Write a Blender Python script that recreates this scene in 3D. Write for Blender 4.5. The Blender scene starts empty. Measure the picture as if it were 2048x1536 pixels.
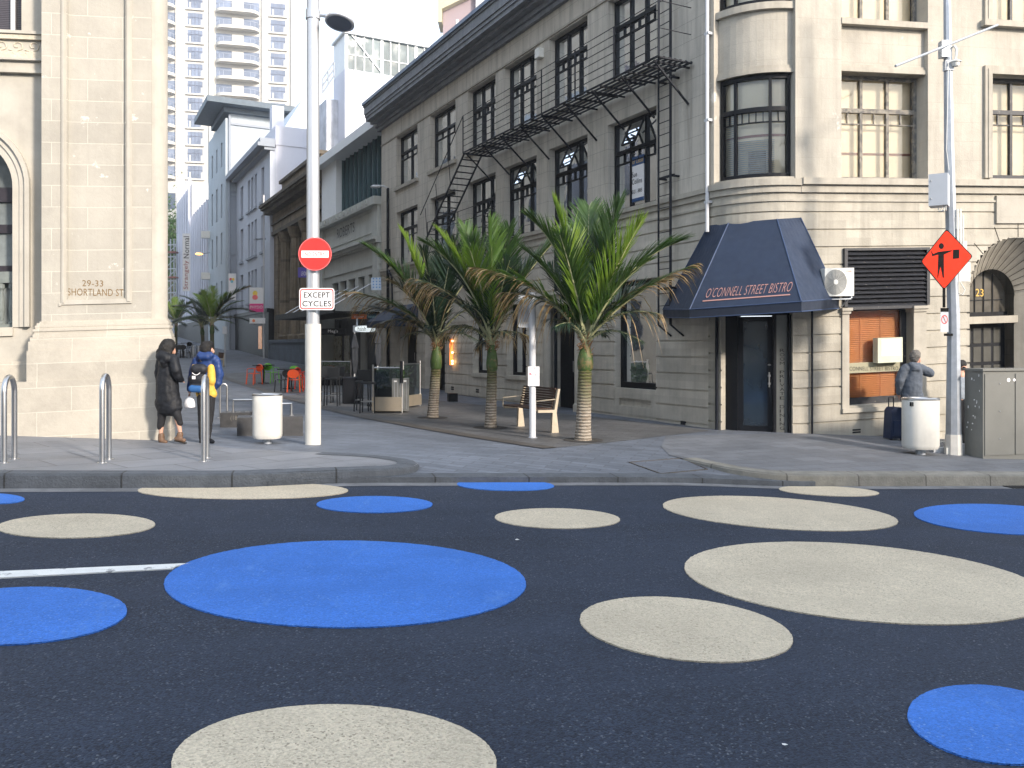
import bpy, math, random
from mathutils import Vector
V = Vector
scene = bpy.context.scene
col = scene.collection
R = math.radians
random.seed(7)

# ------------------------------------------------------------------ camera
F_, HX, HY, EYE = 1680.0, 1024.0, 695.0, 1.7      # focal length, principal column, horizon row, eye height
cam_d = bpy.data.cameras.new('camera'); cam = bpy.data.objects.new('camera', cam_d); col.objects.link(cam)
cam.location = (0, 0, EYE); cam.rotation_euler = (R(90), 0, 0)
cam_d.sensor_width = 36; cam_d.lens = 36*F_/2048; cam_d.shift_y = -(768-HY)/2048.0
cam_d.clip_start = .1; cam_d.clip_end = 2000
scene.camera = cam
# ------------------------------------------------------------------ world, sun, exposure
SUN_AZ, SUN_EL = R(136), R(24)       # azimuth clockwise from the viewing direction (+Y)
w = bpy.data.worlds.new('World'); scene.world = w; w.use_nodes = True
nt = w.node_tree; bg = nt.nodes['Background']
sky = nt.nodes.new('ShaderNodeTexSky'); sky.sky_type = 'NISHITA'; sky.sun_disc = False
sky.sun_elevation = SUN_EL; sky.sun_rotation = SUN_AZ; sky.air_density = 1.0; sky.dust_density = 2.5; sky.ozone_density = 1.0
veil = nt.nodes.new('ShaderNodeMix'); veil.data_type = 'RGBA'; veil.inputs[0].default_value = .65      # thin high cloud over the blue
nt.links.new(sky.outputs[0], veil.inputs[6]); veil.inputs[7].default_value = (4.6, 5.2, 6.0, 1)
nt.links.new(veil.outputs[2], bg.inputs[0]); bg.inputs[1].default_value = .13
sd = bpy.data.lights.new('sun', 'SUN'); so = bpy.data.objects.new('sun', sd); col.objects.link(so)
sd.energy = 2.1; sd.angle = R(6); sd.color = (1, .89, .77)
sdir = V((math.sin(SUN_AZ)*math.cos(SUN_EL), math.cos(SUN_AZ)*math.cos(SUN_EL), math.sin(SUN_EL)))
so.rotation_euler = sdir.to_track_quat('Z', 'Y').to_euler(); so.location = (8, -8, 30)
scene.view_settings.view_transform = 'Standard'; scene.view_settings.look = 'None'
scene.view_settings.exposure = 1.55; scene.view_settings.gamma = 1
scene.cycles.use_denoising = True
scene.cycles.max_bounces = 6; scene.cycles.transparent_max_bounces = 10

# ------------------------------------------------------------------ materials
class NT:
    def __init__(s, name):
        m = bpy.data.materials.new(name); m.use_nodes = True
        s.m = m; s.t = m.node_tree; s.b = s.t.nodes['Principled BSDF']; s.out = s.t.nodes['Material Output']
    def n(s, typ, **kw):
        x = s.t.nodes.new('ShaderNode'+typ)
        for k, v in kw.items():
            if k in x.inputs: x.inputs[k].default_value = v
            else: setattr(x, k, v)
        return x
    def l(s, a, b): s.t.links.new(a, b)
    def mix(s, fac, a, b, bt='MIX'):
        x = s.t.nodes.new('ShaderNodeMix'); x.data_type = 'RGBA'; x.blend_type = bt
        for sock, v in ((x.inputs[0], fac), (x.inputs[6], a), (x.inputs[7], b)):
            if isinstance(v, (tuple, list)): sock.default_value = (v[0], v[1], v[2], 1)
            elif isinstance(v, (int, float)): sock.default_value = v
            else: s.l(v, sock)
        return x.outputs[2]
    def ramp(s, v, a, b, lo=0., hi=1.):
        x = s.t.nodes.new('ShaderNodeMapRange'); s.l(v, x.inputs[0])
        for i, q in enumerate((a, b, lo, hi)): x.inputs[i+1].default_value = q
        return x.outputs[0]
    def mul(s, a, b, op='MULTIPLY'):
        x = s.t.nodes.new('ShaderNodeMath'); x.operation = op
        for i, v in enumerate((a, b)):
            if isinstance(v, (int, float)): x.inputs[i].default_value = v
            else: s.l(v, x.inputs[i])
        return x.outputs[0]
    def noise(s, vec, scale, detail=4, rough=.6, sx=None):
        if sx is not None:
            mp = s.n('Mapping'); s.l(vec, mp.inputs[0]); mp.inputs['Scale'].default_value = sx; vec = mp.outputs[0]
        x = s.n('TexNoise'); s.l(vec, x.inputs['Vector']); x.inputs['Scale'].default_value = scale
        x.inputs['Detail'].default_value = detail; x.inputs['Roughness'].default_value = rough
        return x.outputs[0]

def mat(name, c, rough=.6, metal=0., var=.12, sc=3., bump=0., bsc=40., streak=0., brick=None, patch=None,
        emis=None, spec=.4, speck=None, dirt=0., coat=0., objco=False):
    k = NT(name); b = k.b
    if objco: pos = k.n('TexCoord').outputs['Object']
    else: pos = k.n('NewGeometry').outputs['Position']
    uvn = k.n('TexCoord').outputs['UV']
    a0 = tuple(x*(1-var) for x in c); a1 = tuple(min(1, x*(1+var)) for x in c)
    nz = k.noise(pos, sc, 6, .65)
    cc = k.mix(k.ramp(nz, .3, .7), a0, a1)
    h = None
    if brick:
        bw, bh, ox, oz, ms, mc, bv = brick[:7]
        mp = k.n('Mapping'); k.l(uvn, mp.inputs[0]); mp.inputs['Location'].default_value = (ox, oz, 0)
        if len(brick) > 7: mp.inputs['Rotation'].default_value = (0, 0, brick[7])
        br = k.n('TexBrick'); k.l(mp.outputs[0], br.inputs['Vector'])
        br.inputs['Scale'].default_value = 1; br.inputs['Brick Width'].default_value = bw; br.inputs['Row Height'].default_value = bh
        br.inputs['Mortar Size'].default_value = ms; br.inputs['Mortar Smooth'].default_value = .2
        br.inputs['Color1'].default_value = (1-bv,)*3+(1,); br.inputs['Color2'].default_value = (1+bv,)*3+(1,)
        br.inputs['Mortar'].default_value = (1, 1, 1, 1)
        cc = k.mix(1., cc, br.outputs['Color'], 'MULTIPLY')
        cc = k.mix(k.mul(br.outputs['Fac'], .85), cc, mc)
        h = k.mul(br.outputs['Fac'], -1.)
    if streak:
        st = k.noise(pos, 1., 5, .7, (5., 5., .35))
        cc = k.mix(k.mul(k.ramp(st, .45, .75), streak), cc, tuple(x*.35 for x in c))
    if dirt:
        dn = k.noise(pos, .9, 7, .75)
        cc = k.mix(k.mul(k.ramp(dn, .48, .72), dirt), cc, tuple(x*.45 for x in c))
    if patch:
        pn = k.noise(pos, patch[0], 6, .7)
        cc = k.mix(k.mul(k.ramp(pn, patch[1], patch[1]+.04), patch[3]), cc, patch[2])
    if speck:
        vo = k.n('TexVoronoi'); k.l(pos, vo.inputs['Vector']); vo.inputs['Scale'].default_value = speck[0]
        cc = k.mix(k.ramp(vo.outputs['Distance'], 0., speck[1], speck[3], 0.), cc, speck[2])
    k.l(cc, b.inputs['Base Color'])
    rn = k.noise(pos, sc*2.7, 3, .5)
    rv = .07 if metal < .3 else .015
    k.l(k.ramp(rn, .3, .7, max(0, rough-rv), min(1, rough+rv)), b.inputs['Roughness'])
    b.inputs['Metallic'].default_value = metal
    b.inputs['Specular IOR Level'].default_value = spec
    if coat: b.inputs['Coat Weight'].default_value = coat
    if bump or h is not None:
        bp = k.n('Bump'); bp.inputs['Distance'].default_value = .02; bp.inputs['Strength'].default_value = max(bump, .25 if h is not None else 0)
        bn = k.noise(pos, bsc, 4, .6)
        hh = k.mul(bn, 1. if bump else .0)
        if h is not None: hh = k.mul(hh, k.mul(h, .6), 'ADD')
        k.l(hh, bp.inputs['Height']); k.l(bp.outputs[0], b.inputs['Normal'])
    if emis:
        b.inputs['Emission Color'].default_value = (*emis[:3], 1); b.inputs['Emission Strength'].default_value = emis[3]
    return k.m

def glassmat(name, tint, mixf, rough=.03, wav=.02, add=.06):
    """window glass: a reflecting face over a part-transparent body"""
    k = NT(name)
    gl = k.n('BsdfGlossy'); gl.inputs['Roughness'].default_value = rough; gl.inputs['Color'].default_value = (.9, .95, 1, 1)
    tr = k.n('BsdfTransparent'); tr.inputs['Color'].default_value = (*tint, 1)
    di = k.n('BsdfDiffuse'); di.inputs['Color'].default_value = (.02, .025, .03, 1)
    m1 = k.n('MixShader'); m1.inputs[0].default_value = mixf; k.l(tr.outputs[0], m1.inputs[1]); k.l(di.outputs[0], m1.inputs[2])
    fr = k.n('Fresnel'); fr.inputs['IOR'].default_value = 1.6
    pos = k.n('NewGeometry').outputs['Position']
    bp = k.n('Bump'); bp.inputs['Strength'].default_value = wav*8; bp.inputs['Distance'].default_value = .03
    k.l(k.noise(pos, 1.6, 2, .4), bp.inputs['Height']); k.l(bp.outputs[0], gl.inputs['Normal'])
    m2 = k.n('MixShader'); k.l(k.mul(fr.outputs[0], add, 'ADD'), m2.inputs[0]); k.l(m1.outputs[0], m2.inputs[1]); k.l(gl.outputs[0], m2.inputs[2])
    k.l(m2.outputs[0], k.out.inputs[0])
    return k.m

def leafmat(name, c, c2, tr=.35, sc=3.):
    k = NT(name); pos = k.n('NewGeometry').outputs['Position']
    cc = k.mix(k.ramp(k.noise(pos, sc, 4, .7), .35, .65), c, c2)
    k.l(cc, k.b.inputs['Base Color']); k.b.inputs['Roughness'].default_value = .38
    t = k.n('BsdfTranslucent'); k.l(k.mix(1., cc, (1.5, 1.6, .6), 'MULTIPLY'), t.inputs['Color'])
    m = k.n('MixShader'); m.inputs[0].default_value = tr; k.l(k.b.outputs[0], m.inputs[1]); k.l(t.outputs[0], m.inputs[2])
    k.l(m.outputs[0], k.out.inputs[0])
    return k.m

M = {}
def brickp(bw, bh, ox, oz, ms, mc, bv, *rot): return (bw, bh, ox, oz, ms, mc, bv)+rot
def roadmat(name, c, lo, hi, thr, spec=.25, patch=None, dirt=.25, pick=None, tyre=.78):
    "bitumen with stone chips: each chip its own tone, a few picked out in a second colour"
    k = NT(name); pos = k.n('NewGeometry').outputs['Position']
    a = k.mix(k.ramp(k.noise(pos, .7, 6, .7), .3, .7), tuple(x*.82 for x in c), tuple(x*1.18 for x in c))
    vo = k.n('TexVoronoi'); k.l(pos, vo.inputs['Vector']); vo.inputs['Scale'].default_value = 95
    sp_ = k.n('SeparateColor'); k.l(vo.outputs['Color'], sp_.inputs[0])
    a = k.mix(1., a, k.mix(k.ramp(sp_.outputs[0], 0, 1), (lo,)*3, (hi,)*3), 'MULTIPLY')
    a = k.mix(k.mul(k.ramp(sp_.outputs[1], thr, thr+.02), k.ramp(k.noise(pos, 3., 4, .7), .35, .6, .25, 1.)), a, pick)
    if dirt: a = k.mix(k.mul(k.ramp(k.noise(k.n('TexCoord').outputs['UV'], 1., 5, .6, (.12, 1.5, 1)), .35, .68), .35), a, tuple(x*tyre for x in c))
    if dirt: a = k.mix(k.mul(k.ramp(k.noise(pos, .5, 8, .75), .5, .72), dirt), a, tuple(x*.5 for x in c))
    if patch: a = k.mix(k.mul(k.ramp(k.noise(pos, patch[0], 7, .75, (1, .35, 1)), patch[1], patch[1]+.12), patch[3]), a, patch[2])
    k.l(a, k.b.inputs['Base Color']); k.b.inputs['Roughness'].default_value = .82; k.b.inputs['Specular IOR Level'].default_value = spec
    bp = k.n('Bump'); bp.inputs['Distance'].default_value = .012; bp.inputs['Strength'].default_value = .8
    k.l(k.mul(vo.outputs['Distance'], -1.), bp.inputs['Height']); k.l(bp.outputs[0], k.b.inputs['Normal'])
    return k.m
M['asphalt'] = roadmat('asphalt', (.023, .031, .050), .5, 1.5, .95, pick=(.12, .135, .16), tyre=1.75)
M['blue'] = roadmat('blue_road_paint', (.048, .175, .57), .8, 1.15, .97, patch=(3.2, .58, (.11, .26, .60), .5), pick=(.16, .30, .62), dirt=.12)
M['beige'] = roadmat('beige_road_paint', (.60, .52, .395), .74, 1.12, .93, pick=(.28, .24, .18), dirt=.2, patch=(2.1, .66, (.44, .40, .33), .4), tyre=.85)
M['white_line'] = mat('white_road_paint', (.68, .68, .66), .7, var=.1, sc=5, bump=.5, bsc=80, patch=(7, .60, (.12, .12, .13), .7))
M['paving'] = mat('basalt_paving', (.115, .13, .158), .62, var=.16, sc=.55, bump=.12, bsc=60, brick=brickp(.5, .16, 0, 0, .009, (.06, .065, .075), .16, .55), dirt=.4, speck=(7, .13, (.03, .032, .036), .5))
M['slabs'] = mat('slab_paving', (.165, .172, .188), .62, var=.13, sc=.7, bump=.1, bsc=60, brick=brickp(1.2, .62, 0, 0, .011, (.06, .062, .07), .12, -.62), dirt=.4, speck=(5, .08, (.04, .04, .045), .6))
M['slabs_right'] = mat('grey_footpath', (.125, .133, .148), .66, var=.15, sc=.8, bump=.12, bsc=60, brick=brickp(.6, .3, 0, 0, .009, (.07, .07, .075), .13, -.2), dirt=.45, speck=(6, .10, (.04, .04, .045), .6))
M['kerb_dark'] = mat('basalt_kerb', (.075, .085, .10), .75, var=.25, sc=4, bump=.8, bsc=35, brick=brickp(1.25, 9, .3, 4.5, .012, (.02, .02, .02), .08), dirt=.3)
M['kerb_light'] = mat('stone_kerb', (.185, .18, .16), .8, var=.2, sc=5, bump=.7, bsc=35, brick=brickp(1.15, 9, .2, 4.5, .012, (.07, .065, .06), .08), dirt=.4)
M['channel'] = mat('dark_channel', (.07, .062, .055), .6, var=.15, sc=3, brick=brickp(.3, 9, 0, 4.5, .01, (.03, .03, .03), .1))
M['soil'] = mat('tree_pit', (.05, .045, .04), .9, var=.4, sc=20, bump=1, bsc=50)
PST = (.375, .352, .305)
M['pier'] = mat('limestone_blocks', PST, .85, var=.10, sc=1.1, bump=.12, bsc=18, brick=brickp(1.04, .345, .28, .12, .006, (.52, .49, .42), .05), patch=(3.2, .63, (.58, .56, .51), .8), dirt=.22, streak=.12)
M['pier_plain'] = mat('limestone_plain', (.41, .385, .335), .85, var=.10, sc=1.6, bump=.10, bsc=22, dirt=.25, streak=.2)
M['plinth'] = mat('limestone_plinth', (.40, .37, .315), .85, var=.14, sc=1.0, bump=.14, bsc=18, brick=brickp(1.0, .385, .0, .02, .006, (.52, .49, .42), .07), patch=(2.4, .70, (.5, .33, .25), .25), dirt=.4)
M['carve'] = mat('carved_limestone', (.50, .45, .36), .85, var=.12, sc=5, bump=.9, bsc=22, dirt=.3)
M['wall_side'] = mat('cement_render_street', (.53, .49, .425), .88, var=.16, sc=.9, bump=.12, bsc=30, streak=.65, dirt=.45, brick=brickp(1.1, .42, 0, .1, .004, (.15, .145, .135), .02))
M['rust_side'] = mat('rusticated_stone_street', (.52, .48, .41), .88, var=.15, sc=1.2, bump=.15, bsc=30, streak=.35, dirt=.45, brick=brickp(1.1, .3535, 0, .09, .0, (.2, .19, .17), .10))
M['wall_front'] = mat('cement_render_front', (.41, .38, .325), .88, var=.12, sc=1.1, bump=.10, bsc=30, streak=.28, dirt=.28, patch=(1.3, .64, (.60, .575, .52), .8), brick=brickp(.95, .40, 0, .1, .004, (.33, .31, .26), .02))
M['rust_front'] = mat('rusticated_stone_front', (.40, .37, .31), .88, var=.14, sc=1.3, bump=.12, bsc=30, streak=.4, dirt=.4, brick=brickp(1.15, .3535, .1, .0, .0, (.2, .19, .17), .10))
M['trim'] = mat('moulded_render', (.38, .35, .295), .85, var=.14, sc=2.5, bump=.1, bsc=30, streak=.35)
M['cornice'] = mat('painted_cornice', (.21, .225, .25), .7, var=.2, sc=3, bump=.1, streak=.3)
M['black'] = mat('black_paint', (.006, .007, .010), .5, var=.2, sc=6, spec=.2)
M['wornblack'] = mat('worn_black_paint', (.022, .023, .028), .5, var=.3, sc=9, patch=(14, .62, (.22, .2, .17), .6))
M['barewood'] = mat('peeled_window_timber', (.22, .20, .17), .8, var=.35, sc=12, patch=(9, .5, (.09, .09, .09), .8))
M['iron'] = mat('black_iron', (.008, .010, .016), .6, var=.3, sc=10, spec=.2)
M['glass'] = glassmat('window_glass', (.75, .8, .82), .5, add=.015)
M['glass_clear'] = glassmat('clear_glass', (.95, .96, .95), .0, add=.0)
M['glass_green'] = glassmat('green_glass', (.55, .7, .68), .35)
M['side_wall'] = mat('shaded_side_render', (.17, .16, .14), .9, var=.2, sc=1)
M['room'] = mat('dim_room', (.05, .052, .055), .9, var=.5, sc=1.2)
M['curtain'] = mat('pale_curtain', (.5, .5, .47), .9, var=.12, sc=4)
M['roomlit'] = mat('cream_room_glare', (.85, .74, .56), .9, var=.12, sc=.8)  # room backing, its bright cream also standing in for warm reflections on the glass
M['blind'] = mat('timber_blind', (.78, .36, .15), .6, var=.12, sc=2)
M['steel'] = mat('brushed_steel', (.50, .50, .50), .34, metal=1., var=.03, sc=2)
M['galv'] = mat('galvanised_steel', (.40, .43, .47), .5, metal=.55, var=.12, sc=8, streak=.2)
M['polewhite'] = mat('white_enamel', (.54, .55, .57), .38, var=.04, sc=2, streak=.1)
M['polegrey'] = mat('satin_silver', (.50, .51, .53), .34, metal=.5, var=.04, sc=2)
M['binwhite'] = mat('off_white_bin_paint', (.58, .565, .52), .42, var=.06, sc=3, dirt=.25, streak=.2)
M['signred'] = mat('red_reflective_sheet', (.80, .035, .03), .45, var=.05, sc=4)
M['signwhite'] = mat('white_sign_sheet', (.78, .77, .77), .45, var=.04, sc=4)
M['signorange'] = mat('orange_reflective_sheet', (.80, .035, .012), .75, var=.05, sc=4, spec=.15)
M['signblack'] = mat('black_sign_ink', (.006, .006, .006), .7, var=.1, sc=4, spec=.1)
M['navy'] = mat('navy_canvas', (.016, .028, .058), .75, var=.12, sc=2.5, bump=.05, bsc=90, dirt=.1)
M['navyval'] = mat('navy_canvas_valance', (.015, .022, .04), .75, var=.12, sc=2.5)
M['copper'] = mat('copper_lettering', (.42, .22, .19), .5, var=.05, sc=3)
M['gold'] = mat('gold_lettering', (.72, .45, .10), .4, var=.05, sc=3)
M['brownink'] = mat('brown_incised_lettering', (.18, .115, .05), .9, var=.2, sc=12)
M['cab'] = mat('grey_cabinet_paint', (.165, .165, .15), .5, var=.08, sc=2, dirt=.2, patch=(16, .70, (.4, .4, .4), .5))
M['boxgrey'] = mat('pale_grey_plastic', (.48, .50, .53), .5, var=.05, sc=3)
M['boxwhite'] = mat('white_plastic', (.72, .71, .66), .5, var=.05, sc=3)
M['darkstone'] = mat('polished_dark_stone', (.045, .045, .047), .5, var=.3, sc=8, bump=.05)
M['bluestone'] = mat('bluestone', (.10, .125, .16), .8, var=.2, sc=1.5, brick=brickp(1.5, .8, 0, 0, .01, (.05, .06, .08), .08), dirt=.2)
M['wood'] = mat('dark_timber_slat', (.055, .028, .018), .5, var=.3, sc=8)
M['castalu'] = mat('cast_aluminium', (.44, .38, .29), .5, metal=.35, var=.1, sc=6)
def trunkmat(name):
    k = NT(name); geo = k.n('NewGeometry'); pos = geo.outputs['Position']
    sp_ = k.n('SeparateXYZ'); k.l(pos, sp_.inputs[0])
    nz = k.noise(pos, 4, 4, .6)
    zz_ = k.mul(sp_.outputs[2], k.mul(nz, .5), 'ADD')
    cc = k.mix(k.ramp(zz_, .75, 1.35), (.30, .26, .21), (.075, .08, .022))
    cc = k.mix(k.ramp(k.noise(pos, 14, 4, .7), .5, .62), cc, k.mix(.6, cc, (.16, .11, .07)))
    wv = k.n('TexWave'); wv.bands_direction = 'Z'; wv.inputs['Scale'].default_value = 5.6; wv.inputs['Distortion'].default_value = 1.6; wv.inputs['Detail'].default_value = 2; wv.inputs['Detail Scale'].default_value = 3
    k.l(pos, wv.inputs['Vector'])
    cc = k.mix(k.ramp(wv.outputs['Fac'], 0., .3, .6, 0.), cc, (.08, .06, .04))
    k.l(cc, k.b.inputs['Base Color']); k.b.inputs['Roughness'].default_value = .9
    bp = k.n('Bump'); bp.inputs['Distance'].default_value = .02; bp.inputs['Strength'].default_value = .8; k.l(wv.outputs['Fac'], bp.inputs['Height']); k.l(bp.outputs[0], k.b.inputs['Normal'])
    return k.m
M['trunk'] = trunkmat('ringed_palm_trunk')
M['shaft'] = mat('green_crownshaft', (.045, .08, .016), .6, var=.35, sc=7, patch=(6, .54, (.16, .11, .045), .7), bump=.2, bsc=25)
M['fibre'] = mat('dry_palm_fibre', (.27, .15, .07), .9, var=.4, sc=18, bump=.8, bsc=50)
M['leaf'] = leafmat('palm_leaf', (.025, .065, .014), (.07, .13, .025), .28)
M['leafdark'] = leafmat('dark_palm_leaf', (.008, .024, .013), (.018, .042, .017), .12)  # darker green, mostly for the low and back fronds
M['leafbright'] = leafmat('sunlit_palm_leaf', (.09, .17, .022), (.16, .23, .035), .4)  # brighter yellow-green for top fronds, sunlight put into the colour
M['leafdry'] = leafmat('dry_palm_leaf', (.14, .08, .035), (.34, .25, .13), .2, 9)
M['rachis'] = mat('palm_midrib', (.30, .30, .16), .6, var=.2, sc=5)
M['bush'] = leafmat('shrub_leaf', (.03, .07, .02), (.07, .13, .04))
M['mesh_bark'] = mat('bark', (.10, .08, .06), .9, var=.3, sc=10)
# ------------------------------------------------------------------ mesh building
def wp(px, py, d):
    "world point seen at (px, py) in the 2048 px photograph at distance d along the view axis"
    return V(((px-HX)/F_*d, d, EYE+(HY-py)/F_*d))

class Fr:
    "facade frame: u along the wall, z up, w out of the wall (towards the street)"
    def __init__(s, O, D, N, k=0.): s.O = V(O); s.D = V(D); s.N = V(N); s.k = k
    step = None
    def P(s, u, z, w=0.): return s.O+s.D*u+s.N*w+V((0, 0, z+s.k*u))
    def uz(s, px, py, w=0.):
        m = (px-HX)/F_; O = s.O+s.N*w
        u = (m*O.y-O.x)/(s.D.x-m*s.D.y)
        d = O.y+s.D.y*u
        return u, EYE+(HY-py)/F_*d-s.k*u
    def u(s, px, w=0.): return s.uz(px, 0, w)[0]
    def z(s, px, py, w=0.): return s.uz(px, py, w)[1]

class Cyl(Fr):
    "rounded corner: u is the arc length from the first tangent point"
    def __init__(s, C, r, a0, k=0.): s.C = V(C); s.r = r; s.a0 = a0; s.k = 0.; s.step = .16
    def P(s, u, z, w=0.):
        a = s.a0+u/s.r
        return s.C+V((math.cos(a), math.sin(a), 0))*(s.r+w)+V((0, 0, z))

class MB:
    def __init__(s): s.v = []; s.f = []; s.uv = []; s.mi = []
    def face(s, pts, uv=None, mi=0):
        b = len(s.v); s.v += [V(p) for p in pts]; s.f.append(tuple(range(b, b+len(pts))))
        s.uv.append(uv or [(p[0], p[1] if abs(p[2]-pts[0][2]) < 1e-6 and len(set(round(q[2], 3) for q in pts)) == 1 else p[2]) for p in pts]); s.mi.append(mi)
    def grid(s, pts, uvs=None, mi=0, closed=False):
        "pts[i][j] rows; shares vertices"
        b = len(s.v); n = len(pts); m = len(pts[0])
        for r in pts: s.v += [V(p) for p in r]
        for i in range(n-1):
            for j in range(m if closed else m-1):
                j2 = (j+1) % m
                s.f.append((b+i*m+j, b+i*m+j2, b+(i+1)*m+j2, b+(i+1)*m+j))
                if uvs: s.uv.append([uvs[i][j], uvs[i][j2], uvs[i+1][j2], uvs[i+1][j]])
                else: s.uv.append([(0, 0)]*4)
                s.mi.append(mi)
    def fbox(s, F, u0, u1, z0, z1, w0, w1, mi=0):
        if u1 < u0: u0, u1 = u1, u0
        if z1 < z0: z0, z1 = z1, z0
        if w1 < w0: w0, w1 = w1, w0
        n = 1 if not F.step else max(1, int(math.ceil((u1-u0)/F.step)))
        for i in range(n):
            a = u0+(u1-u0)*i/n; b = u0+(u1-u0)*(i+1)/n
            P = F.P
            s.face([P(a, z0, w1), P(b, z0, w1), P(b, z1, w1), P(a, z1, w1)], [(a, z0), (b, z0), (b, z1), (a, z1)], mi)
            s.face([P(b, z0, w0), P(a, z0, w0), P(a, z1, w0), P(b, z1, w0)], [(b, z0), (a, z0), (a, z1), (b, z1)], mi)
            s.face([P(a, z1, w1), P(b, z1, w1), P(b, z1, w0), P(a, z1, w0)], [(a, w1), (b, w1), (b, w0), (a, w0)], mi)
            s.face([P(a, z0, w0), P(b, z0, w0), P(b, z0, w1), P(a, z0, w1)], [(a, w0), (b, w0), (b, w1), (a, w1)], mi)
            if i == 0: s.face([P(a, z0, w0), P(a, z0, w1), P(a, z1, w1), P(a, z1, w0)], [(w0, z0), (w1, z0), (w1, z1), (w0, z1)], mi)
            if i == n-1: s.face([P(b, z0, w1), P(b, z0, w0), P(b, z1, w0), P(b, z1, w1)], [(w1, z0), (w0, z0), (w0, z1), (w1, z1)], mi)
    def box(s, c, sx, sy, sz, rz=0., mi=0):
        "box standing on c (centre of its base)"
        F = Fr(c, (math.cos(rz), math.sin(rz), 0), (math.sin(rz), -math.cos(rz), 0))
        s.fbox(F, -sx/2, sx/2, 0, sz, -sy/2, sy/2, mi)
    def prism(s, F, outline, w0, w1, mi=0):
        "outline [(u,z)] counter-clockwise as seen from outside"
        n = len(outline)
        s.face([F.P(u, z, w1) for u, z in outline], list(outline), mi)
        s.face([F.P(u, z, w0) for u, z in reversed(outline)], list(reversed(outline)), mi)
        for i in range(n):
            a = outline[i]; b = outline[(i+1) % n]
            s.face([F.P(*a, w0), F.P(*b, w0), F.P(*b, w1), F.P(*a, w1)], [(a[0]+a[1], w0), (b[0]+b[1], w0), (b[0]+b[1], w1), (a[0]+a[1], w1)], mi)
    def tube(s, pts, r, n=8, mi=0, caps=True):
        pts = [V(p) for p in pts]; rs = r if isinstance(r, (list, tuple)) else [r]*len(pts)
        rows = []; prev = None
        for i, p in enumerate(pts):
            t = (pts[min(i+1, len(pts)-1)]-pts[max(i-1, 0)]).normalized()
            if prev is None:
                a = V((0, 0, 1)) if abs(t.z) < .9 else V((1, 0, 0))
                x = t.cross(a).normalized()
            else: x = (prev-t*prev.dot(t)).normalized()
            prev = x; y = t.cross(x)
            rows.append([p+(x*math.cos(2*math.pi*j/n)+y*math.sin(2*math.pi*j/n))*rs[i] for j in range(n)])
        s.grid(rows, mi=mi, closed=True)
        if caps:
            s.face(list(reversed(rows[0])), mi=mi); s.face(rows[-1], mi=mi)
    def bar(s, a, b, w_, h_=None, mi=0):
        h_ = h_ or w_; a = V(a); b = V(b); t = (b-a).normalized()
        up = V((0, 0, 1)) if abs(t.z) < .95 else V((0, 1, 0))
        x = t.cross(up).normalized()*w_/2; y = x.cross(t).normalized()*h_/2
        A = [a-x-y, a+x-y, a+x+y, a-x+y]; B = [b-x-y, b+x-y, b+x+y, b-x+y]
        s.face(list(reversed(A)), mi=mi); s.face(B, mi=mi)
        for i in range(4): s.face([A[i], A[(i+1) % 4], B[(i+1) % 4], B[i]], mi=mi)
    def lathe(s, c, prof, n=24, mi=0, sx=1., sy=1., rz=0.):
        c = V(c); rows = []
        for r, z in prof:
            row = []
            for j in range(n):
                a = 2*math.pi*j/n; x = math.cos(a)*r*sx; y = math.sin(a)*r*sy
                row.append(c+V((x*math.cos(rz)-y*math.sin(rz), x*math.sin(rz)+y*math.cos(rz), z)))
            rows.append(row)
        s.grid(rows, mi=mi, closed=True)
        if prof[0][0] > 1e-4: s.face(list(reversed(rows[0])), mi=mi)
        if prof[-1][0] > 1e-4: s.face(rows[-1], mi=mi)
    def split(s, name, mats, parent, **kw):
        "one object for each separate piece"
        key = {}; par = list(range(len(s.f)))
        def find(i):
            while par[i] != i: par[i] = par[par[i]]; i = par[i]
            return i
        for i, f in enumerate(s.f):
            for v in f:
                k = tuple(round(c*500) for c in s.v[v])
                if k in key: par[find(i)] = find(key[k])
                else: key[k] = i
        gr = {}
        for i in range(len(s.f)): gr.setdefault(find(i), []).append(i)
        out = []
        for g in gr.values():
            m = MB(); mp = {}
            for i in g:
                t = []
                for v in s.f[i]:
                    if v not in mp: mp[v] = len(m.v); m.v.append(s.v[v])
                    t.append(mp[v])
                m.f.append(tuple(t)); m.uv.append(s.uv[i]); m.mi.append(s.mi[i])
            out.append(m.build(name, mats, parent, **kw))
        return out
    def build(s, name, mats, parent=None, smooth=False, kind=None, bevel=0.):
        if not isinstance(mats, (list, tuple)): mats = [mats]
        root = parent
        while root is not None and root.parent is not None: root = root.parent
        off = root.location if root is not None else V((0, 0, 0))
        me = bpy.data.meshes.new(name); me.from_pydata([p-off for p in s.v], [], s.f)
        for m in mats: me.materials.append(m)
        me.polygons.foreach_set('material_index', s.mi)
        lay = me.uv_layers.new(name='UVMap'); flat = []
        for u in s.uv:
            for a, b in u: flat += [a, b]
        lay.data.foreach_set('uv', flat)
        if smooth: me.polygons.foreach_set('use_smooth', [True]*len(s.f))
        me.update()
        o = bpy.data.objects.new(name, me); col.objects.link(o)
        if parent is not None: o.parent = parent
        if kind: o['kind'] = kind
        if smooth:
            try: me.set_sharp_from_angle(angle=R(42))
            except Exception: pass
        if bevel:
            b = o.modifiers.new('bevel', 'BEVEL'); b.width = bevel; b.segments = 2; b.limit_method = 'ANGLE'; b.angle_limit = R(50)
        return o

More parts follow.
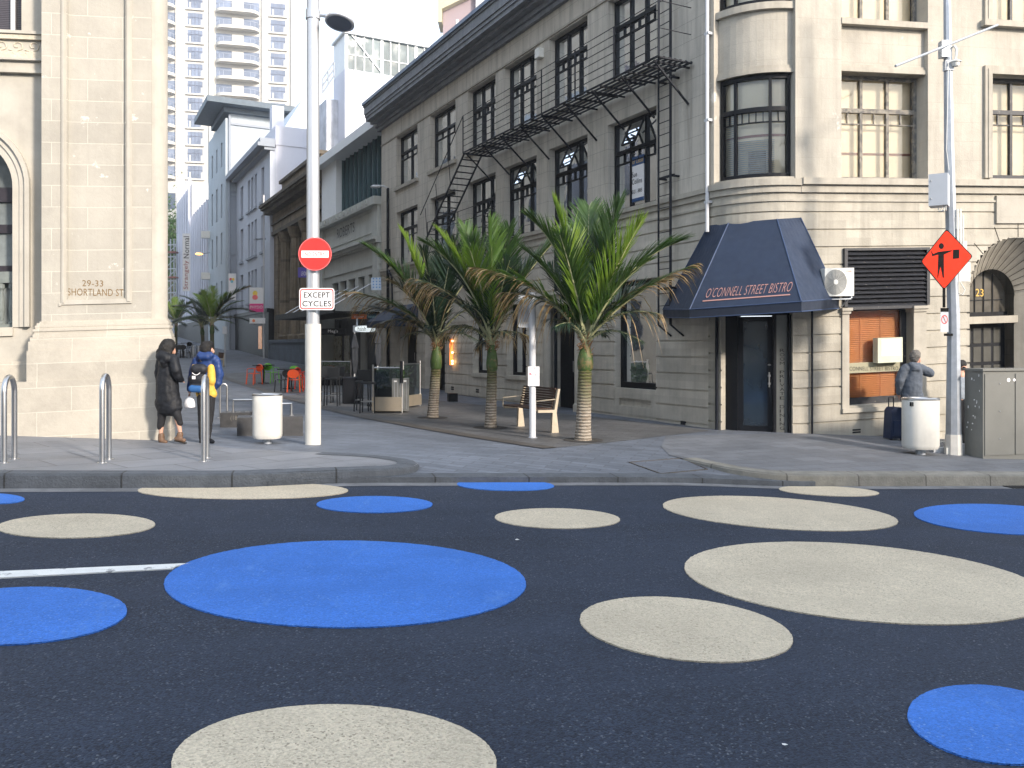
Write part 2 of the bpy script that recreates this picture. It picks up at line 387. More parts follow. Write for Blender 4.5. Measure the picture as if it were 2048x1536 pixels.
def tag(o, label, cat, group=None):
    o['label'] = label; o['category'] = cat
    if group: o['group'] = group
    return o
def thing(name, label, cat, loc, group=None):
    o = bpy.data.objects.new(name, None); col.objects.link(o); o.location = V(loc); o.empty_display_size = .2
    return tag(o, label, cat, group)
def copy_tree(o, parent=None):
    c = o.copy(); col.objects.link(c); c.parent = parent
    for ch in [x for x in bpy.data.objects if x.parent == o]: copy_tree(ch, c)
    return c

_dg = None
def text(s, P0, right, up, mat_, parent, name='lettering', depth=.004, weight=0., serif=False):
    "lettering filling the box spanned by right x up from P0, raised by depth"
    cu = bpy.data.curves.new('t', 'FONT'); cu.body = s; cu.offset = weight; cu.resolution_u = 4
    cu.space_character = 1.06
    ob = bpy.data.objects.new('t', cu); col.objects.link(ob)
    dg = bpy.context.evaluated_depsgraph_get(); dg.update()
    me = bpy.data.meshes.new_from_object(ob.evaluated_get(dg))
    bpy.data.objects.remove(ob)
    vs = [v.co.copy() for v in me.vertices]; fs = [tuple(p.vertices) for p in me.polygons]
    x0 = min(v.x for v in vs); x1 = max(v.x for v in vs); y0 = min(v.y for v in vs); y1 = max(v.y for v in vs)
    P0 = V(P0); right = V(right); up = V(up); n = right.cross(up).normalized()
    mb = MB()
    mb.v = [P0+right*((v.x-x0)/(x1-x0))+up*((v.y-y0)/(y1-y0))+n*depth for v in vs]
    mb.f = fs; mb.uv = [[(0, 0)]*len(f) for f in fs]; mb.mi = [0]*len(fs)
    bpy.data.meshes.remove(me)
    return mb.build(name, mat_, parent)

# ------------------------------------------------------------------ ground
SC, SS = .9722, .2340                      # Shortland Street runs along t (slightly away to the right)
NK = 10.8                                  # far kerb line
def tn(x, y): return x*SC+y*SS, -x*SS+y*SC
def xy(t, n): return t*SC-n*SS, t*SS+n*SC
def sst(x): x = max(0, min(1, x)); return x*x*(3-2*x)
def Rd(t, n=10.8):
    "road surface: falls to the right, lifts slightly where the side street meets it"
    b = sst((t+1.2)/1.9)*(1-sst((t-4.6)/2.4))*sst((n-7.6)/3.1)
    return -.053-.0365*t+.062*b
def interp(x, tab):
    if x <= tab[0][0]: return tab[0][1]
    for (a, b), (c, d) in zip(tab, tab[1:]):
        if x <= c: return b+(d-b)*(x-a)/(c-a)
    return tab[-1][1]
WT = [(-40, 2.2), (-8, .52), (-4.8, .33), (-2.2, .175), (0, .11), (4, .03), (9.4, -.01), (11.6, -.13), (16, -.42), (40, -1.6)]
ZC = [(0, .0), (14, .07), (22, .03), (29, .07), (34, .22), (43, .60), (57, .98), (66, 1.45), (75, 1.75), (110, 3.6), (200, 8)]
def G(x, y):
    t, n = tn(x, y); K = Rd(t)+.16
    if n <= NK: return Rd(t, n)
    if n < 14.8: return K+(interp(t, WT)-K)*(n-NK)/(14.8-NK)
    f = sst((n-14.8)/6)
    return interp(t, WT)*(1-f)+interp(y, ZC)*f
def lip(n): return .09*(1-sst((n-NK)/1.7))
def gp(px, py, dz=0.):
    "point of the paved ground seen at (px, py)"
    lo, hi = 3., 140.
    m = (px-HX)/F_; q = (HY-py)/F_
    d = 3.
    while d < 140:
        if EYE+q*d <= G(m*d, d)+dz: break
        d += .05
    a, b = d-.05, d
    for _ in range(20):
        c = (a+b)/2
        if EYE+q*c <= G(m*c, c)+dz: b = c
        else: a = c
    return V((m*b, b, G(m*b, b)))
def road_pt(px, py):
    m = (px-HX)/F_; q = (HY-py)/F_; a, b = 2., 30.
    for _ in range(40):
        c = (a+b)/2; t, n = tn(m*c, c)
        if EYE+q*c <= Rd(t, n): b = c
        else: a = c
    return V((m*b, b, EYE+q*b))

# big base sheet to the horizon, road plane
mb = MB(); mb.face([(-900, -900, -6), (900, -900, -6), (900, 900, -6), (-900, 900, -6)], [(-900, -900), (900, -900), (900, 900), (-900, 900)])
mb.build('ground', M['slabs_right'], kind='structure')
mb = MB(); ts = [-60+3*i for i in range(18)]+[-6+.4*i for i in range(45)]+[12+3*i for i in range(17)]; ns = [-5.5, -4, 0, 3, 5, 7, 7.6]+[8+.35*i for i in range(8)]+[NK+.05]
mb.grid([[(*xy(t, n), Rd(t, n)) for n in ns] for t in ts], [[(t, n) for n in ns] for t in ts])
ro = mb.build('road', M['asphalt'], kind='structure')
# side street and all paved ground beyond the kerb line
ts = [-60+1.*i for i in range(50)]+[-10+.4*i for i in range(70)]+[18+2*i for i in range(12)]
ns = [NK+.2*i for i in range(22)]+[15.4+.6*i for i in range(12)]+[23+2.*i for i in range(60)]
def zst(t, n): x, y = xy(t, n); return G(x, y)-lip(n) if n > NK else Rd(t)
mb = MB(); mb.grid([[(*xy(t, n), zst(t, n+1e-4)) for n in ns] for t in ts], [[(t, n) for n in ns] for t in ts])
mb.grid([[(*xy(t, NK), zst(t, NK+1e-4)), (*xy(t, NK), Rd(t)-.1)] for t in ts], [[(t, 0), (t, .2)] for t in ts])
mb.build('side_street', M['paving'], kind='structure', smooth=True)
# edging strip where the side street meets the road
mb = MB(); ts2 = [-.5+.4*i for i in range(20)]
def zz(t, n): return zst(t, n)+.006
mb.grid([[(*xy(t, NK-.03), zz(t, NK+.01)), (*xy(t, NK+.30), zz(t, NK+.30))] for t in ts2], [[(t, 0), (t, .3)] for t in ts2])
mb.grid([[(*xy(t, NK-.03), Rd(t)-.05), (*xy(t, NK-.03), zz(t, NK+.01))] for t in ts2], [[(t, 0), (t, .3)] for t in ts2])
mb.build('kerb_strip', M['kerb_dark'], kind='structure', smooth=True)

def footpath(name, m, tfar, Tn, km, kname):
    "raised footpath slab out to its rounded end Tn [(n,t)], with its kerb stones"
    ns = sorted(set([NK+.15*i for i in range(28)]+[a for a, b in Tn])); ns = [n for n in ns if n <= 14.9]
    mb = MB(); rows = []; uvs = []
    for n in ns:
        T = interp(n, Tn); row = []; uv = []
        for i in range(41):
            t = T+(tfar-T)*(i/40.)**1.8
            row.append((*xy(t, n), G(*xy(t, max(n, NK+.001)))+.006)); uv.append((t, n))
        rows.append(row); uvs.append(uv)
    mb.grid(rows, uvs); mb.build(name, m, kind='structure', smooth=True)
    # kerb path
    sg = 1 if tfar < 0 else -1
    path = [(tfar+(Tn[0][1]-tfar)*i/30., NK) for i in range(31)]+[(T, n) for n, T in Tn[1:] if n < (12.9 if sg > 0 else 12.2)]
    if len(path) < 2: return
    top = []; mid = []; bot = []; inn = []; uv = []; L = 0.
    for i, (t, n) in enumerate(path):
        a = path[max(i-1, 0)]; b = path[min(i+1, len(path)-1)]
        dx, dy = b[0]-a[0], b[1]-a[1]; l = math.hypot(dx, dy)
        nx, ny = -dy/l*sg, dx/l*sg                       # towards the slab
        if i: L += math.hypot(t-path[i-1][0], n-path[i-1][1])
        z = G(*xy(t, max(n, NK+.001)))
        ti, ni = t+nx*.28, n+ny*.28
        zi = G(*xy(ti, max(ni, NK+.001)))
        inn.append((*xy(ti, ni), zi+.012)); top.append((*xy(t+nx*.02, n+ny*.02), z+.014)); mid.append((*xy(t-nx*.012, n-ny*.012), z-.01)); bot.append((*xy(t-nx*.03, n-ny*.03), z-.35))
        uv.append(L)
    mb = MB()
    for A, B, v0, v1 in ((inn, top, .28, 0), (top, mid, 0, -.03), (mid, bot, -.03, -.35)):
        mb.grid([A, B], [[(q, v0) for q in uv], [(q, v1) for q in uv]])
    mb.build(kname, km, kind='structure', smooth=True)
footpath('footpath', M['slabs'], -45, [(NK, .55), (10.87, .95), (11.0, 1.18), (11.2, 1.36), (11.45, 1.44), (11.75, 1.42), (12.0, 1.30), (12.3, 1.05), (12.6, .65), (12.85, .2), (13.6, -1.2), (14.9, -2.2)], M['kerb_dark'], 'kerb')
footpath('footpath', M['slabs_right'], 45, [(NK, 6.9), (10.87, 6.5), (11.0, 6.25), (11.3, 5.98), (11.7, 5.8), (12.1, 5.66), (12.5, 5.6), (13.5, 5.9), (14.9, 6.6)], M['kerb_light'], 'kerb')
# painted gutter line along the right kerb and drainage channel along the side street
def strip(name, pts, wd, m, dz=.006, zf=None):
    a = []; b = []; uv = []; L = 0
    P = [V((p[0], p[1], 0)) for p in pts]
    for i, p in enumerate(P):
        t = (P[min(i+1, len(P)-1)]-P[max(i-1, 0)]).normalized(); x = V((-t.y, t.x, 0))*wd/2
        if i: L += (p-P[i-1]).length
        for row, q in ((a, p+x), (b, p-x)):
            tt, nn = tn(q.x, q.y); row.append((q.x, q.y, (zst(tt, nn) if nn > NK else Rd(tt, nn))+dz))
        uv.append(L)
    mb = MB(); mb.grid([a, b], [[(u, 0) for u in uv], [(u, wd) for u in uv]]); return mb.build(name, m, kind='structure')
def dens(pxs, n=10):
    out = []
    for (a, b) in zip(pxs, pxs[1:]):
        pa, pb = gp(*a), gp(*b)
        out += [pa.lerp(pb, i/n) for i in range(n)]
    return out+[gp(*pxs[-1])]
strip('drainage_channel', dens([(425, 748), (520, 778), (610, 806), (740, 837), (850, 857), (950, 874), (1040, 888), (1100, 897)], 8), .32, M['channel'], .014)
gut = strip('gutter', [V((*xy(t, NK-.14), 0)) for t in [-39+3*i for i in range(11)]+[-6+.4*i for i in range(45)]+[12+3*i for i in range(10)]], .26, mat('gutter_concrete', (.14, .145, .155), .8, var=.3, sc=4, dirt=.4, bump=.3), .0045)
def paint(px_pts, name, m, label, cat, group=None):
    pts = []
    for q in px_pts:
        p = road_pt(*q); t, n = tn(p.x, p.y); pts.append((t, min(n, NK-.04)))
    ct = sum(p[0] for p in pts)/len(pts); cn = sum(p[1] for p in pts)/len(pts)
    rings = []
    for f in (.002, .2, .4, .6, .8, 1.): rings.append([(ct+(t-ct)*f, cn+(n-cn)*f) for t, n in pts])
    mb = MB(); mb.grid([[(*xy(t, n), Rd(t, n)+.0095) for t, n in r] for r in rings], rings, closed=True)
    mb.grid([[(*xy(t, n), Rd(t, n)+e) for t, n in rings[-1]] for e in (.0095, -.01)], [rings[-1], rings[-1]], closed=True)
    o = mb.build(name, m)
    return tag(o, label, cat, group)
# darker brown-grey sheet over the planted strip between the channel and the building
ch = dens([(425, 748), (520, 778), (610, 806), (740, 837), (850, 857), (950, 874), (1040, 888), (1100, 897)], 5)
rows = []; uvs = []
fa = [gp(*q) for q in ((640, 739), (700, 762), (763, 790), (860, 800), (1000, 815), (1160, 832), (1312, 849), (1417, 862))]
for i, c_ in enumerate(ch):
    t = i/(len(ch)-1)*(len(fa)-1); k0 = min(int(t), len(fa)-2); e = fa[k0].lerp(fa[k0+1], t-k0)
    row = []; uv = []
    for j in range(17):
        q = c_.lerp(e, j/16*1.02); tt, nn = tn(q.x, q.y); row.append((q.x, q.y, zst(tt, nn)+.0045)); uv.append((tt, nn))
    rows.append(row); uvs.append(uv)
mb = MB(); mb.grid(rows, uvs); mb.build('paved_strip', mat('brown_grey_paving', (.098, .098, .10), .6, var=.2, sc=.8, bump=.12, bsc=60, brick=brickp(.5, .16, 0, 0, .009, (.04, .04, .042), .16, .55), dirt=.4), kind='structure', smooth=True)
def ell(cx, cy, rx, ry, tilt=0, n=300, p=2.0, seed=0):
    rr = random.Random(seed+int(cx)); out = []
    for i in range(n):
        a = -2*math.pi*i/n; j = 1+rr.uniform(-.0045, .0045)*min(1, 200/rx)
        x = rx*math.cos(a)*j; y = ry*math.sin(a)*j
        out.append((cx+x, cy+y+tilt*x))
    return out
DOTS = [
 ('beige', 486, 982, 210, 17, 0, 'cream dot touching the left kerb below the bike hoops'),
 ('blue', -22, 998, 71, 10.5, .02, 'small blue dot cut by the left edge, nearest the kerb'),
 ('beige', 152, 1053, 158, 24, -.02, 'cream dot on the left above the white line'),
 ('blue', 30, 1234, 224, 57, -.05, 'blue dot on the left below the white line'),
 ('blue', 690, 1170, 362, 87, -.0, 'largest blue dot, at the end of the white line'),
 ('blue', 749, 1010, 116, 16.5, .0, 'small blue dot right of the cream dot at the kerb'),
 ('blue', 1011, 971, 97, 11, .02, 'thin blue dot touching the side street edge'),
 ('beige', 1115, 1038, 125, 20, .02, 'small cream dot in the middle, below the thin blue dot'),
 ('beige', 1561, 1028, 235, 31, .07, 'long cream dot in front of the bistro corner'),
 ('beige', 1658, 983, 100, 9.5, .045, 'thin cream dot close to the right kerb'),
 ('blue', 2015, 1040, 187, 29, .06, 'blue dot at the right edge above the biggest cream dot'),
 ('beige', 1735, 1168, 366, 76, .09, 'biggest cream dot, on the right side of the road'),
 ('beige', 1373, 1261, 213, 62, .10, 'cream dot below left of the biggest cream dot'),
 ('beige', 668, 1532, 325, 120, .0, 'cream dot cut by the bottom edge of the picture'),
 ('blue', 1992, 1452, 177, 77, .12, 'blue dot in the bottom right corner'),
]
for c, x, y, rx, ry, tl, lab in DOTS:
    paint(ell(x, y, rx, ry, tl), 'painted_dot', M[c], lab+' on the asphalt road', 'painted dot', 'painted dots on the road')
LN = [(-400+745*i/20, 1179-40*i/20) for i in range(21)]+[(352, 1134), (385, 1128)]+[(385-785*i/20, 1128+34*i/20) for i in range(1, 21)]
paint(LN, 'painted_line', M['white_line'], 'worn white line running in from the left to the largest blue dot', 'road marking')
# manhole lids in the paving and the small drain grate at the right kerb
mb = MB()
for (a, b, c, d) in ([(1258, 921), (1362, 916), (1415, 931), (1322, 936)],):
    P = [gp(*q, 0) for q in (a, b, c, d)]
    for i in range(4):
        p, q = P[i], P[(i+1) % 4]; p = V((p.x, p.y, zst(*tn(p.x, p.y))+.004)); q = V((q.x, q.y, zst(*tn(q.x, q.y))+.004)); mb.bar(p, q, .02, .012)
mb.build('cover_frame', M['channel'], kind='structure')

# small bits on the road and gutter
def bit(px, py, s_, lb, c=(.7, .7, .68)):
    p = gp(px, py) if py < 960 else road_pt(px, py)
    rr_ = random.Random(int(px)); mb = MB(); n = 7
    pts = [p+V((math.cos(6.28*i/n)*s_*rr_.uniform(.5, 1), math.sin(6.28*i/n)*s_*.6*rr_.uniform(.5, 1), .016+rr_.uniform(0, s_*.3))) for i in range(n)]
    c0 = p+V((0, 0, .016+s_*.35))
    for i in range(n): mb.face([c0, pts[i], pts[(i+1) % n]])
    tag(mb.build('paper_scrap', mat('crumpled_paper', c, .8)), lb, 'litter', 'scraps of litter')
bit(1737, 967, .09, 'crumpled white paper lying in the gutter at the right kerb')
bit(1570, 1497, .022, 'tiny pale scrap on the asphalt near the bottom right dot')
bit(1034, 1083, .03, 'tiny pale scrap on the asphalt above the largest blue dot end')
mb = MB(); q0 = road_pt(2010, 974)
for k in range(9):
    t, n = tn(q0.x, q0.y); t += k*.055; mb.bar(V((*xy(t, NK-.26), Rd(t)+.012)), V((*xy(t, NK-.06), Rd(t)+.012)), .022, .012)
mb.build('drain_grate', mat('iron_grate', (.015, .015, .017), .6), kind='structure')
# ================================================================== facades
def S3(k=0.): return (SC, SS, 0)
NB = (SS, -SC, 0)
B_ = V((5.76, 16.80, 0)); NW = -B_.x*SS+B_.y*SC           # right-hand wall plane n = NW
CR = 1.48
C_ = V((B_.x-SS*CR, B_.y+SC*CR, 0))
NAo = V((-.885, -.465, 0)).normalized(); Do = V((-.465, .885, 0)).normalized()
A_ = C_+NAo*CR
KT = .0368                                                 # the courses on the Shortland Street fronts climb slightly
FO = Fr(A_, Do, NAo)                                       # O'Connell Street front, u runs up the side street
FR = Fr(B_, (SC, SS, 0), NB, KT)                           # bistro front facing the road
a0 = math.atan2(NAo.y, NAo.x); a1 = math.atan2(NB[1], NB[0]);
if a1 < a0: a1 += 2*math.pi
if a0 < 0: a0 += 2*math.pi; a1 = math.atan2(NB[1], NB[0])+2*math.pi
FC = Cyl(C_, CR, a0); CL = CR*(a1-a0)
LC = V((*xy(-2.18, 14.8), 0)); FL = Fr(LC, (SC, SS, 0), NB, KT)
print('corner arc', CL, A_, B_, 'left', LC)

def wall(mb, F, u0, u1, z0, z1, ops=(), thick=.35, grooves=(), gd=.03, gh=.035, w=0.):
    zs = {z0, z1}
    for o in ops: zs |= {o[2], o[3]}
    for g in grooves: zs |= {g-gh/2, g+gh/2}
    zs = sorted(z for z in zs if z0 <= z <= z1)
    for a, b in zip(zs, zs[1:]):
        if b-a < 1e-4: continue
        zm = (a+b)/2
        bl = sorted((o[0], o[1]) for o in ops if o[2] < zm < o[3])
        ww = w-gd if any(abs(zm-g) < gh/2 for g in grooves) else w
        cur = u0
        for p, q in bl:
            if p > cur: mb.fbox(F, cur, min(p, u1), a, b, w-thick, ww)
            cur = max(cur, q)
        if cur < u1: mb.fbox(F, cur, u1, a, b, w-thick, ww)

def window(F, u0, u1, z0, z1, root, w=-.22, cols=3, tr=.68, glass='glass', fm='black', room='room', small=2, fw=.07, open_col=None, colw=None, rd=.5, name='window', opens=None):
    "steel or timber window: frame > panes, with what shows behind the glass"
    f = MB(); d = .06
    f.fbox(F, u0, u0+fw, z0, z1, w-d, w+.02); f.fbox(F, u1-fw, u1, z0, z1, w-d, w+.02)
    f.fbox(F, u0+fw, u1-fw, z1-fw, z1, w-d, w+.02); f.fbox(F, u0+fw, u1-fw, z0, z0+fw*1.3, w-d, w+.03)
    iu0, iu1, iz0, iz1 = u0+fw, u1-fw, z0+fw*1.3, z1-fw
    zt = iz0+(iz1-iz0)*tr if tr else iz1
    if tr: f.fbox(F, iu0, iu1, zt-.045, zt+.045, w-d+.004, w+.024)
    edges = [iu0]; tot = sum(colw) if colw else cols
    for c in range(cols): edges.append(edges[-1]+(iu1-iu0)*((colw[c] if colw else 1)/tot))
    for e in edges[1:-1]: f.fbox(F, e-.032, e+.032, iz0, iz1, w-d+.002, w+.017)
    if small and tr:
        zs = zt-(zt-iz0)*.2
        f.fbox(F, iu0, iu1, zs-.012, zs+.012, w-.03, w+.006)
        for c in range(cols):
            k = max(2, int(small*(colw[c] if colw else 1)+.01))
            for j in range(1, k):
                e = edges[c]+(edges[c+1]-edges[c])*j/k; f.fbox(F, e-.01, e+.01, zs, zt-.045, w-.03, w+.005)
    fo = f.build(name, M[fm], root)
    g = MB(); n = max(1, int((iu1-iu0)/F.step)) if F.step else 1
    for i in range(n):
        a = iu0+(iu1-iu0)*i/n; b = iu0+(iu1-iu0)*(i+1)/n
        g.face([F.P(a, iz0, w-.035), F.P(b, iz0, w-.035), F.P(b, iz1, w-.035), F.P(a, iz1, w-.035)], [(a, iz0), (b, iz0), (b, iz1), (a, iz1)])
    g.build('pane', M[glass], fo)
    if opens:                                     # an awning sash standing open in the top row
        c = opens; a, b = edges[c]+.04, edges[c+1]-.04; z_a, z_b = zt+.06, iz1-.02
        s = MB(); out = .30
        P = [F.P(a, z_a, w+out), F.P(b, z_a, w+out), F.P(b, z_b, w+.03), F.P(a, z_b, w+.03)]
        for i in range(4): s.bar(P[i], P[(i+1) % 4], .04)
        so_ = s.build('sash', M[fm], root); q = MB(); q.face(P); q.build('pane', M['glass'], so_)
    r = MB()
    if isinstance(room, str):
        r.fbox(F, u0-.0, u1+.0, z0, z1, w-rd-.02, w-rd); r.build('blind' if room in ('blind', 'curtain') else 'interior', M[room], fo)
    return fo

def sill(mb, F, u0, u1, z, h=.1, out=.12, w0=-.2, e=.1): mb.fbox(F, u0-e, u1+e, z-h, z, w0, out)

Mb0 = mat('side_pane', (.03, .035, .045), .1, spec=.9)
# ------------------------------------------------------------------ main corner building
cb = thing('corner_building', 'three storey grey stone corner building with the bistro, fire escape and curved corner bay', 'building', (A_.x, A_.y, 0))
UO = FO.u(763); ZE = 11.3
cols_px = [(802, 835), (870, 911), (946, 991), (1020, 1073), (1110, 1175), (1229, 1313)]
cols_u = [tuple(sorted((FO.u(a, -.2)+.0, FO.u(b, 0)))) for a, b in cols_px]

H_FO = 11.0
def uo(px, w=0): return FO.u(px, w)
def zo(px, py, w=0): return FO.z(px, py, w)
# --- O'Connell front: upper walls
mb = MB(); ops = []
for a, b in cols_u: ops += [(a, b, 8.21, 10.28), (a, b, 5.02, 7.21)]
wall(mb, FO, 0, UO, 4.86, H_FO, ops)
mb.build('wall', M['wall_side'], cb)
# ground floor of the same front
gops = [(uo(1312), uo(1228), .30, 3.3), (uo(1162), uo(1100), -.8, 3.0), (uo(1052), uo(1013), .78, 3.0), (uo(980), uo(945), .78, 3.0), (uo(890), uo(850), -.8, 3.0), (uo(833), uo(800), -.8, 3.0)]
mb = MB(); wall(mb, FO, 0, UO, -.8, 4.86, gops, grooves=[4.32-.3535*i for i in range(14)], gd=.03, thick=.4)
mb.build('ground_floor_wall', M['rust_side'], cb)
mb = MB()
mb.fbox(FO, 0, UO, 4.92, 5.02, -.1, .11); mb.fbox(FO, 0, UO, 4.80, 4.92, -.1, .06); mb.fbox(FO, 0, UO, 4.60, 4.64, -.1, .035)
mb.fbox(FO, 0, UO, 10.32, 10.36, -.1, .04)
for a, b in cols_u: sill(mb, FO, a, b, 8.21, .13, .1)
mb.build('string_course', M['trim'], cb)
mb = MB()
prof = [(10.98, .04), (11.12, .12), (11.26, .2), (11.36, .42), (11.5, .62), (11.62, .66), (11.92, .70), (12.0, .74)]
for (z0, w0), (z1, w1) in zip(prof, prof[1:]): mb.fbox(FO, -1., UO+.25, z0, z1, -.3, w1)
mb.build('cornice', M['cornice'], cb)
mb = MB(); mb.fbox(FO, -1, UO+.25, 12.0, 12.12, -.3, .80); mb.build('gutter', mat('blue_grey_gutter', (.12, .17, .26), .45, var=.1), cb)
kinds = {0: 0, 1: 0}
for i, (a, b) in enumerate(cols_u):
    window(FO, a, b, 8.21, 10.28, cb, cols=3 if i > 1 else 2, room='curtain' if i in (5, 1) else 'room', rd=.35 if i == 5 else .8)
    window(FO, a, b, 5.02, 7.21, cb, cols=3 if i > 1 else 2, opens=1 if i in (3, 4, 5) else None, rd=.8)
# pale net curtains hanging at the side of the panes
for i, (a, b) in enumerate(cols_u):
    mb = MB(); mb.fbox(FO, b-.42, b-.06, 5.1, 6.6, -.42, -.40); mb.fbox(FO, b-.36, b-.06, 8.3, 9.7, -.42, -.40); mb.split('curtain', M['curtain'], cb)
# ground floor openings
f = window(FO, gops[0][0], gops[0][1], .72, 3.3, cb, w=-.22, cols=1, tr=None, room='room', rd=1., fw=.11)
mb = MB(); mb.fbox(FO, gops[0][0]+.3, gops[0][1]-.5, .9, 3., -.62, -.6); mb.build('blind', mat('brown_blind', (.16, .065, .03), .6, sc=1.), f)
mb = MB(); mb.fbox(FO, gops[0][0], gops[0][1], -.8, .60, -.3, -.06); mb.fbox(FO, gops[0][0], gops[0][1], .60, .72, -.3, -.02)
for q in ((.12, .15, .08, .5), (.12, .15, .08, .5)):
    pass
a, b = gops[0][0], gops[0][1]
mb.fbox(FO, a, a+.2, -.2, .60, -.06, -.01); mb.fbox(FO, b-.2, b, -.2, .60, -.06, -.01); mb.fbox(FO, a+.2, b-.2, .48, .60, -.06, -.01); mb.fbox(FO, a+.2, b-.2, -.2, .12, -.06, -.01)
mb.build('stall_riser', M['rust_side'], cb)
for k in (2, 3): window(FO, gops[k][0], gops[k][1], .86, 3.0, cb, w=-.25, cols=2, tr=.7, small=0, rd=.9)
mb = MB()
for k in (2, 3): sill(mb, FO, gops[k][0], gops[k][1], .86, .12, .05, e=.02)
mb.split('window_sill', M['rust_side'], cb)
for k, nm in ((1, 'door'), (4, 'door'), (5, 'door')):
    a, b = gops[k][0], gops[k][1]; zg = G(*FO.P((a+b)/2, 0, 0)[:2])
    mb = MB(); mb.fbox(FO, a, b, zg, 3.0, -.40, -.34); 
    n = 2
    for j in range(n):
        x0 = a+(b-a)*j/n; x1 = a+(b-a)*(j+1)/n
        for zz0, zz1 in ((.15, .9), (1.0, 2.2)): mb.fbox(FO, x0+.1, x1-.1, zg+zz0, zg+zz1, -.34, -.325)
    d_ = mb.build(nm, M['black'], cb, bevel=.008)
    mb = MB(); mb.tube([FO.P((a+b)/2+.06, zg+1.0, -.30), FO.P((a+b)/2+.06, zg+1.3, -.30)], .012); mb.build('handle', M['steel'], d_)
# door case with two engaged columns and a small hood
a, b = gops[1][0], gops[1][1]
mb = MB()
for u_ in (a-.02, b+.02):
    for dz in (0,): mb.lathe(FO.P(u_, 0, .06), [(.17, -.2), (.17, .2), (.13, .26), (.135, 1.6), (.115, 2.65), (.16, 2.72), (.18, 2.86)], 16)
mb.fbox(FO, a-.28, b+.28, 2.86, 3.12, -.2, .26); mb.fbox(FO, a-.34, b+.34, 3.12, 3.2, -.2, .34)
mb.build('door_case', M['rust_side'], cb)
# small blue canvas hood over the far door
a, b = gops[5][0]-.2, gops[5][1]+.9
mb = MB(); P0, P1 = FO.P(a, 3.4, .02), FO.P(b, 3.4, .02); Q0, Q1 = FO.P(a, 2.75, 1.1), FO.P(b, 2.75, 1.1); R0, R1 = FO.P(a, 2.5, 1.1), FO.P(b, 2.5, 1.1)
mb.face([P0, P1, Q1, Q0]); mb.face([Q0, Q1, R1, R0]); mb.face([P0, Q0, R0, FO.P(a, 2.5, .02)]); mb.face([P1, FO.P(b, 2.5, .02), R1, Q1]); mb.build('canvas_hood', M['navy'], cb)
mb = MB()
for px in (1050, 955, 905): 
    u_ = uo(px)
    for dz in (0, .07): mb.fbox(FO, u_-.12, u_+.12, .22+dz, .27+dz, -.02, .004)
u_ = uo(1366); mb.fbox(FO, u_-.08, u_+.08, .02, .10, -.02, .004)
mb.split('air_vent', M['black'], cb)
# pipes
mb = MB(); u_ = uo(780); mb.tube([FO.P(u_, -.3, .1), FO.P(u_, 8.3, .1)], .055); mb.fbox(FO, u_-.09, u_+.09, 5.5, 5.8, .02, .2)
mb.tube([FO.P(u_-.6, 3.2, .1), FO.P(u_-.5, 4.6, .1), FO.P(u_, 5.0, .1)], .04)
u_ = uo(1128); mb.tube([FO.P(u_+.3, -.3, .08), FO.P(u_+.3, 4.6, .08)], .045)
mb.split('drainpipe', M['iron'], cb)
# end return of the building towards the glass fronted neighbour
mb = MB(); mb.fbox(FO, UO-.02, UO, -.8, 11., -14, -.05); mb.build('end_wall', M['wall_side'], cb)

# --- rounded corner
mb = MB(); ub0, ub1 = .16, CL-.10
zt1, zb1 = 7.23, 5.10; WB = -.14
wall(mb, FC, ub0, ub1, 7.85, 8.62, (), .3, w=WB); wall(mb, FC, ub0, ub1, 7.23, 7.85, (), .3, w=WB)
mb.fbox(FC, ub0, ub1, 10.9, 12.1, -.5, WB)
mb.split('bay_spandrel', M['wall_front'], cb)
mb = MB(); 
mb.fbox(FC, 0, ub0, 4.86, 12, -.5, 0); mb.fbox(FC, ub1, CL, 4.86, 12, -.5, 0)
mb.split('bay_pilaster', M['wall_front'], cb)
mb = MB()
mb.fbox(FC, ub0, ub1, 7.23, 7.31, -.3, WB+.06); mb.fbox(FC, ub0, ub1, 7.31, 7.38, -.3, WB+.035)
mb.fbox(FC, ub0-.0, ub1, 8.50, 8.64, -.3, WB+.09)
mb.fbox(FC, 0, CL, 4.93, 5.06, -.5, .10); mb.fbox(FC, 0, CL, 4.80, 4.93, -.5, .05); mb.fbox(FC, 0, CL, 4.62, 4.66, -.5, .03)
mb.fbox(FC, ub0, ub1, 5.06, 5.12, -.5, -.02)
mb.split('bay_cornice', M['trim'], cb)
window(FC, ub0+.02, ub1-.02, 5.12, 7.22, cb, w=-.20, cols=3, colw=[1, 2.6, 1.2], tr=.68, glass='glass_clear', room=None, small=2, fw=.08)
window(FC, ub0+.02, ub1-.02, 8.64, 10.9, cb, w=-.20, cols=3, colw=[1, 2.6, 1.2], tr=.68, glass='glass_clear', room=None, small=2, fw=.08)
# the corner rooms seen through the bay windows
mb = MB()
for z0, z1 in ((5.0, 7.7), (8.5, 11.3)):
    mb.fbox(FC, .2, CL-.15, z0, z1, -.40, -.34)
mb.build('room_wall', M['roomlit'], cb)
mb = MB()
for z0 in (6.0, 9.6): mb.fbox(FC, .2, CL-.15, z0, z0+.05, -.34, -.33)
mb.build('picture_rail', mat('red_brown_rail', (.28, .10, .06), .6), cb)
mb = MB()
for k in range(18): mb.fbox(FC, .2, 1.5, 5.2+k*.042, 5.212+k*.042, -.31, -.285)
for k in range(34): mb.fbox(FC, .2, .5, 5.2+k*.042, 5.212+k*.042, -.315, -.28)
mb.build('venetian_blind', M['curtain'], cb)
mb = MB(); mb.fbox(FC, .85, 1.3, 5.2, 5.72, -.34, -.325); mb.build('wall_picture', mat('painted_canvas', (.42, .32, .22), .8, var=.6, sc=6), cb)
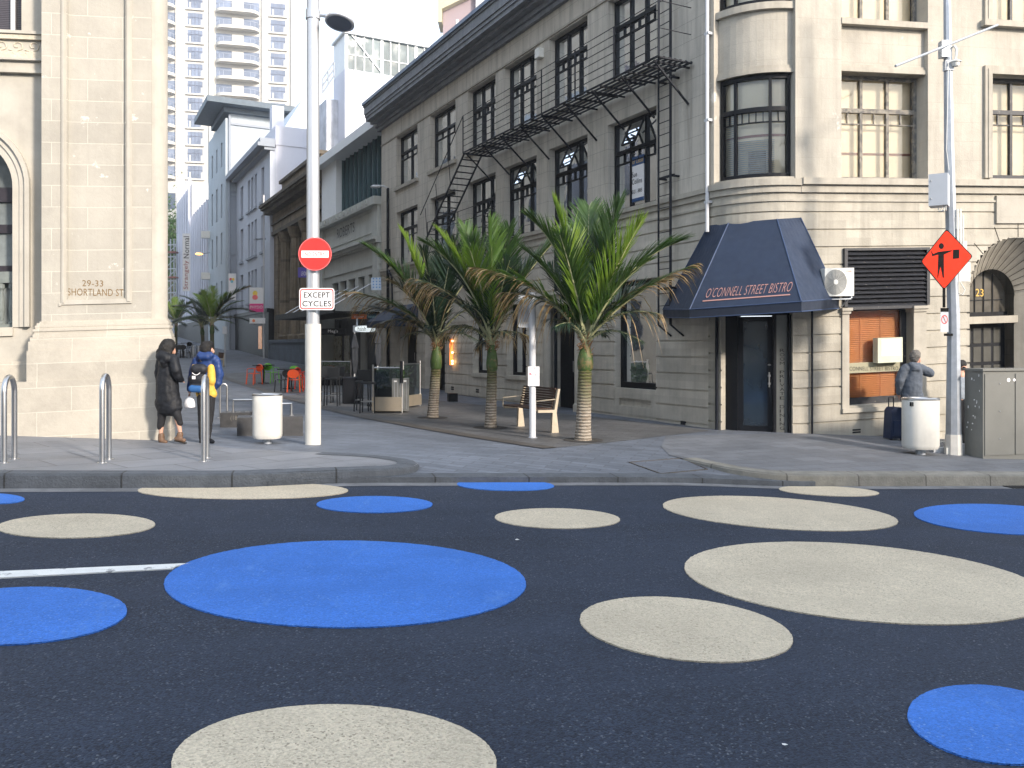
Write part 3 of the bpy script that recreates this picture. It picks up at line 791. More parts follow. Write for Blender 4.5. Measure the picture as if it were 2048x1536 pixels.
# ground floor of the rounded corner: door between two stone piers
zd = -.05
mb = MB(); dA, dB = .34, 1.80
wall(mb, FC, 0, CL, -.8, 4.80, [(dA, dB, -.9, 2.75)], grooves=[4.41-.3535*i for i in range(14)], thick=.6)
mb.build('corner_pier', M['rust_front'], cb)
mb = MB()
mb.fbox(FC, dA, dB, 2.35, 2.75, -.4, -.14); mb.fbox(FC, dA, dA+.30, zd, 2.35, -.34, -.16); mb.fbox(FC, dB-.36, dB-.30, zd, 2.35, -.30, -.12); mb.fbox(FC, dB-.05, dB, zd, 2.35, -.30, -.06)
mb.build('door_frame', M['black'], cb)
D0 = FC.P(dA+.30, zd, -.22); D1 = FC.P(dB-.36, zd, -.22); dv = (D1-D0); dl = dv.length; dv.normalize()
FD = Fr(D0, dv, (dv.y, -dv.x, 0))
mb = MB(); mb.fbox(FD, 0, dl, 0.02, 2.38, -.05, 0.); mb.fbox(FD, .0, .10, .02, 2.38, 0, .02); mb.fbox(FD, dl-.10, dl, .02, 2.38, 0, .02); mb.fbox(FD, .10, dl-.10, .02, .16, 0, .02); mb.fbox(FD, .10, dl-.10, 2.28, 2.38, 0, .02)
dr = mb.build('door', M['black'], cb)
mb = MB(); mb.face([FD.P(.10, .16, .004), FD.P(dl-.10, .16, .004), FD.P(dl-.10, 2.28, .004), FD.P(.10, 2.28, .004)]); mb.build('door_glass', mat('smoked_door_glass', (.012, .022, .035), .12, var=.4, sc=1., spec=.8), dr)
mb = MB(); mb.tube([FD.P(dl-.06, .95, .07), FD.P(dl-.06, 1.25, .07)], .014); mb.fbox(FD, dl-.085, dl-.035, 1.0, 1.04, .0, .07); mb.fbox(FD, dl-.085, dl-.035, 1.16, 1.2, .0, .07); mb.lathe(FD.P(dl-.06, 1.38, .03), [(.0, 0), (.03, .01), (.03, .03), (0, .04)]); mb.build('handle', M['steel'], dr)
mb = MB(); mb.fbox(FC, dA-.02, dB+.02, -.6, zd+.02, -.6, .03); mb.build('door_step', M['slabs_right'], cb)
# bronze side light with the vertical lettering
S0 = FC.P(dB-.30, zd, -.14); S1 = FC.P(dB-.05, zd, -.14); sv = S1-S0; sl = sv.length; sv.normalize(); FS = Fr(S0, sv, (sv.y, -sv.x, 0))
mb = MB(); mb.fbox(FS, 0, sl, 0, 2.4, -.04, 0); sp = mb.build('side_panel', mat('grey_glass_panel', (.10, .105, .10), .15, var=.2, sc=1., spec=.9), cb)
word = 'ROOM PRIVATE DINING'
for i, ch in enumerate(word):
    if ch == ' ': continue
    z_ = 1.72-i*.087
    text(ch, FS.P(sl*.32, z_-.06, .0), FS.D*(.02 if ch == 'I' else sl*.42), V((0, 0, .062)), M['signblack'], sp, depth=.004)
mb = MB(); mb.box(FC.P(CL+.02, -.1, .1), .001, .001, .001)
# black drainpipes beside the door and white one above
mb = MB(); mb.tube([FC.P(.26, -.05, .03), FC.P(.26, 3.2, .03)], .035); mb.split('drainpipe', M['iron'], cb)
mb = MB(); P0 = FR.P(.22, 0, 0); z0 = G(P0.x, P0.y)
mb.tube([FR.P(.24, -.12, .05), FR.P(.24, 2.9, .05)], .022); mb.split('drainpipe', M['iron'], cb)
mb = MB(); mb.tube([FC.P(.06, 4.1, .09), FC.P(.06, 12, .09)], .04); 
for z_ in (4.7, 6.4, 8.2): mb.fbox(FC, .0, .12, z_, z_+.05, .0, .12)
mb.split('drainpipe', M['polewhite'], cb)

# --- bistro front
def ur(px, w=0): return FR.u(px, w)
def zr(px, py, w=0): return FR.z(px, py, w)
w1a, w1b = ur(1683), ur(1856); zA1, zA0 = zr(1760, 143), zr(1760, 357); zB0 = zr(1760, 40)
w2a, w2b = ur(1980), ur(2150)
Z2T = 10.9
print('FR', w1a, w1b, zA1, zA0, zB0, w2a, w2b, zr(2010, 150), zr(2010, 357), zr(2010, 45))
UR = 9.5
z2b_1, z2b_0 = zr(2010, 150), zr(2010, 357)
mb = MB(); ops = [(w1a, w1b, zA0-.04, 12), (w2a, w2b, z2b_0, z2b_1), (w2a, w2b, zr(2010, 45), Z2T)]
wall(mb, FR, 0, UR, 4.86, 12, ops)
mb.fbox(FR, w1a, w1b, zA1, zB0-.12, -.4, -.12); mb.fbox(FR, w1a, w1b, Z2T, 12, -.4, -.12)
mb.build('wall', M['wall_front'], cb)
mb = MB()
mb.fbox(FR, 0, UR, 4.95, 5.08, -.2, .13); mb.fbox(FR, 0, UR, 4.80, 4.95, -.2, .06); mb.fbox(FR, 0, UR, 4.62, 4.66, -.2, .03)
mb.fbox(FR, w1a, w1b, zA1+.0, zA1+.09, -.35, -.05); mb.fbox(FR, w1a, w1b, zA1+.09, zA1+.15, -.35, -.08)
mb.fbox(FR, w1a+.0, w1b-.0, zB0-.12, zB0, -.35, .02)
for (a, b, z0, z1) in ((w2a, w2b, z2b_0, z2b_1), (w2a, w2b, zr(2010, 45), Z2T)):
    mb.fbox(FR, a-.17, a, z0, z1+.17, -.1, .06); mb.fbox(FR, b, b+.17, z0, z1+.17, -.1, .06); mb.fbox(FR, a, b, z1, z1+.17, -.1, .06); mb.fbox(FR, a-.1, a, z0, z1+.1, -.1, .075)
mb.fbox(FR, w2a-.25, w2b+.25, zr(2010, 45)-.13, zr(2010, 45), -.1, .14)
mb.build('string_course', M['trim'], cb)
W_ = -.36
for z0, z1 in ((zA0, zA1), (zB0, Z2T)):
    window(FR, w1a, w1b-.0, z0, z1, cb, w=W_, cols=3, tr=.68, glass='glass_clear', fm='barewood', room='roomlit', small=2, fw=.07, rd=.18)
for z0, z1 in ((z2b_0, z2b_1), (zr(2010, 45), Z2T)):
    window(FR, w2a, w2b, z0, z1, cb, w=-.25, cols=3, tr=.68, glass='glass_clear', fm='wornblack', room='roomlit', small=2, fw=.09, rd=.2)
mb = MB(); mb.fbox(FR, w1a, w1b, zr(1800, 300), zr(1800, 300)+.05, -.54, -.53); mb.build('picture_rail', mat('dark_red_rail', (.2, .08, .05), .6), cb)
# ground floor of the bistro front
lv0, lv1, lz1, lz0 = ur(1686), ur(1856), zr(1770, 496), zr(1770, 612)
bw0, bw1, bz1, bz0 = ur(1697), ur(1826), zr(1760, 614), zr(1760, 808)
ac_u, ac_z, ac_r = ur(2062), zr(2062, 628), 0.
ar_u = ur(2036); ar_z = zr(2036, 590); ar_R = 1.23; lt = 2.40-FR.k*ar_u
print('arch', ar_u, ar_z, lv0, lv1, lz0, lz1, bw0, bw1, bz0, bz1)
opsg = [(lv0+.05, lv1-.05, lz0, lz1), (bw0, bw1, bz0, lz0+.01), (ar_u-ar_R, ar_u+ar_R, -2, ar_z)]
nst = 14                                                   # stepped rows that the voussoir ring covers
mb = MB(); 
for i in range(nst):
    z0 = ar_z+ar_R*math.sin(math.pi/2*i/nst); z1 = ar_z+ar_R*math.sin(math.pi/2*(i+1)/nst); h = ar_R*math.cos(math.pi/2*(i+.0)/nst)
    opsg.append((ar_u-h, ar_u+h, z0, z1))
wall(mb, FR, 0, UR, -1.6, 4.80, opsg, grooves=[4.41-.3535*i for i in range(16)], thick=.45)
mb.build('ground_floor_wall', M['rust_front'], cb)
# splayed shell arch
n = 24; ri, dep = .60, .72
rows = []; uv = []
for i in range(n+1):
    a = math.pi*i/n; row = []; q = []
    for j in range(6):
        f = j/5.; r = ar_R+.02+(ri-ar_R)*f; row.append(FR.P(ar_u-math.cos(a)*r, ar_z+math.sin(a)*r, -dep*f**.8)); q.append((a, f))
    rows.append(row); uv.append(q)
mb = MB(); mb.grid(rows, uv)
for s_ in (-1, 1):                                          # splayed jambs below the springing
    mb.face([FR.P(ar_u+s_*(ar_R+.02), ar_z, 0), FR.P(ar_u+s_*ri, ar_z, -dep), FR.P(ar_u+s_*ri, -1.6, -dep), FR.P(ar_u+s_*(ar_R+.02), -1.6, 0)])
mb.build('shell_arch', M['trim'], cb, smooth=True)
mb = MB()
for i in range(1, 16):
    a = math.pi*i/16
    mb.tube([FR.P(ar_u-math.cos(a)*r, ar_z+math.sin(a)*r, w_) for r, w_ in ((ar_R+.03, .01), (.85*ar_R+.15*ri, -dep*.22), ((ar_R+ri)/2, -dep*.56), (ri, -dep*.98))], .006, 5)
for i in range(1, 8):
    a = math.pi*i/8; r0, r1 = ar_R+.02, ar_R+.35
    mb.bar(FR.P(ar_u-math.cos(a)*r0, ar_z+math.sin(a)*r0, 0), FR.P(ar_u-math.cos(a)*r1, ar_z+math.sin(a)*r1, 0), .016, .008)
mb.build('arch_joint', M['signblack'], cb)
mb = MB(); mb.fbox(FR, ur(1990), ur(1990)+1.3, zr(2020, 447), zr(2020, 392), -.1, .05); mb.build('keystone_panel', M['wall_front'], cb)
mb = MB(); mb.fbox(FR, ar_u-ri-.05, ar_u+ri+.05, lt-.16, lt, -dep-.3, -dep+.06); mb.build('lintel', M['trim'], cb)
mb = MB(); ring = [(ar_u-ri, lt)]+[(ar_u-math.cos(math.pi*i/20)*ri, ar_z+math.sin(math.pi*i/20)*(ri-.01)) for i in range(21)]+[(ar_u+ri, lt)]
mb.prism(FR, list(reversed(ring)), -dep-.30, -dep-.26); fan = mb.build('fanlight', mat('dark_fanlight_glass', (.10, .09, .075), .15, var=.4, sc=1.5, spec=.8), cb)
mb = MB()
for du in (-.22, 0.02, .26): mb.fbox(FR, ar_u+du-.012, ar_u+du+.012, lt, ar_z+math.sqrt(max(.01, ri*ri-du*du)), -dep-.26, -dep-.24)
mb.fbox(FR, ar_u-ri+.08, ar_u+ri-.08, lt+.36, lt+.38, -dep-.26, -dep-.24); mb.fbox(FR, ar_u-ri, ar_u+ri, lt, lt+.10, -dep-.26, -dep-.18)
mb.build('glazing_bar', M['black'], fan)
text('23', FR.P(ar_u-.20, lt+.46, -dep-.25), FR.D*.21, V((0, 0, .17)), M['gold'], cb, depth=.01)
mb = MB(); mb.fbox(FR, ar_u-ri, ar_u+ri, -1.4, lt-.16, -dep-.30, -dep-.26); dr = mb.build('entrance_door', M['black'], cb)
mb = MB()
for i in range(4):
    for j in range(5):
        u0 = ar_u-ri+.08+i*.27; z0 = lt-.60-j*.42
        mb.fbox(FR, u0, u0+.2, z0, z0+.34, -dep-.26, -dep-.25)
mb.build('pane', mat('dim_door_pane', (.07, .068, .06), .2, var=.3, sc=1, spec=.7), dr)
# louvre and bistro window
mb = MB(); mb.fbox(FR, lv0, lv1, lz0-.06, lz1, -.12, -.06)
mb.fbox(FR, lv0, lv0+.07, lz0, lz1, -.06, .06); mb.fbox(FR, lv1-.07, lv1, lz0, lz1, -.06, .06); mb.fbox(FR, lv0+.07, lv1-.07, lz1-.05, lz1, -.06, .06); mb.fbox(FR, lv0+.07, lv1-.07, lz0-.06, lz0, -.06, .06)
nl = 13
for i in range(nl):
    z = lz0+(lz1-.05-lz0)*(i+.5)/nl; h = (lz1-lz0)/nl*.42
    P = FR.P; a, b = lv0+.07, lv1-.07
    mb.face([P(a, z-h, .05), P(b, z-h, .05), P(b, z+h, -.04), P(a, z+h, -.04)]); mb.face([P(a, z-h, .05), P(a, z-h-.012, .045), P(b, z-h-.012, .045), P(b, z-h, .05)])
mb.build('louvre', M['wornblack'], cb)
mb = MB()
for u_ in (ur(1683), ur(1826)):
    wd = ur(1697)-ur(1683) if u_ < bw0 else ur(1851)-ur(1826)
    mb.fbox(FR, u_, u_+wd, bz0-.05, bz1-.12, -.25, .03); mb.fbox(FR, u_-.02, u_+wd+.02, bz1-.12, bz1-.06, -.25, .06); mb.fbox(FR, u_-.04, u_+wd+.04, bz1-.06, bz1, -.25, .09)
mb.fbox(FR, ur(1683), ur(1851), bz0-.14, bz0-.05, -.25, .05)
mb.build('window_pilaster', M['trim'], cb)
W_ = -.2
mb = MB(); mb.fbox(FR, bw0, bw0+.04, bz0, bz1, W_-.05, W_); mb.fbox(FR, bw1-.14, bw1, bz0, bz1, W_-.05, W_); mb.fbox(FR, bw0+.04, bw1-.14, bz0, bz0+.14, W_-.05, W_); mb.fbox(FR, bw0+.04, bw1-.14, bz1-.06, bz1+.02, W_-.05, W_)
fr_ = mb.build('shop_window', M['wornblack'], cb)
mb = MB(); P = FR.P; mb.face([P(bw0+.04, bz0+.14, W_-.02), P(bw1-.14, bz0+.14, W_-.02), P(bw1-.14, bz1-.06, W_-.02), P(bw0+.04, bz1-.06, W_-.02)]); mb.build('pane', M['glass_clear'], fr_)
mb = MB(); nb = 46
for i in range(nb):
    z = bz0+.12+(bz1-bz0-.15)*i/nb
    mb.face([P(bw0, z, W_-.10), P(bw1, z, W_-.10), P(bw1, z+.034, W_-.125), P(bw0, z+.034, W_-.125)]); mb.face([P(bw0, z, W_-.10), P(bw0, z-.004, W_-.12), P(bw1, z-.004, W_-.12), P(bw1, z, W_-.10)])
for f in (.32, .64):
    u_ = bw0+(bw1-bw0)*f; mb.fbox(FR, u_-.006, u_+.006, bz0, bz1, W_-.095, W_-.09)
mb.fbox(FR, bw0, bw1, bz0, bz1, W_-.2, W_-.16)
mb.build('blind', M['blind'], fr_)
g0, g1 = zr(1700, 748), zr(1700, 727)
mb = MB(); mb.fbox(FR, bw0+.04, bw1-.14, g0, g1, W_-.018, W_-.012); gb = mb.build('glass_band', mat('olive_glass_band', (.30, .28, .19), .5), fr_)
text("O'CONNELL STREET BISTRO", P(bw0+.07, g0+.06, W_-.012), FR.D*(bw1-bw0-.26), V((0, 0, .085)), mat('dark_green_letter', (.05, .05, .035), .6), fr_, depth=.004)
mu0, mu1, mz0, mz1 = ur(1766), ur(1808), zr(1787, 725), zr(1787, 675)
mb = MB(); mb.fbox(FR, mu0-.09, mu1, mz0, mz1, W_+.0, W_+.16); mx = mb.build('menu_case', mat('pale_green_case', (.50, .52, .40), .5), cb)
mb = MB(); mb.fbox(FR, mu0+.0, mu1-.06, mz0+.14, mz1-.04, W_+.16, W_+.164); mb.build('menu_sheet', M['signwhite'], mx)
mb = MB()
for k in range(7): mb.fbox(FR, mu0+.03, mu1-.10-(k % 3)*.03, mz0+.2+k*.028, mz0+.205+k*.028, W_+.164, W_+.166)
mb.build('menu_print', M['boxgrey'], mx)
mb = MB()
for k in (0, 1): mb.fbox(FR, ur(1705), ur(1721), zr(1712, 866)+k*.05, zr(1712, 866)+k*.05+.03, -.02, .006)
mb.split('air_vent', M['black'], cb)
# roof
mb = MB(); top = [FO.P(UO, 12.05, -.2)]+[FO.P(0, 12.05, -.2)]+[FC.P(CL*i/6, 12.05, -.2) for i in range(7)]+[V((*FR.P(UR, 0, -.2)[:2], 12.05))]+[V((*FR.P(UR, 0, -14)[:2], 12.05)), FO.P(UO, 12.05, -14)]
mb.face(top); mb.build('roof', M['cornice'], cb)
mb = MB(); mb.fbox(FR, UR-.3, UR, -2, 12, -14, -.1); mb.build('end_wall', M['wall_side'], cb)

# --- awning with its lettering (navy canvas on the rounded corner)
T1, T2, T3, T4 = FC.P(-.10, 4.22, .06), FC.P(.42, 4.27, .05), FC.P(1.52, 4.28, .06), FC.P(CL+.04, 4.30, .05)
T2 = wp(1457, 446, 17.15); T3 = wp(1554, 438, 16.62); T1 = wp(1417, 451, 17.50); T4 = wp(1601, 435, 16.72)
b1 = FO.uz(1326, 619, .03); D1 = FO.P(*b1, .03); D2 = wp(1379, 619, 16.3); D3 = wp(1603, 603, 15.2); b4 = FR.uz(1678, 597, .03); D4 = FR.P(*b4, .03)
aw = thing('awning', "navy canvas awning over the corner door, lettered O'CONNELL STREET BISTRO", 'awning', (5, 16.5, 2.3))
def vv(p, h): return V((p.x, p.y, p.z-h))
mb = MB()
for q in ([T1, D1, D2, T2], [T2, D2, D3, T3], [T3, D3, D4, T4]):
    a, b, c, d = q; rows = [[a.lerp(b, i/8)+(d.lerp(c, i/8)-a.lerp(b, i/8))*(j/8) for j in range(9)] for i in range(9)]
    mb.grid(rows)
mb.face([T1, T2, T3, T4])
mb.build('canopy', M['navy'], aw)
mb = MB(); hh = (.17, .17, .185, .205)
V1, V2, V3, V4 = vv(D1, .18), vv(D2, .165), vv(D3, .18), vv(D4, .20)
for a, b, c, d in ((D1, V1, V2, D2), (D2, V2, V3, D3), (D3, V3, V4, D4)): mb.face([a, b, c, d])
mb.build('valance', M['navyval'], aw)
mb = MB()
for a, b in ((T2, D2), (T3, D3), (D1, D2), (D2, D3), (D3, D4), (T1, D1), (T4, D4)): mb.tube([a, b], .014, 6)
for a, b in ((V1, V2), (V2, V3), (V3, V4)): mb.tube([a, b], .012, 6)
mb.build('frame', mat('navy_piping', (.03, .055, .12), .6), aw)
# lettering on the front facet
nn = (D3-D2).cross(T2-D2).normalized()
if nn.y > 0: nn = -nn
def onf(s, t): 
    L = D2.lerp(T2, t); Q = D3.lerp(T3, t); return L.lerp(Q, s)
p00, p10, p01 = onf(.11, .115), onf(.93, .115), onf(.11, .222)
text("O'CONNELL STREET BISTRO", p00+nn*.008, p10-p00, (p01-p00), M['copper'], aw, depth=.006, weight=-.012)
mb = MB(); q0, q1 = onf(.10, .075), onf(.92, .075); q2, q3 = onf(.92, .088), onf(.10, .088)
mb.face([q+nn*.012 for q in (q0, q1, q2, q3)]); mb.build('underline', M['copper'], aw)

# --- air conditioning unit on its bracket
Fa = FR; a0_, a1_ = ur(1650, .35), ur(1708, .35)
z0_, z1_ = zr(1680, 592, .35), zr(1680, 536, .35)
ac = thing('air_conditioner', 'cream air conditioning unit fixed to the wall between awning and black louvre', 'air conditioner', FR.P((a0_+a1_)/2, z0_, .2))
mb = MB(); mb.fbox(FR, a0_, a1_, z0_, z1_, .10, .35); mb.build('casing', M['boxwhite'], ac, bevel=.01)
cu = a0_+(a1_-a0_)*.36; cz = (z0_+z1_)/2; rr = (z1_-z0_)*.45
mb = MB()
for k in range(10): mb.tube([FR.P(cu+math.cos(t*math.pi/16)*rr*(k+1)/10, cz+math.sin(t*math.pi/16)*rr*(k+1)/10, .357) for t in range(33)], .0035, 4, caps=False)
for k in range(12): mb.bar(FR.P(cu, cz, .357), FR.P(cu+math.cos(k*math.pi/6)*rr, cz+math.sin(k*math.pi/6)*rr, .357), .005)
mb.build('fan_grille', mat('grey_grille', (.38, .38, .36), .5), ac)
mb = MB(); mb.prism(FR, [(cu+math.cos(t*math.pi/12)*.05, cz+math.sin(t*math.pi/12)*.05) for t in range(24)], .355, .365); mb.build('fan_hub', M['boxwhite'], ac)
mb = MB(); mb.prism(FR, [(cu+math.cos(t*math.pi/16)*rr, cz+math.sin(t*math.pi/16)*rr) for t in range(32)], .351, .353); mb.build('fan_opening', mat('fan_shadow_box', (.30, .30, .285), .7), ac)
text('TOSHIBA', FR.P(a1_-.20, z1_-.08, .352), FR.D*.15, V((0, 0, .035)), M['signred'], ac, depth=.003)
mb = MB(); mb.bar(FR.P(a0_+.06, z0_-.03, .03), FR.P(a0_+.06, z0_-.03, .36), .03); mb.bar(FR.P(a1_-.06, z0_-.03, .03), FR.P(a1_-.06, z0_-.03, .36), .03); mb.bar(FR.P(a1_-.06, z0_-.2, .03), FR.P(a1_-.06, z0_-.04, .3), .025); mb.bar(FR.P(a0_+.06, z0_-.06, .34), FR.P(a1_-.06, z0_-.06, .34), .02)
mb.build('bracket', M['galv'], ac)

# --- unseen building and footpath added across the road: window reflections, road in shade
ob = thing('added_opposite_building', 'unseen stone office building added across the road for window reflections and road shade', 'building', (*xy(0, -9.5), 0))
FX = Fr((*xy(0, -9.5), 0), (-SC, -SS, 0), (-SS, SC, 0))
mb = MB(); ops = []
for i in range(16):
    for z_ in (.6, 5.): ops.append((-38+i*4.8, -35.4+i*4.8, z_, z_+2.9))
wall(mb, FX, -40, 40, -4, 10., ops, thick=.4); mb.build('wall', mat('opposite_stone', (.6, .55, .46), .85, var=.1), ob)
mb = MB(); mb.fbox(FX, -40, 40, -4, 9.9, -.9, -.8); mb.build('glazing', Mb0, ob)
mb = MB(); mb.fbox(FX, -40, 40, 10.0, 10.4, -12, .5); mb.build('roof', M['cornice'], ob)
mb = MB(); mb.fbox(FX, -40, 40, -4, .4-.2, -1, .3) if False else None
ns2 = [-9.6, -5.5]; ts2 = [-60+4*i for i in range(31)]
mb = MB(); mb.grid([[(*xy(t, n), Rd(t, 0)+.15) for n in ns2] for t in ts2], [[(t, n) for n in ns2] for t in ts2]); mb.grid([[(*xy(t, -5.5), Rd(t, 0)+.15), (*xy(t, -5.5), Rd(t, 0)-.1)] for t in ts2], [[(t, 0), (t, .2)] for t in ts2]); mb.build('footpath', M['slabs'], kind='structure')
# ================================================================== left building (29-33)
lb = thing('bank_building', 'pale limestone building on the left with a carved pier and arched window', 'building', (LC.x, LC.y, 0))
def ul(px, w=0): return FL.u(px, w)
def zl(px, py, w=0): return FL.z(px, py, w)
PX0, PX1 = ul(83), ul(331)            # pier shaft
WR = -.42                              # recessed wall to the left of the pier
ac_x, ac_y = -89, 372                  # centre of the arch (px)
au = ul(ac_x, WR); az = zl(ac_x, ac_y, WR)
Ro = ul(62, WR)-au; Ri = ul(27, WR)-au
print('pier', PX0, PX1, 'arch', au, az, Ro, Ri)
zsill = zl(10, 655, WR)
UW0 = PX0-5.5
# recessed wall with arched opening
mb = MB(); nst = 20; ops = [(au-Ri, au+Ri, zsill, az)]
for i in range(nst):
    z0 = az+Ri*math.sin(math.pi/2*i/nst); z1 = az+Ri*math.sin(math.pi/2*(i+1)/nst); h = Ri*math.cos(math.pi/2*i/nst)
    ops.append((au-h, au+h, z0, z1))
zu0 = zl(20, 66, WR); uu1 = ul(43, WR)
ops.append((uu1-1.6, uu1, zu0, 12))
wall(mb, FL, UW0, PX0+.1, -.6, 16, ops, thick=.5, w=WR)
mb.build('wall', M['pier_plain'], lb)
# moulded archivolt
mb = MB()
for (r0, r1, w_) in ((Ri-.01, Ri+.10, .02), (Ri+.10, Ri+.20, .05), (Ri+.20, Ro-.07, .075), (Ro-.07, Ro, .10)):
    n = 28; outl = []
    rows = []
    for w2 in (WR-.0, WR+w_):
        pass
    A = [(au+math.cos(math.pi*i/n)*r0, az+math.sin(math.pi*i/n)*r0) for i in range(n+1)]
    Bq = [(au+math.cos(math.pi*i/n)*r1, az+math.sin(math.pi*i/n)*r1) for i in range(n+1)]
    P = FL.P
    mb.grid([[P(*a, WR-.25) for a in A], [P(*a, WR+w_) for a in A], [P(*b, WR+w_) for b in Bq], [P(*b, WR-.02) for b in Bq]], [[(a[0]+a[1], q) for a in A] for q in (0, .1, .2, .3)])
    for s_ in (1,):
        mb.fbox(FL, au+s_*r0, au+s_*r1, zsill-.0, az, WR-.25, WR+w_)
mb.build('archivolt', M['pier_plain'], lb)
mb = MB(); mb.fbox(FL, au-Ri-.3, au+Ro-.02, zl(40, 735, WR), zl(40, 735, WR)+.10, WR-.2, WR+.12); mb.fbox(FL, UW0, PX0, -.6, zl(40, 735, WR), WR-.2, WR+.16); mb.fbox(FL, UW0, au+Ri, zsill-.14, zsill, WR-.2, WR+.04)
mb.build('window_base', M['plinth'], lb)
# arched window
wf = MB(); 
WG = WR-.32
for z0, z1 in ((zl(10, 405, WG), zl(10, 376, WG)), (zl(10, 467, WG), zl(10, 450, WG)), (zl(10, 545, WG), zl(10, 532, WG))):
    wf.fbox(FL, au-Ri-.05, au+Ri+.05, z0, z1, WG-.06, WG+.05)
wf.fbox(FL, au+Ri-.05, au+Ri+.03, zsill, az, WG-.06, WG+.06)
A = [(au+math.cos(math.pi*i/24)*(Ri+.03), az+math.sin(math.pi*i/24)*(Ri+.03)) for i in range(25)]; Bq = [(au+math.cos(math.pi*i/24)*(Ri-.04), az+math.sin(math.pi*i/24)*(Ri-.04)) for i in range(25)]
wf.grid([[FL.P(*a, WG-.06) for a in A], [FL.P(*a, WG+.06) for a in A], [FL.P(*a, WG+.06) for a in Bq], [FL.P(*a, WG-.06) for a in Bq]])
wo = wf.build('arched_window', mat('plum_black_frame', (.022, .018, .024), .5), lb)
mb = MB(); mb.face([FL.P(au-Ri, zsill, WG), FL.P(au+Ri, zsill, WG), FL.P(au+Ri, az+Ri, WG), FL.P(au-Ri, az+Ri, WG)]); mb.build('pane', mat('reflecting_pane', (.17, .19, .19), .12, var=.5, sc=.9, spec=.9), wo)
mb = MB(); zb0, zb1 = zsill, zl(10, 545, WG)
for k in range(12):
    u_ = au+Ri-.09-k*.155
    mb.lathe(FL.P(u_, zb0, WG+.10), [(.06, 0), (.06, .08), (.03, .12), (.05, .3), (.035, .5), (.025, .62), (.05, .66), (.05, .74)], 8)
mb.fbox(FL, au-Ri, au+Ri-.05, zb0+.74, zb1-.0, WG+.05, WG+.16); mb.fbox(FL, au-Ri, au+Ri-.05, zb0, zb0+.06, WG+.05, WG+.17)
mb.build('balustrade', mat('grey_green_iron', (.16, .18, .17), .6, var=.2, sc=8), lb)
# upper window
mb = MB(); f0 = uu1-1.6; zz_ = zu0
for a, b, c, d in ((uu1-.05, uu1, zz_, 12), (f0, uu1-.05, zz_, zz_+.05)): mb.fbox(FL, a, b, c, d, WR-.3, WR-.22)
uw = mb.build('upper_window', mat('dark_red_frame', (.10, .025, .03), .5), lb)
mb = MB(); u_ = ul(27, WR-.25); mb.fbox(FL, u_-.03, u_+.03, zz_+.05, 12, WR-.28, WR-.21); mb.build('mullion', M['polewhite'], uw)
mb = MB(); mb.fbox(FL, f0, uu1, zz_, 12, WR-.34, WR-.30); mb.build('pane', mat('dark_blind_pane', (.035, .03, .035), .2, var=.2, brick=(9., .03, 0, 0, .006, (.08, .07, .08), .0)), uw)
# enriched bands under the upper window
zz = lambda y: zl(40, y, WR)
mb = MB(); mb.fbox(FL, UW0, PX0+.05, zz(82), zz(72), WR-.1, WR+.10); mb.fbox(FL, UW0, PX0+.05, zz(120), zz(106), WR-.1, WR+.09)
mb.build('rope_moulding', M['carve'], lb)
mb = MB(); mb.fbox(FL, UW0, PX0+.05, zz(72), zz(66), WR-.1, WR+.13); mb.fbox(FL, UW0, PX0+.05, zz(124), zz(120), WR-.1, WR+.12); mb.fbox(FL, UW0, PX0+.05, zz(106), zz(82), WR-.1, WR+.04); mb.fbox(FL, UW0, PX0+.05, zz(142), zz(124), WR-.1, WR+.05); mb.fbox(FL, UW0, PX0+.05, zz(148), zz(142), WR-.1, WR+.09)
mb.build('window_cornice', M['pier_plain'], lb)
mb = MB()
for k in range(9):
    u_ = ul(80, WR+.04)-.10-k*.237; z_ = zz(94)
    pts = [FL.P(u_+math.cos(a)*r, z_+math.sin(a)*r, WR+.045) for a, r in [(-.6+i*.42, .085*(1-i/17.)) for i in range(15)]]
    mb.tube(pts, .012, 5)
    mb.tube([pts[0], FL.P(u_-.02, z_-.085, WR+.045), FL.P(u_-.12, z_-.06, WR+.045)], .012, 5)
mb.build('wave_scroll', M['carve'], lb)
# the pier: face, sunk panel, rounded corner
pu0, pu1, pz0 = ul(135), ul(250), zl(190, 597)
mb = MB(); WP = -.05
pl = zl(200, 640)
mb.fbox(FL, PX0, pu0, pl, 16, -.6, 0); mb.fbox(FL, pu1, ul(303), pl, 16, -.6, 0); mb.fbox(FL, pu0, pu1, pl, pz0, -.6, 0); mb.fbox(FL, pu0, pu1, pz0, 16, -.6, WP)
mb.build('pier_face', M['pier'], lb)
mb = MB()
for a, b in ((pu0-.09, pu0-.02), (pu1+.015, pu1+.105)):
    mb.fbox(FL, a, b, pz0-.09, 16, -.1, .022); mb.fbox(FL, a+.022, b-.022, pz0-.06, 16, -.1, .040)
mb.fbox(FL, pu0-.02, pu1+.015, pz0-.09, pz0-.02, -.1, .022)
mb.fbox(FL, ul(118), pu0-.09, pz0-.11, pz0-.06, -.1, .02)
mb.build('panel_moulding', M['pier_plain'], lb)
# soft rounded corner strip
U3, U4 = ul(303), ul(331)
mb = MB(); rows = []; n = 10; r_ = U4-U3
for z_ in (pl, 16):
    rows.append([FL.P(U3+math.sin(a)*r_, z_, -r_+math.cos(a)*r_-.02) for a in [math.pi/2*i/n for i in range(n+1)]]+[FL.P(U4-.02, z_, -r_-.03)+Do*1.5])
mb.grid(rows, [[(i*.05, z) for i in range(n+2)] for z in (0, 14)]); mb.build('pier_corner', M['pier_plain'], lb, smooth=True)
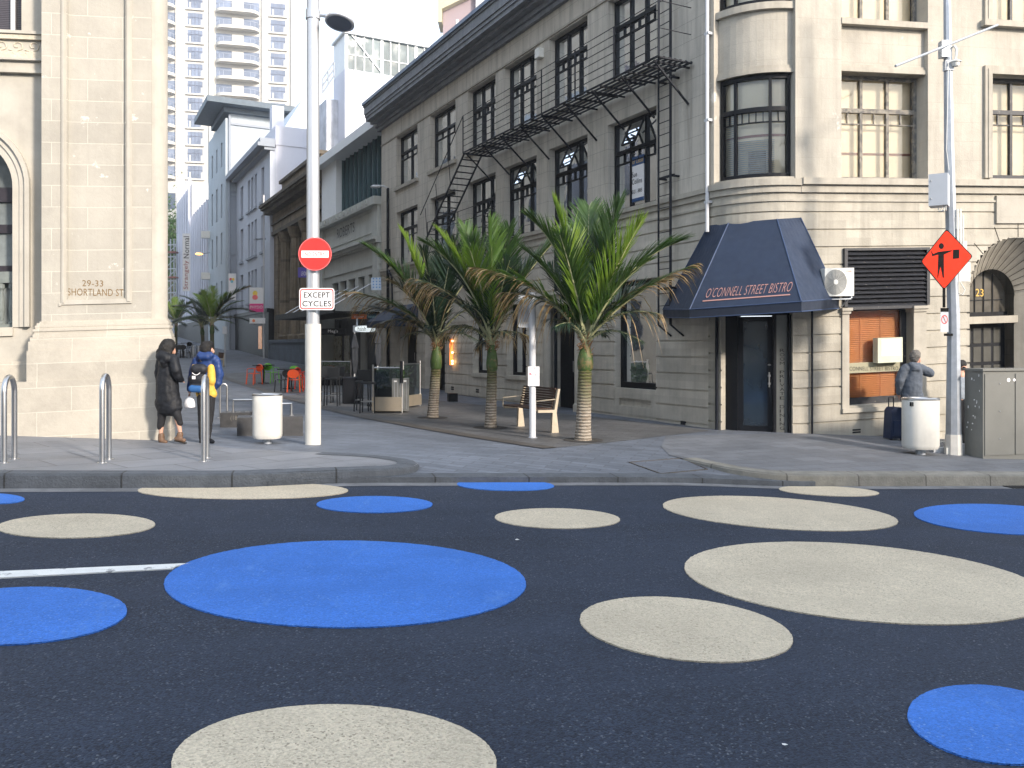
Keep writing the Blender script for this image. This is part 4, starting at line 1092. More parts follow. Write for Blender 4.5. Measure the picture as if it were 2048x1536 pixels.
# base mouldings
def band(mb, z0, z1, e):
    "projecting course round the pier"
    mb.fbox(FL, PX0-e, U4+e*.8, z0, z1, -.22, e)
Z = lambda y: zl(200, y)
mb = MB(); L_ = [(697, 679, .15), (679, 671, .13), (671, 665, .10), (665, 660, .085), (660, 655, .10), (655, 652, .07), (652, 648, .075), (648, 643, .055), (643, 640, .02)]
for y0, y1, e in L_: band(mb, Z(y0), Z(y1), e)
mb.build('base_moulding', M['plinth'], lb, bevel=.012)
mb = MB(); mb.fbox(FL, ul(60), ul(337), Z(757), Z(697), -.25, .17); 
mb.build('pier_plinth', M['plinth'], lb)
mb = MB(); mb.fbox(FL, UW0, ul(346), -.8, Z(757), -.25, .19); mb.build('plinth', M['plinth'], lb)
# body of the building running up the side street
PA = FL.P(U4-.32, 0, -1.3); PB = PA+Do*62; PC = PB+V((-14, 0, 0)); PD = FL.P(UW0, 0, -1.3)
FLs = Fr((PA.x, PA.y, 0), Do, (.885, .465, 0))
mb = MB(); q4 = [PA, PB, PC, PD]
for i in range(4):
    a, c = q4[i], q4[(i+1) % 4]; L = (c-a).length
    mb.face([V((a.x, a.y, -1)), V((c.x, c.y, -1)), V((c.x, c.y, 19)), V((a.x, a.y, 19))], [(0, 0), (L, 0), (L, 20), (0, 20)])
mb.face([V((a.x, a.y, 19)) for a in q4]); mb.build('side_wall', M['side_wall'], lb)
mb = MB()
for i in range(14):
    for z_ in (1.6, 5.2, 8.8, 12.4): mb.fbox(FLs, 2+i*4.2, 4+i*4.2, z_, z_+2.2, -.05, .03)
mb.split('side_window', Mb0, lb)
mb = MB(); mb.fbox(FL, UW0, U4-.6, 12, 19, -3, -.6); mb.build('upper_body', M['wall_side'], lb)
z_ = zl(184, 571)
text('29-33', FL.P(ul(163), zl(163, 572), WP), FL.D*(ul(205)-ul(163)), V((0, 0, .10)), M['brownink'], lb, depth=.004, weight=.0)
text('SHORTLAND ST', FL.P(ul(135.5, WP), zl(135, 590.5), WP), FL.D*(ul(247)-ul(135)), V((0, 0, .115)), M['brownink'], lb, depth=.004)

# ================================================================== buildings up the side street
def bld(name, label, s): return thing(name, label, 'building', FO.P(s, 0, 0))
def fit(x): return x
Mb = {}
Mb['b2'] = mat('cream_painted_stucco', (.46, .47, .44), .8, var=.08, sc=2, streak=.25)
Mb['b2w'] = mat('white_panel', (.70, .72, .73), .5, var=.04)
Mb['b2d'] = mat('charcoal_shopfront', (.045, .045, .047), .6, var=.3, sc=2)
Mb['tmp'] = mat('weathered_sandstone', (.21, .17, .12), .9, var=.3, sc=1.5, bump=.3, streak=.8, dirt=.6, brick=(1.2, .45, 0, 0, .015, (.09, .075, .055), .1))
Mb['b4'] = mat('pale_blue_render', (.50, .53, .60), .8, var=.06, sc=1, streak=.15)
Mb['b4w'] = mat('lavender_white_render', (.62, .63, .70), .8, var=.03, sc=.6, streak=.05)
Mb['b5'] = mat('cool_grey_render', (.40, .45, .49), .8, var=.07, sc=.8, streak=.25)
Mb['b5d'] = mat('slate_grey_render', (.30, .33, .38), .8, var=.07, sc=.8)
Mb['b6'] = mat('light_grey_ribs', (.50, .51, .52), .8, var=.08, sc=.8, streak=.2)
Mb['tw'] = mat('cream_tower_panel', (.55, .53, .49), .7, var=.04, sc=.3)
Mb['twd'] = mat('cream_tower_soffit', (.66, .55, .38), .7, var=.04, sc=.3)
Mb['mauve'] = mat('mauve_render', (.32, .26, .28), .8, var=.05, sc=.5)
Mb['yel'] = mat('pale_yellow_render', (.50, .46, .32), .8, var=.05, sc=.5)
Mb['dkglass'] = mat('dark_blue_glass', (.05, .07, .11), .08, var=.4, sc=1.5, spec=1.)
Mb['twglass'] = mat('tower_glass', (.15, .18, .25), .2, var=.35, sc=.4, spec=1.)
Mb['grglass'] = mat('blue_green_glazing', (.03, .06, .085), .06, var=.6, sc=1.1, spec=1.)
Mb['phglass'] = mat('pale_penthouse_glass', (.10, .14, .16), .06, var=.35, sc=.5, spec=.5)
Mb['slate'] = mat('slate_roof', (.09, .12, .15), .6, var=.15)

# glass-fronted building beside the corner building
s0, s1 = UO+.05, 30.9
b = bld('glass_top_building', 'cream stucco shop building with a blue glass box on its roof', s0)
mb = MB()
wins = [(uo(px+13), uo(px), 4.15, 4.95) for px in (664, 680, 697, 716, 737)]
wall(mb, FO, s0, s1, 3.2, 8.0, wins, thick=.4)
mb.fbox(FO, s0, s1, -.3, 3.2, -.9, -.75); mb.fbox(FO, s0, s0+.35, -.5, 3.2, -.75, 0); mb.fbox(FO, s1-.35, s1, -.5, 3.2, -.75, 0)
mb.fbox(FO, s0-.0, s0+.4, 3.2, 12, -9, -.5)
mb.build('wall', Mb['b2'], b)
mb = MB(); mb.fbox(FO, s0+.02, s1, 7.85, 8.2, -.3, .34); mb.fbox(FO, s0+.02, s1, 6.35, 6.5, -.2, .38); mb.fbox(FO, s0+.02, s1, 6.22, 6.35, -.2, .24); mb.fbox(FO, s0+.02, s1, 5.3, 5.36, -.2, .06)
for k in range(26): mb.fbox(FO, s0+.3+k*.38, s0+.42+k*.38, 6.13, 6.22, -.1, .2)
for k in range(14): mb.fbox(FO, s0+.9+k*.68, s0+1.05+k*.68, 7.95, 8.12, .34, .40)
for a in (s0+.1, s1-.9): mb.fbox(FO, a, a+.75, 6.5, 7.85, -.1, .14); mb.fbox(FO, a, a+.75, 3.6, 6.2, -.1, .12)
mb.fbox(FO, s0+1.1, s1-1.1, 6.75, 6.82, 0, .05); mb.fbox(FO, s0+1.1, s1-1.1, 7.7, 7.78, 0, .05); mb.fbox(FO, s0+1.1, s0+1.18, 6.82, 7.7, 0, .05); mb.fbox(FO, s1-1.18, s1-1.1, 6.82, 7.7, 0, .05)
mb.build('cornice', Mb['b2'], b)
text('ROBERTS', FO.P(uo(676), 7.12, .02), FO.D*(uo(711)-uo(676)), V((0, 0, .46)), M['black'], b, depth=.03)
mb = MB()
for a, q, z0, z1 in wins: mb.fbox(FO, a, q, z0, z1, -.3, -.26)
mb.split('upper_window', Mb['dkglass'], b)
g0, g1, gt = s0+.25, uo(668), 11.2
mb = MB(); mb.fbox(FO, g0, g1, 8.1, gt, -.6, -.52); gz = mb.build('glazing', Mb['grglass'], b)
mb = MB()
for k in range(11): u_ = g0+(g1-g0)*k/10; mb.fbox(FO, u_-.03, u_+.03, 8.1, gt, -.52, -.40)
mb.build('mullion', mat('teal_mullion', (.06, .11, .12), .5), gz)
mb = MB(); mb.fbox(FO, s0-.0, s1+.0, gt, gt+.42, -8, .30); mb.fbox(FO, g1, s1, 8.1, gt, -8, -.1); mb.build('roof_frame', Mb['b2w'], b)
# shopfront
mb = MB(); mb.fbox(FO, s0+.35, s1-.35, .0, 3.2, -.75, -.70)
mb.build('shopfront', Mb['b2d'], b)
mb = MB()
for a, q, z0, z1 in ((uo(662, -.7), uo(684, -.7), 1.0, 2.3), (uo(690, -.7), uo(700, -.7), .5, 2.3)): mb.fbox(FO, a, q, z0, z1, -.70, -.66)
mb.split('shop_window', mat('lit_shop_glass', (.30, .28, .2), .3, var=.5, sc=2), b)
mb = MB(); mb.fbox(FO, uo(737, -.7), uo(752, -.7), .1, 2.3, -.70, -.66); mb.build('door', M['black'], b)
mb = MB(); mb.fbox(FO, uo(725, -.7), uo(735, -.7), .2, 2.6, -.70, -.60); mb.build('door_pier', Mb['b2'], b)
# canopy
cz = 3.18
mb = MB(); mb.fbox(FO, s0+.2, s1+1.6, cz, cz+.06, -.1, 2.0); mb.fbox(FO, s0+.2, s1+1.6, cz-.02, cz+.26, 1.95, 2.02); cn = mb.build('canopy', M['black'], b)
mb = MB()
for k in range(6): u_ = s0+1.2+k*1.75; mb.tube([FO.P(u_, cz+.25, 1.9), FO.P(u_, cz+1.35, .05)], .022, 6)
mb.build('tie_rod', M['steel'], cn)
# hanging signs under the canopy
kx = wp(703, 633, 36.6)
def hang(name, label, px0, px1, py0, py1, d, m, body=None, tm=None, tb=None, cat='sign', group=None, th=.06, frame=None):
    a, c_ = wp(px0, py1, d), wp(px1, py1, d); zt = wp(px0, py0, d).z
    Fs = Fr((a.x, d, 0), (1, 0, 0), (0, -1, 0))
    o = thing(name, label, cat, ((a.x+c_.x)/2, d, a.z), group)
    q = MB(); q.fbox(Fs, 0, c_.x-a.x, a.z, zt, -th, 0); q.build('panel', m, o)
    if body:
        W = c_.x-a.x; H = zt-a.z; x0, y0, w_, h_ = tb
        text(body, Fs.P(W*x0, a.z+H*y0, 0), (W*w_, 0, 0), (0, 0, H*h_), tm, o, depth=.006)
    return o, Fs, a, c_, zt
o, Fs, a, c_, zt = hang('hanging_sign', 'orange kitchen sign beside the blue housebar sign above the cafe canopy', 703, 733, 628, 638, 36.3, mat('orange_sign', (.85, .16, .03), .5), 'kitchen', M['signwhite'], (.18, .25, .64, .5), group='signs over the cafe')
o, Fs, a, c_, zt = hang('hanging_sign', 'dark blue housebar sign beside the orange kitchen sign', 733.5, 764, 628, 638, 36.3, mat('deep_teal_sign', (.02, .07, .11), .5), 'housebar', mat('pale_teal', (.35, .6, .62), .5), (.08, .25, .84, .55), group='signs over the cafe')
o, Fs, a, c_, zt = hang('light_box', 'white oval light box lettered in script under the canopy', 706, 755, 651, 664.5, 35.2, mat('grey_box_side', (.45, .47, .5), .5))
mb = MB(); W = c_.x-a.x; H = zt-a.z
ov = []
for i in range(24):
    t = 2*math.pi*i/24; ov.append((W*.5+max(-.34, min(.34, math.cos(t)*.42))*W+math.cos(t)*W*.08, a.z+H*.5+math.sin(t)*H*.46))
mb.prism(Fs, ov, 0, .03); mb.build('lit_face', mat('lit_white_face', (.8, .82, .82), .5, emis=(.9, 1, 1, .25)), o)
text('hush', Fs.P(W*.2, a.z+H*.2, .03), (W*.34, 0, 0), (0, 0, H*.62), M['signblack'], o, depth=.006)
mb = MB(); mb.tube([wp(714, 651, 35.2), wp(714, 638, 35.4)], .04, 6); mb.tube([wp(749, 651, 35.2), wp(749, 638, 35.4)], .03, 6); mb.build('hanger', M['galv'], o)
o, Fs, a, c_, zt = hang('hanging_sign', 'black sign reading Megs in white under the canopy', 643, 690, 657, 669.5, 37.0, M['black'], "Meg's", M['signwhite'], (.28, .22, .42, .62), group='signs over the cafe')
mb = MB(); mb.bar(wp(680, 657, 37), wp(680, 640, 37.2), .07); mb.build('hanger', M['black'], o)
o, Fs, a, c_, zt = hang('projecting_sign', 'pale blue patterned square sign at the end of the stucco front', 742, 762, 555, 580, 34.6, mat('pale_blue_sign', (.62, .72, .85), .5), cat='sign')
mb = MB()
for i in range(4):
    for j in range(3): mb.fbox(Fs, .07+j*.13, .13+j*.13, a.z+.08+i*.12, a.z+.14+i*.12, 0, .005)
mb.build('pattern', mat('blue_print', (.2, .4, .7), .5), o)

# --- temple fronted bank
s0, s1 = 31.0, 44.0
b = bld('temple_building', 'weathered brown stone temple front with fluted columns', s0)
mb = MB(); mb.fbox(FO, s0+.3, s1, -.5, 11, -9, -2.2); mb.fbox(FO, s0, s0+1.1, 2.2, 9.2, -2.2, -.35); mb.fbox(FO, s1-1.1, s1, 2.2, 9.2, -2.2, -.35)
mb.fbox(FO, s0, s1, 9.2, 10.6, -2.2, -.25); mb.fbox(FO, s0+.1, s1-3.5, 11.15, 12.1, -1.2, -.1)
mb.build('wall', Mb['tmp'], b)
mb = MB()
for z0, z1, w1 in ((9.2, 9.45, -.18), (9.9, 10.02, -.12), (10.6, 10.85, .25), (10.85, 11.0, .5), (11.0, 11.18, .62)): mb.fbox(FO, s0-.1, s1+.25, z0, z1, -2., w1)
mb.fbox(FO, s0, s1-3.3, 12.1, 12.3, -1.3, .05)
mb.build('entablature', mat('blackened_sandstone', (.10, .085, .065), .9, var=.4, sc=2, dirt=.5), b)
mb = MB()
nfl = 14
for k in range(4):
    u_ = s0+2.5+k*2.75; c0 = FO.P(u_, 2.2, -.75)
    rows = []
    for z_, r in ((0, .62), (.25, .62), (.35, .50), (3.4, .49), (6.3, .42), (6.45, .5), (6.75, .58), (7.0, .66)):
        rows.append([c0+V((math.cos(2*math.pi*j/(nfl*2))*r*(1 if j % 2 else (.93 if .3 < z_ < 6.4 else 1)), math.sin(2*math.pi*j/(nfl*2))*r*(1 if j % 2 else (.93 if .3 < z_ < 6.4 else 1)), z_)) for j in range(nfl*2)])
    q = MB(); q.grid(rows, [[(j*.05, i*.5) for j in range(nfl*2)] for i in range(8)], closed=True); q.build('column', Mb['tmp'], b)
mb = MB(); mb.fbox(FO, s0, s1, -.5, 2.2, -2.2, .05); mb.fbox(FO, s0, s1, 2.0, 2.2, -.5, .12); mb.build('stone_base', M['bluestone'], b)
mb = MB()
for k in range(3): mb.fbox(FO, s0+3.2+k*2.75, s0+4.6+k*2.75, 2.9, 8.4, -2.2, -2.12)
mb.split('tall_window', M['black'], b)
o, Fs, a, c_, zt = hang('banner', 'violet banner with white letters hanging by the stone columns', 596, 617, 535, 555, 40.5, mat('violet_banner', (.10, .08, .34), .7), 'LEVONE', M['signwhite'], (.3, .2, .6, .4), cat='banner', th=.02)

# --- pale blue-white building with the big white party walls
s0, s1 = 44.05, 57.0
b = bld('white_building', 'pale blue rendered building with white party wall and black ground floor', s0)
mb = MB(); ops = []
zf = lambda px, py: zo(px, py)
for (u0, u1) in ((46.0, 47.0), (48.6, 49.5), (49.9, 50.8), (51.2, 52.1), (54.0, 55.2)):
    for z0, z1 in ((5.0, 7.4), (8.4, 11.0), (11.9, 14.3)): ops.append((u0, u1, z0, z1))
wall(mb, FO, s0, s1, 4.3, 15.2, ops, thick=.4, w=-.1); mb.build('wall', Mb['b4'], b)
mb = MB()
for a, q, z0, z1 in ops: mb.fbox(FO, a, q, z0, z1, -.45, -.4)
mb.split('window', Mb['dkglass'], b)
mb = MB()
for a, q, z0, z1 in ops: mb.fbox(FO, a-.1, q+.1, z0-.15, z0, -.3, .05)
mb.split('window_sill', Mb['b5d'], b)
mb = MB(); mb.fbox(FO, s0-.2, s1, 15.2, 15.45, -.4, .75); mb.fbox(FO, s0-.1, s1, 15.0, 15.2, -.4, .3); mb.fbox(FO, s0-.2, s1, 15.45, 15.75, -.4, .6); mb.build('cornice', Mb['b5d'], b)
mb = MB(); mb.fbox(FO, s0, s1, 4.3, 15.9, -11.5, -.5); mb.fbox(FO, s0-.05, s0+5, 15.4, 16.7, -11.5, -.45)
mb.build('party_wall', Mb['b4w'], b)
# roof storey with sloping side
P = FO.P; u0, u1 = 46.5, 54.0
mb = MB(); A = [P(u0, 16.6, -1.2), P(u0, 19.6, -3.0), P(u0, 19.8, -6.4), P(u0, 16.6, -6.4)]; Bq = [P(u1, 16.6, -1.2), P(u1, 19.6, -3.0), P(u1, 19.8, -6.4), P(u1, 16.6, -6.4)]
mb.face(A); mb.face(Bq[::-1])
for i in range(4): mb.face([A[i], A[(i+1) % 4], Bq[(i+1) % 4], Bq[i]])
mb.build('roof_storey', mat('pale_zinc', (.55, .60, .66), .6, var=.05), b)
mb = MB(); mb.fbox(FO, u0-1.2, u0-.4, 16.6, 18.4, -1.3, -.5); mb.build('dormer', Mb['b4w'], b)
mb = MB(); mb.fbox(FO, s0, s1, .2, 4.3, -.5, .0); mb.fbox(FO, s0, s1, 4.1, 4.35, -.3, .12); mb.build('shopfront', M['black'], b)
mb = MB(); mb.fbox(FO, s0+2.2, s0+3.4, 1.6, 3.2, 0, .02); mb.build('shop_window', mat('amber_lit_window', (.4, .2, .1), .4, var=.8, sc=2, emis=(1, .5, .25, .12)), b)
mb = MB(); u_ = uo(535); mb.tube([FO.P(u_, .5, .25), FO.P(u_, 12, .25)], .06, 6); mb.build('drainpipe', M['polewhite'], b)
o, Fs, a, c_, zt = hang('projecting_sign', 'white and pink PHYSIO sign on the pale building', 499, 527, 575, 624, 56.5, M['signwhite'], cat='sign')
W = c_.x-a.x; H = zt-a.z
mb = MB(); mb.fbox(Fs, 0, W, a.z, a.z+H*.34, 0, .02); mb.build('pink_band', mat('magenta_panel', (.75, .06, .25), .5), o)
text('PHYSIO', Fs.P(W*.06, a.z+H*.14, .02), (W*.88, 0, 0), (0, 0, H*.12), M['signwhite'], o, depth=.01)
mb = MB(); mb.prism(Fs, [(W*.4+math.cos(t*.524)*W*.2, a.z+H*.6+math.sin(t*.524)*W*.18) for t in range(12)], 0, .02); mb.build('emblem', mat('coral_blob', (.9, .2, .2), .5), o)
mb = MB(); mb.prism(Fs, [(W*.4+math.cos(t*.524)*W*.17, a.z+H*.76+math.sin(t*.524)*W*.2) for t in range(12)], 0, .015); mb.build('emblem', mat('yellow_blob', (.9, .65, .1), .5), o)
o, Fs, a, c_, zt = hang('hanging_sign', 'small white sign with an orange mark below the PHYSIO sign', 499, 530, 636, 647, 56, M['signwhite'], cat='sign')
mb = MB(); mb.prism(Fs, [(.28+math.cos(t*.524)*.1, (a.z+zt)/2+math.sin(t*.524)*.1) for t in range(12)], 0, .015); mb.build('emblem', mat('orange_blob', (.85, .25, .08), .5), o)

# --- cool grey building with the flat overhanging roof
s0, s1 = 57.05, 66.5; OFF = .75
b = bld('grey_building', 'tall cool grey building with a flat overhanging roof', s0)
ops = []
mb = MB()
for u_ in (58.6, 61.2, 63.8):
    for z0, z1 in ((5, 7.2), (8.6, 11.2), (12.4, 15.2), (16.6, 18.6)): ops.append((u_, u_+.75, z0, z1))
wall(mb, FO, s0, s1, .5, 20.2, ops, thick=.4, w=OFF); mb.build('wall', Mb['b5'], b)
mb = MB()
for a, q, z0, z1 in ops: mb.fbox(FO, a, q, z0, z1, OFF-.45, OFF-.4)
mb.split('window', Mb['dkglass'], b)
mb = MB(); mb.fbox(FO, s0-.0, s1, .5, 21.0, -8, OFF-.41); mb.build('end_wall', Mb['b5'], b)
mb = MB()
for z_ in (19.7, 14.2, 9.2): mb.fbox(FO, s0-.12, s0, z_, z_+.18, -7, OFF-.4)
mb.fbox(FO, s0-.05, s0, .5, 14, -1.4, OFF-.41)
mb.build('band', Mb['b5d'], b)
mb = MB(); mb.fbox(FO, s0-1.5, s1-3, 21.0, 21.45, -7.5, OFF+1.6); mb.fbox(FO, s0-.5, s1-3, 20.6, 21.0, -6.5, OFF+.2); mb.build('roof', Mb['slate'], b)
mb = MB(); mb.tube([FO.P(s0-.1, .6, OFF-.3), FO.P(s0-.1, 20.5, OFF-.3)], .1, 6); mb.build('drainpipe', Mb['b5d'], b)
# round headed blind window on the end wall
mb = MB(); wv = -2.2; zc = 17.6; Fe = Fr(FO.P(s0, 0, -2.6), -FO.N, -FO.D)
ar = [(math.cos(math.pi*i/16)*1.15, zc+math.sin(math.pi*i/16)*1.15) for i in range(17)]; br = [(math.cos(math.pi*i/16)*.85, zc+math.sin(math.pi*i/16)*.85) for i in range(17)]
mb.grid([[Fe.P(*q, 0) for q in ar], [Fe.P(*q, .16) for q in ar], [Fe.P(*q, .16) for q in br], [Fe.P(*q, 0) for q in br]])
mb.build('blind_arch', Mb['b5'], b)
o, Fs, a, c_, zt = hang('banner', 'white banner with coloured blobs on the grey end wall', 457, 472, 547, 600, 64., M['signwhite'], cat='banner', th=.03)
for i, (x, y, c3) in enumerate(((.32, .78, (.75, .12, .12)), (.62, .78, (.9, .6, .1)), (.45, .70, (.2, .5, .6)))):
    mb = MB(); W = c_.x-a.x; H = zt-a.z; mb.prism(Fs, [(W*x+math.cos(t*.524)*W*.2, a.z+H*y+math.sin(t*.524)*W*.2) for t in range(12)], 0, .015+.004*i); mb.build('emblem', mat('blob', c3, .5), o)
for z_, px_ in ((20, 0), (11.8, 0)):
    mb = MB(); P = FO.P(65.8, z_-8.5 if z_ > 15 else z_-4, OFF+.3); mb.box(P, .8, .6, .6, .3)
    tag(mb.build('air_conditioner', M['boxwhite'], None), 'small white air conditioner high on the grey side wall' if z_ > 15 else 'lower white air conditioner on the grey side wall', 'air conditioner')

# --- ribbed facade further up
s0, s1 = 66.55, 80.; OFF = .55
b = bld('ribbed_building', 'light grey ribbed facade hung with a tall white banner', s0)
mb = MB(); mb.fbox(FO, s0, s1, .5, 14.6, -9, OFF); mb.fbox(FO, s1, 92, .5, 18.9, -9, OFF); mb.build('wall', Mb['b6'], b)
mb = MB()
for k in range(9): u_ = s0+.6+k*1.55; mb.fbox(FO, u_, u_+.4, 4.5, 15.2-.0*k, OFF, OFF+.3)
for k in range(6): u_ = s1+.4+k*2.1; mb.fbox(FO, u_, u_+.5, 4.5, 19.6, OFF, OFF+.3)
mb.build('rib', Mb['b4w'], b)
mb = MB()
for k in range(8):
    u_ = s0+1.05+k*1.55
    for z0, z1 in ((5.5, 8.6), (10., 12.6)): mb.fbox(FO, u_, u_+.95, z0, z1, OFF, OFF+.03)
for k in range(5):
    u_ = s1+1.+k*2.1
    for z0, z1 in ((6, 9), (10.2, 12.8), (14.4, 17)): mb.fbox(FO, u_, u_+1.2, z0, z1, OFF, OFF+.03)
mb.split('window', Mb['dkglass'], b)
mb = MB(); mb.fbox(FO, 73, 78, 14.6, 16.0, -5, -.5); mb.build('chimney', mat('red_brick', (.30, .10, .06), .9, brick=(.4, .12, 0, 0, .01, (.4, .35, .3), .2)), b)
mb = MB(); mb.fbox(FO, 66.6, 72, 14.6, 17.2, -8, -2.0); mb.build('roof_room', Mb['b4w'], b)
mb = MB(); mb.fbox(FO, s0, 92, .5, 4.3, OFF, OFF+.2); mb.build('shopfront', M['black'], b)
# tall vertical banner
P0 = wp(365, 582, 76.); P1 = wp(380.5, 582, 76.); zt = wp(365, 467, 76.).z
Fs = Fr((P0.x, 76, 0), (1, 0, 0), (0, -1, 0)); W = P1.x-P0.x; H = zt-P0.z
o = thing('tall_banner', 'tall white banner lettered Strangely Normal up the ribbed facade', 'banner', P0)
mb = MB(); mb.fbox(Fs, 0, W, P0.z, zt, -.04, 0); mb.build('cloth', M['signwhite'], o)
text('Strangely', Fs.P(W*.85, P0.z+H*.03, 0), (0, 0, H*.50), (-W*.7, 0, 0), mat('red_brown_ink', (.35, .08, .06), .6), o, depth=.01)
text('Normal', Fs.P(W*.85, P0.z+H*.57, 0), (0, 0, H*.38), (-W*.7, 0, 0), M['signblack'], o, depth=.01)

# --- white block with the glazed penthouse
b = thing('penthouse_building', 'bright white block topped by a pale glass penthouse', 'building', FO.P(37, 0, -6))
sA, sB = 36.0, 52.
def uw_(px, s):     # w offset at which the s-plane is seen at px
    m = (px-HX)/F_; O = FO.P(s, 0, 0)
    return (m*O.y-O.x)/(NAo.x-m*NAo.y)
wA, wB = uw_(690, sA), uw_(930, sA); sB = [s for s in [sA+.1*i for i in range(200)] if HX+F_*FO.P(s, 0, wA).x/FO.P(s, 0, wA).y > 667][-1]; dA_ = FO.P(sA, 0, wA).y
zt1 = EYE+(HY-137)/F_*dA_; zt2 = EYE+(HY-66)/F_*dA_
mb = MB(); mb.fbox(FO, sA, sB, 10, zt1, min(wA, wB), max(wA, wB)); mb.build('wall', Mb['b4w'], b)
mb = MB(); wi = wA-.1; mb.fbox(FO, sA+.1, sB, zt1, zt2, wB, wi); pg = mb.build('penthouse_glazing', Mb['phglass'], b)
mb = MB(); Fp = Fr(FO.P(sA+.1, 0, wi), -FO.N, -FO.D); LW = wi-uw_(882, sA)
for k in range(12):
    u_ = LW*k/11; r = .035 if k % 4 else .09; mb.fbox(Fp, u_-r, u_+r, zt1, zt2, 0, .06)
mb.fbox(Fp, 0, LW, zt1+(zt2-zt1)*.42, zt1+(zt2-zt1)*.44, 0, .04)
mb.bar(Fp.P(LW*.05, zt2, .05), Fp.P(LW*.38, zt1, .05), .07); mb.bar(Fp.P(LW*.97, zt2, .05), Fp.P(LW*.74, zt1, .05), .07)
mb.build('mullion', Mb['b2w'], pg)
mb = MB(); mb.fbox(FO, sA-.1, sB, zt2, zt2+.12, wB, wi+.25); mb.fbox(FO, sA+.12, sB, zt1, zt2, wi, wi+.08); mb.build('penthouse_roof', Mb['b2w'], b)
mb = MB(); 
for z_ in (.0, .5, 1.0): mb.tube([wp(645, 186-z_*28, 50), wp(668, 152-z_*28, 50)], .05, 6)
for t in (0, .5, 1): mb.tube([wp(645+23*t, 186-34*t, 50), wp(645+23*t, 158-34*t, 50)], .05, 6)
mb.build('stair_rail', Mb['b5d'], b)
mb = MB(); wS = uw_(653, sB-1.); mb.fbox(FO, sB-1., sB+2, 12, EYE+(HY-197)/F_*FO.P(sB-1., 0, wS).y, wA-1, wS); mb.build('stained_wall', mat('stained_render', (.55, .57, .62), .8, var=.3, sc=1.2, streak=.6), b)

# --- mauve tower block top right of the sky gap
b = thing('mauve_tower', 'mauve tower block with a pale yellow cap rising behind the stone roofline', 'building', wp(930, 600, 80))
D_ = 80.; x0 = wp(886, 0, D_).x; x1 = wp(1075, 0, D_).x
mb = MB(); mb.box(((x0+x1)/2, D_+8, 2), x1-x0, 16, 60, 0); mb.build('wall', Mb['mauve'], b)
xa, xb = wp(877, 0, D_-1).x, wp(936, 0, D_-1).x
Fm = Fr((0, D_, 0), (1, 0, 0), (0, -1, 0)); zc = wp(0, 22, D_).z
mb = MB()
mb.prism(Fm, [(wp(877, 50, D_).x, wp(877, 50, D_).z), (wp(885, 50, D_).x, wp(885, 50, D_).z), (wp(885, 24, D_).x, wp(885, 24, D_).z), (wp(952, -8, D_).x, wp(952, -8, D_).z), (wp(952, -60, D_).x, wp(952, -60, D_).z), (wp(877, -60, D_).x, wp(877, -60, D_).z)], -2, .8)
mb.fbox(Fm, wp(973, 0, D_).x, wp(1045, 0, D_).x, 15, 60, 0, .3)
mb.build('yellow_cap', Mb['yel'], b)
mb = MB(); mb.fbox(Fm, wp(952, 0, D_).x, wp(973, 0, D_).x, 15, 60, 0, .5); mb.build('stained_fin', mat('stained_grey_fin', (.55, .55, .56), .8, var=.4, sc=1., dirt=.5), b)
mb = MB(); mb.fbox(Fm, wp(912, 0, D_).x, wp(917, 0, D_).x, wp(0, 85, D_).z, wp(0, 39, D_).z, -.1, .05); mb.fbox(Fm, wp(1000, 0, D_).x, wp(1012, 0, D_).x, wp(0, 30, D_).z, wp(0, 5, D_).z, .3, .35); mb.split('window', Mb['b2w'], b)

# --- cream residential tower at the head of the street
tw = thing('apartment_tower', 'tall cream apartment tower with curved balconies at the head of the street', 'building', wp(450, 660, 148))
FT = Fr((*wp(320, 0, 148)[:2], 0), (SC, SS, 0), (SS, -SC, 0))
uT = lambda px, w=0: FT.u(px, w)
UE = uT(592); zbase = FT.z(400, 366)
mb = MB(); mb.fbox(FT, -14, UE, 4, zbase, -22, .5); mb.fbox(FT, -14, UE, zbase, 72, -22, 0); mb.build('wall', Mb['tw'], tw)
FH = 34.1*148/F_*1.005
colA, colC = (uT(375), uT(405.5)), (uT(541), uT(571))
zA = FT.z(390, 26); zC = FT.z(556, 42)     # tops of reference windows
mb = MB()
for e in (uT(356), uT(423), uT(528), uT(586)): mb.fbox(FT, e-.35, e+.35, zbase, 72, 0, .45)
mfr = mat('grey_blue_frame', (.14, .16, .22), .5); mrl = mat('grey_railing', (.35, .38, .45), .5)
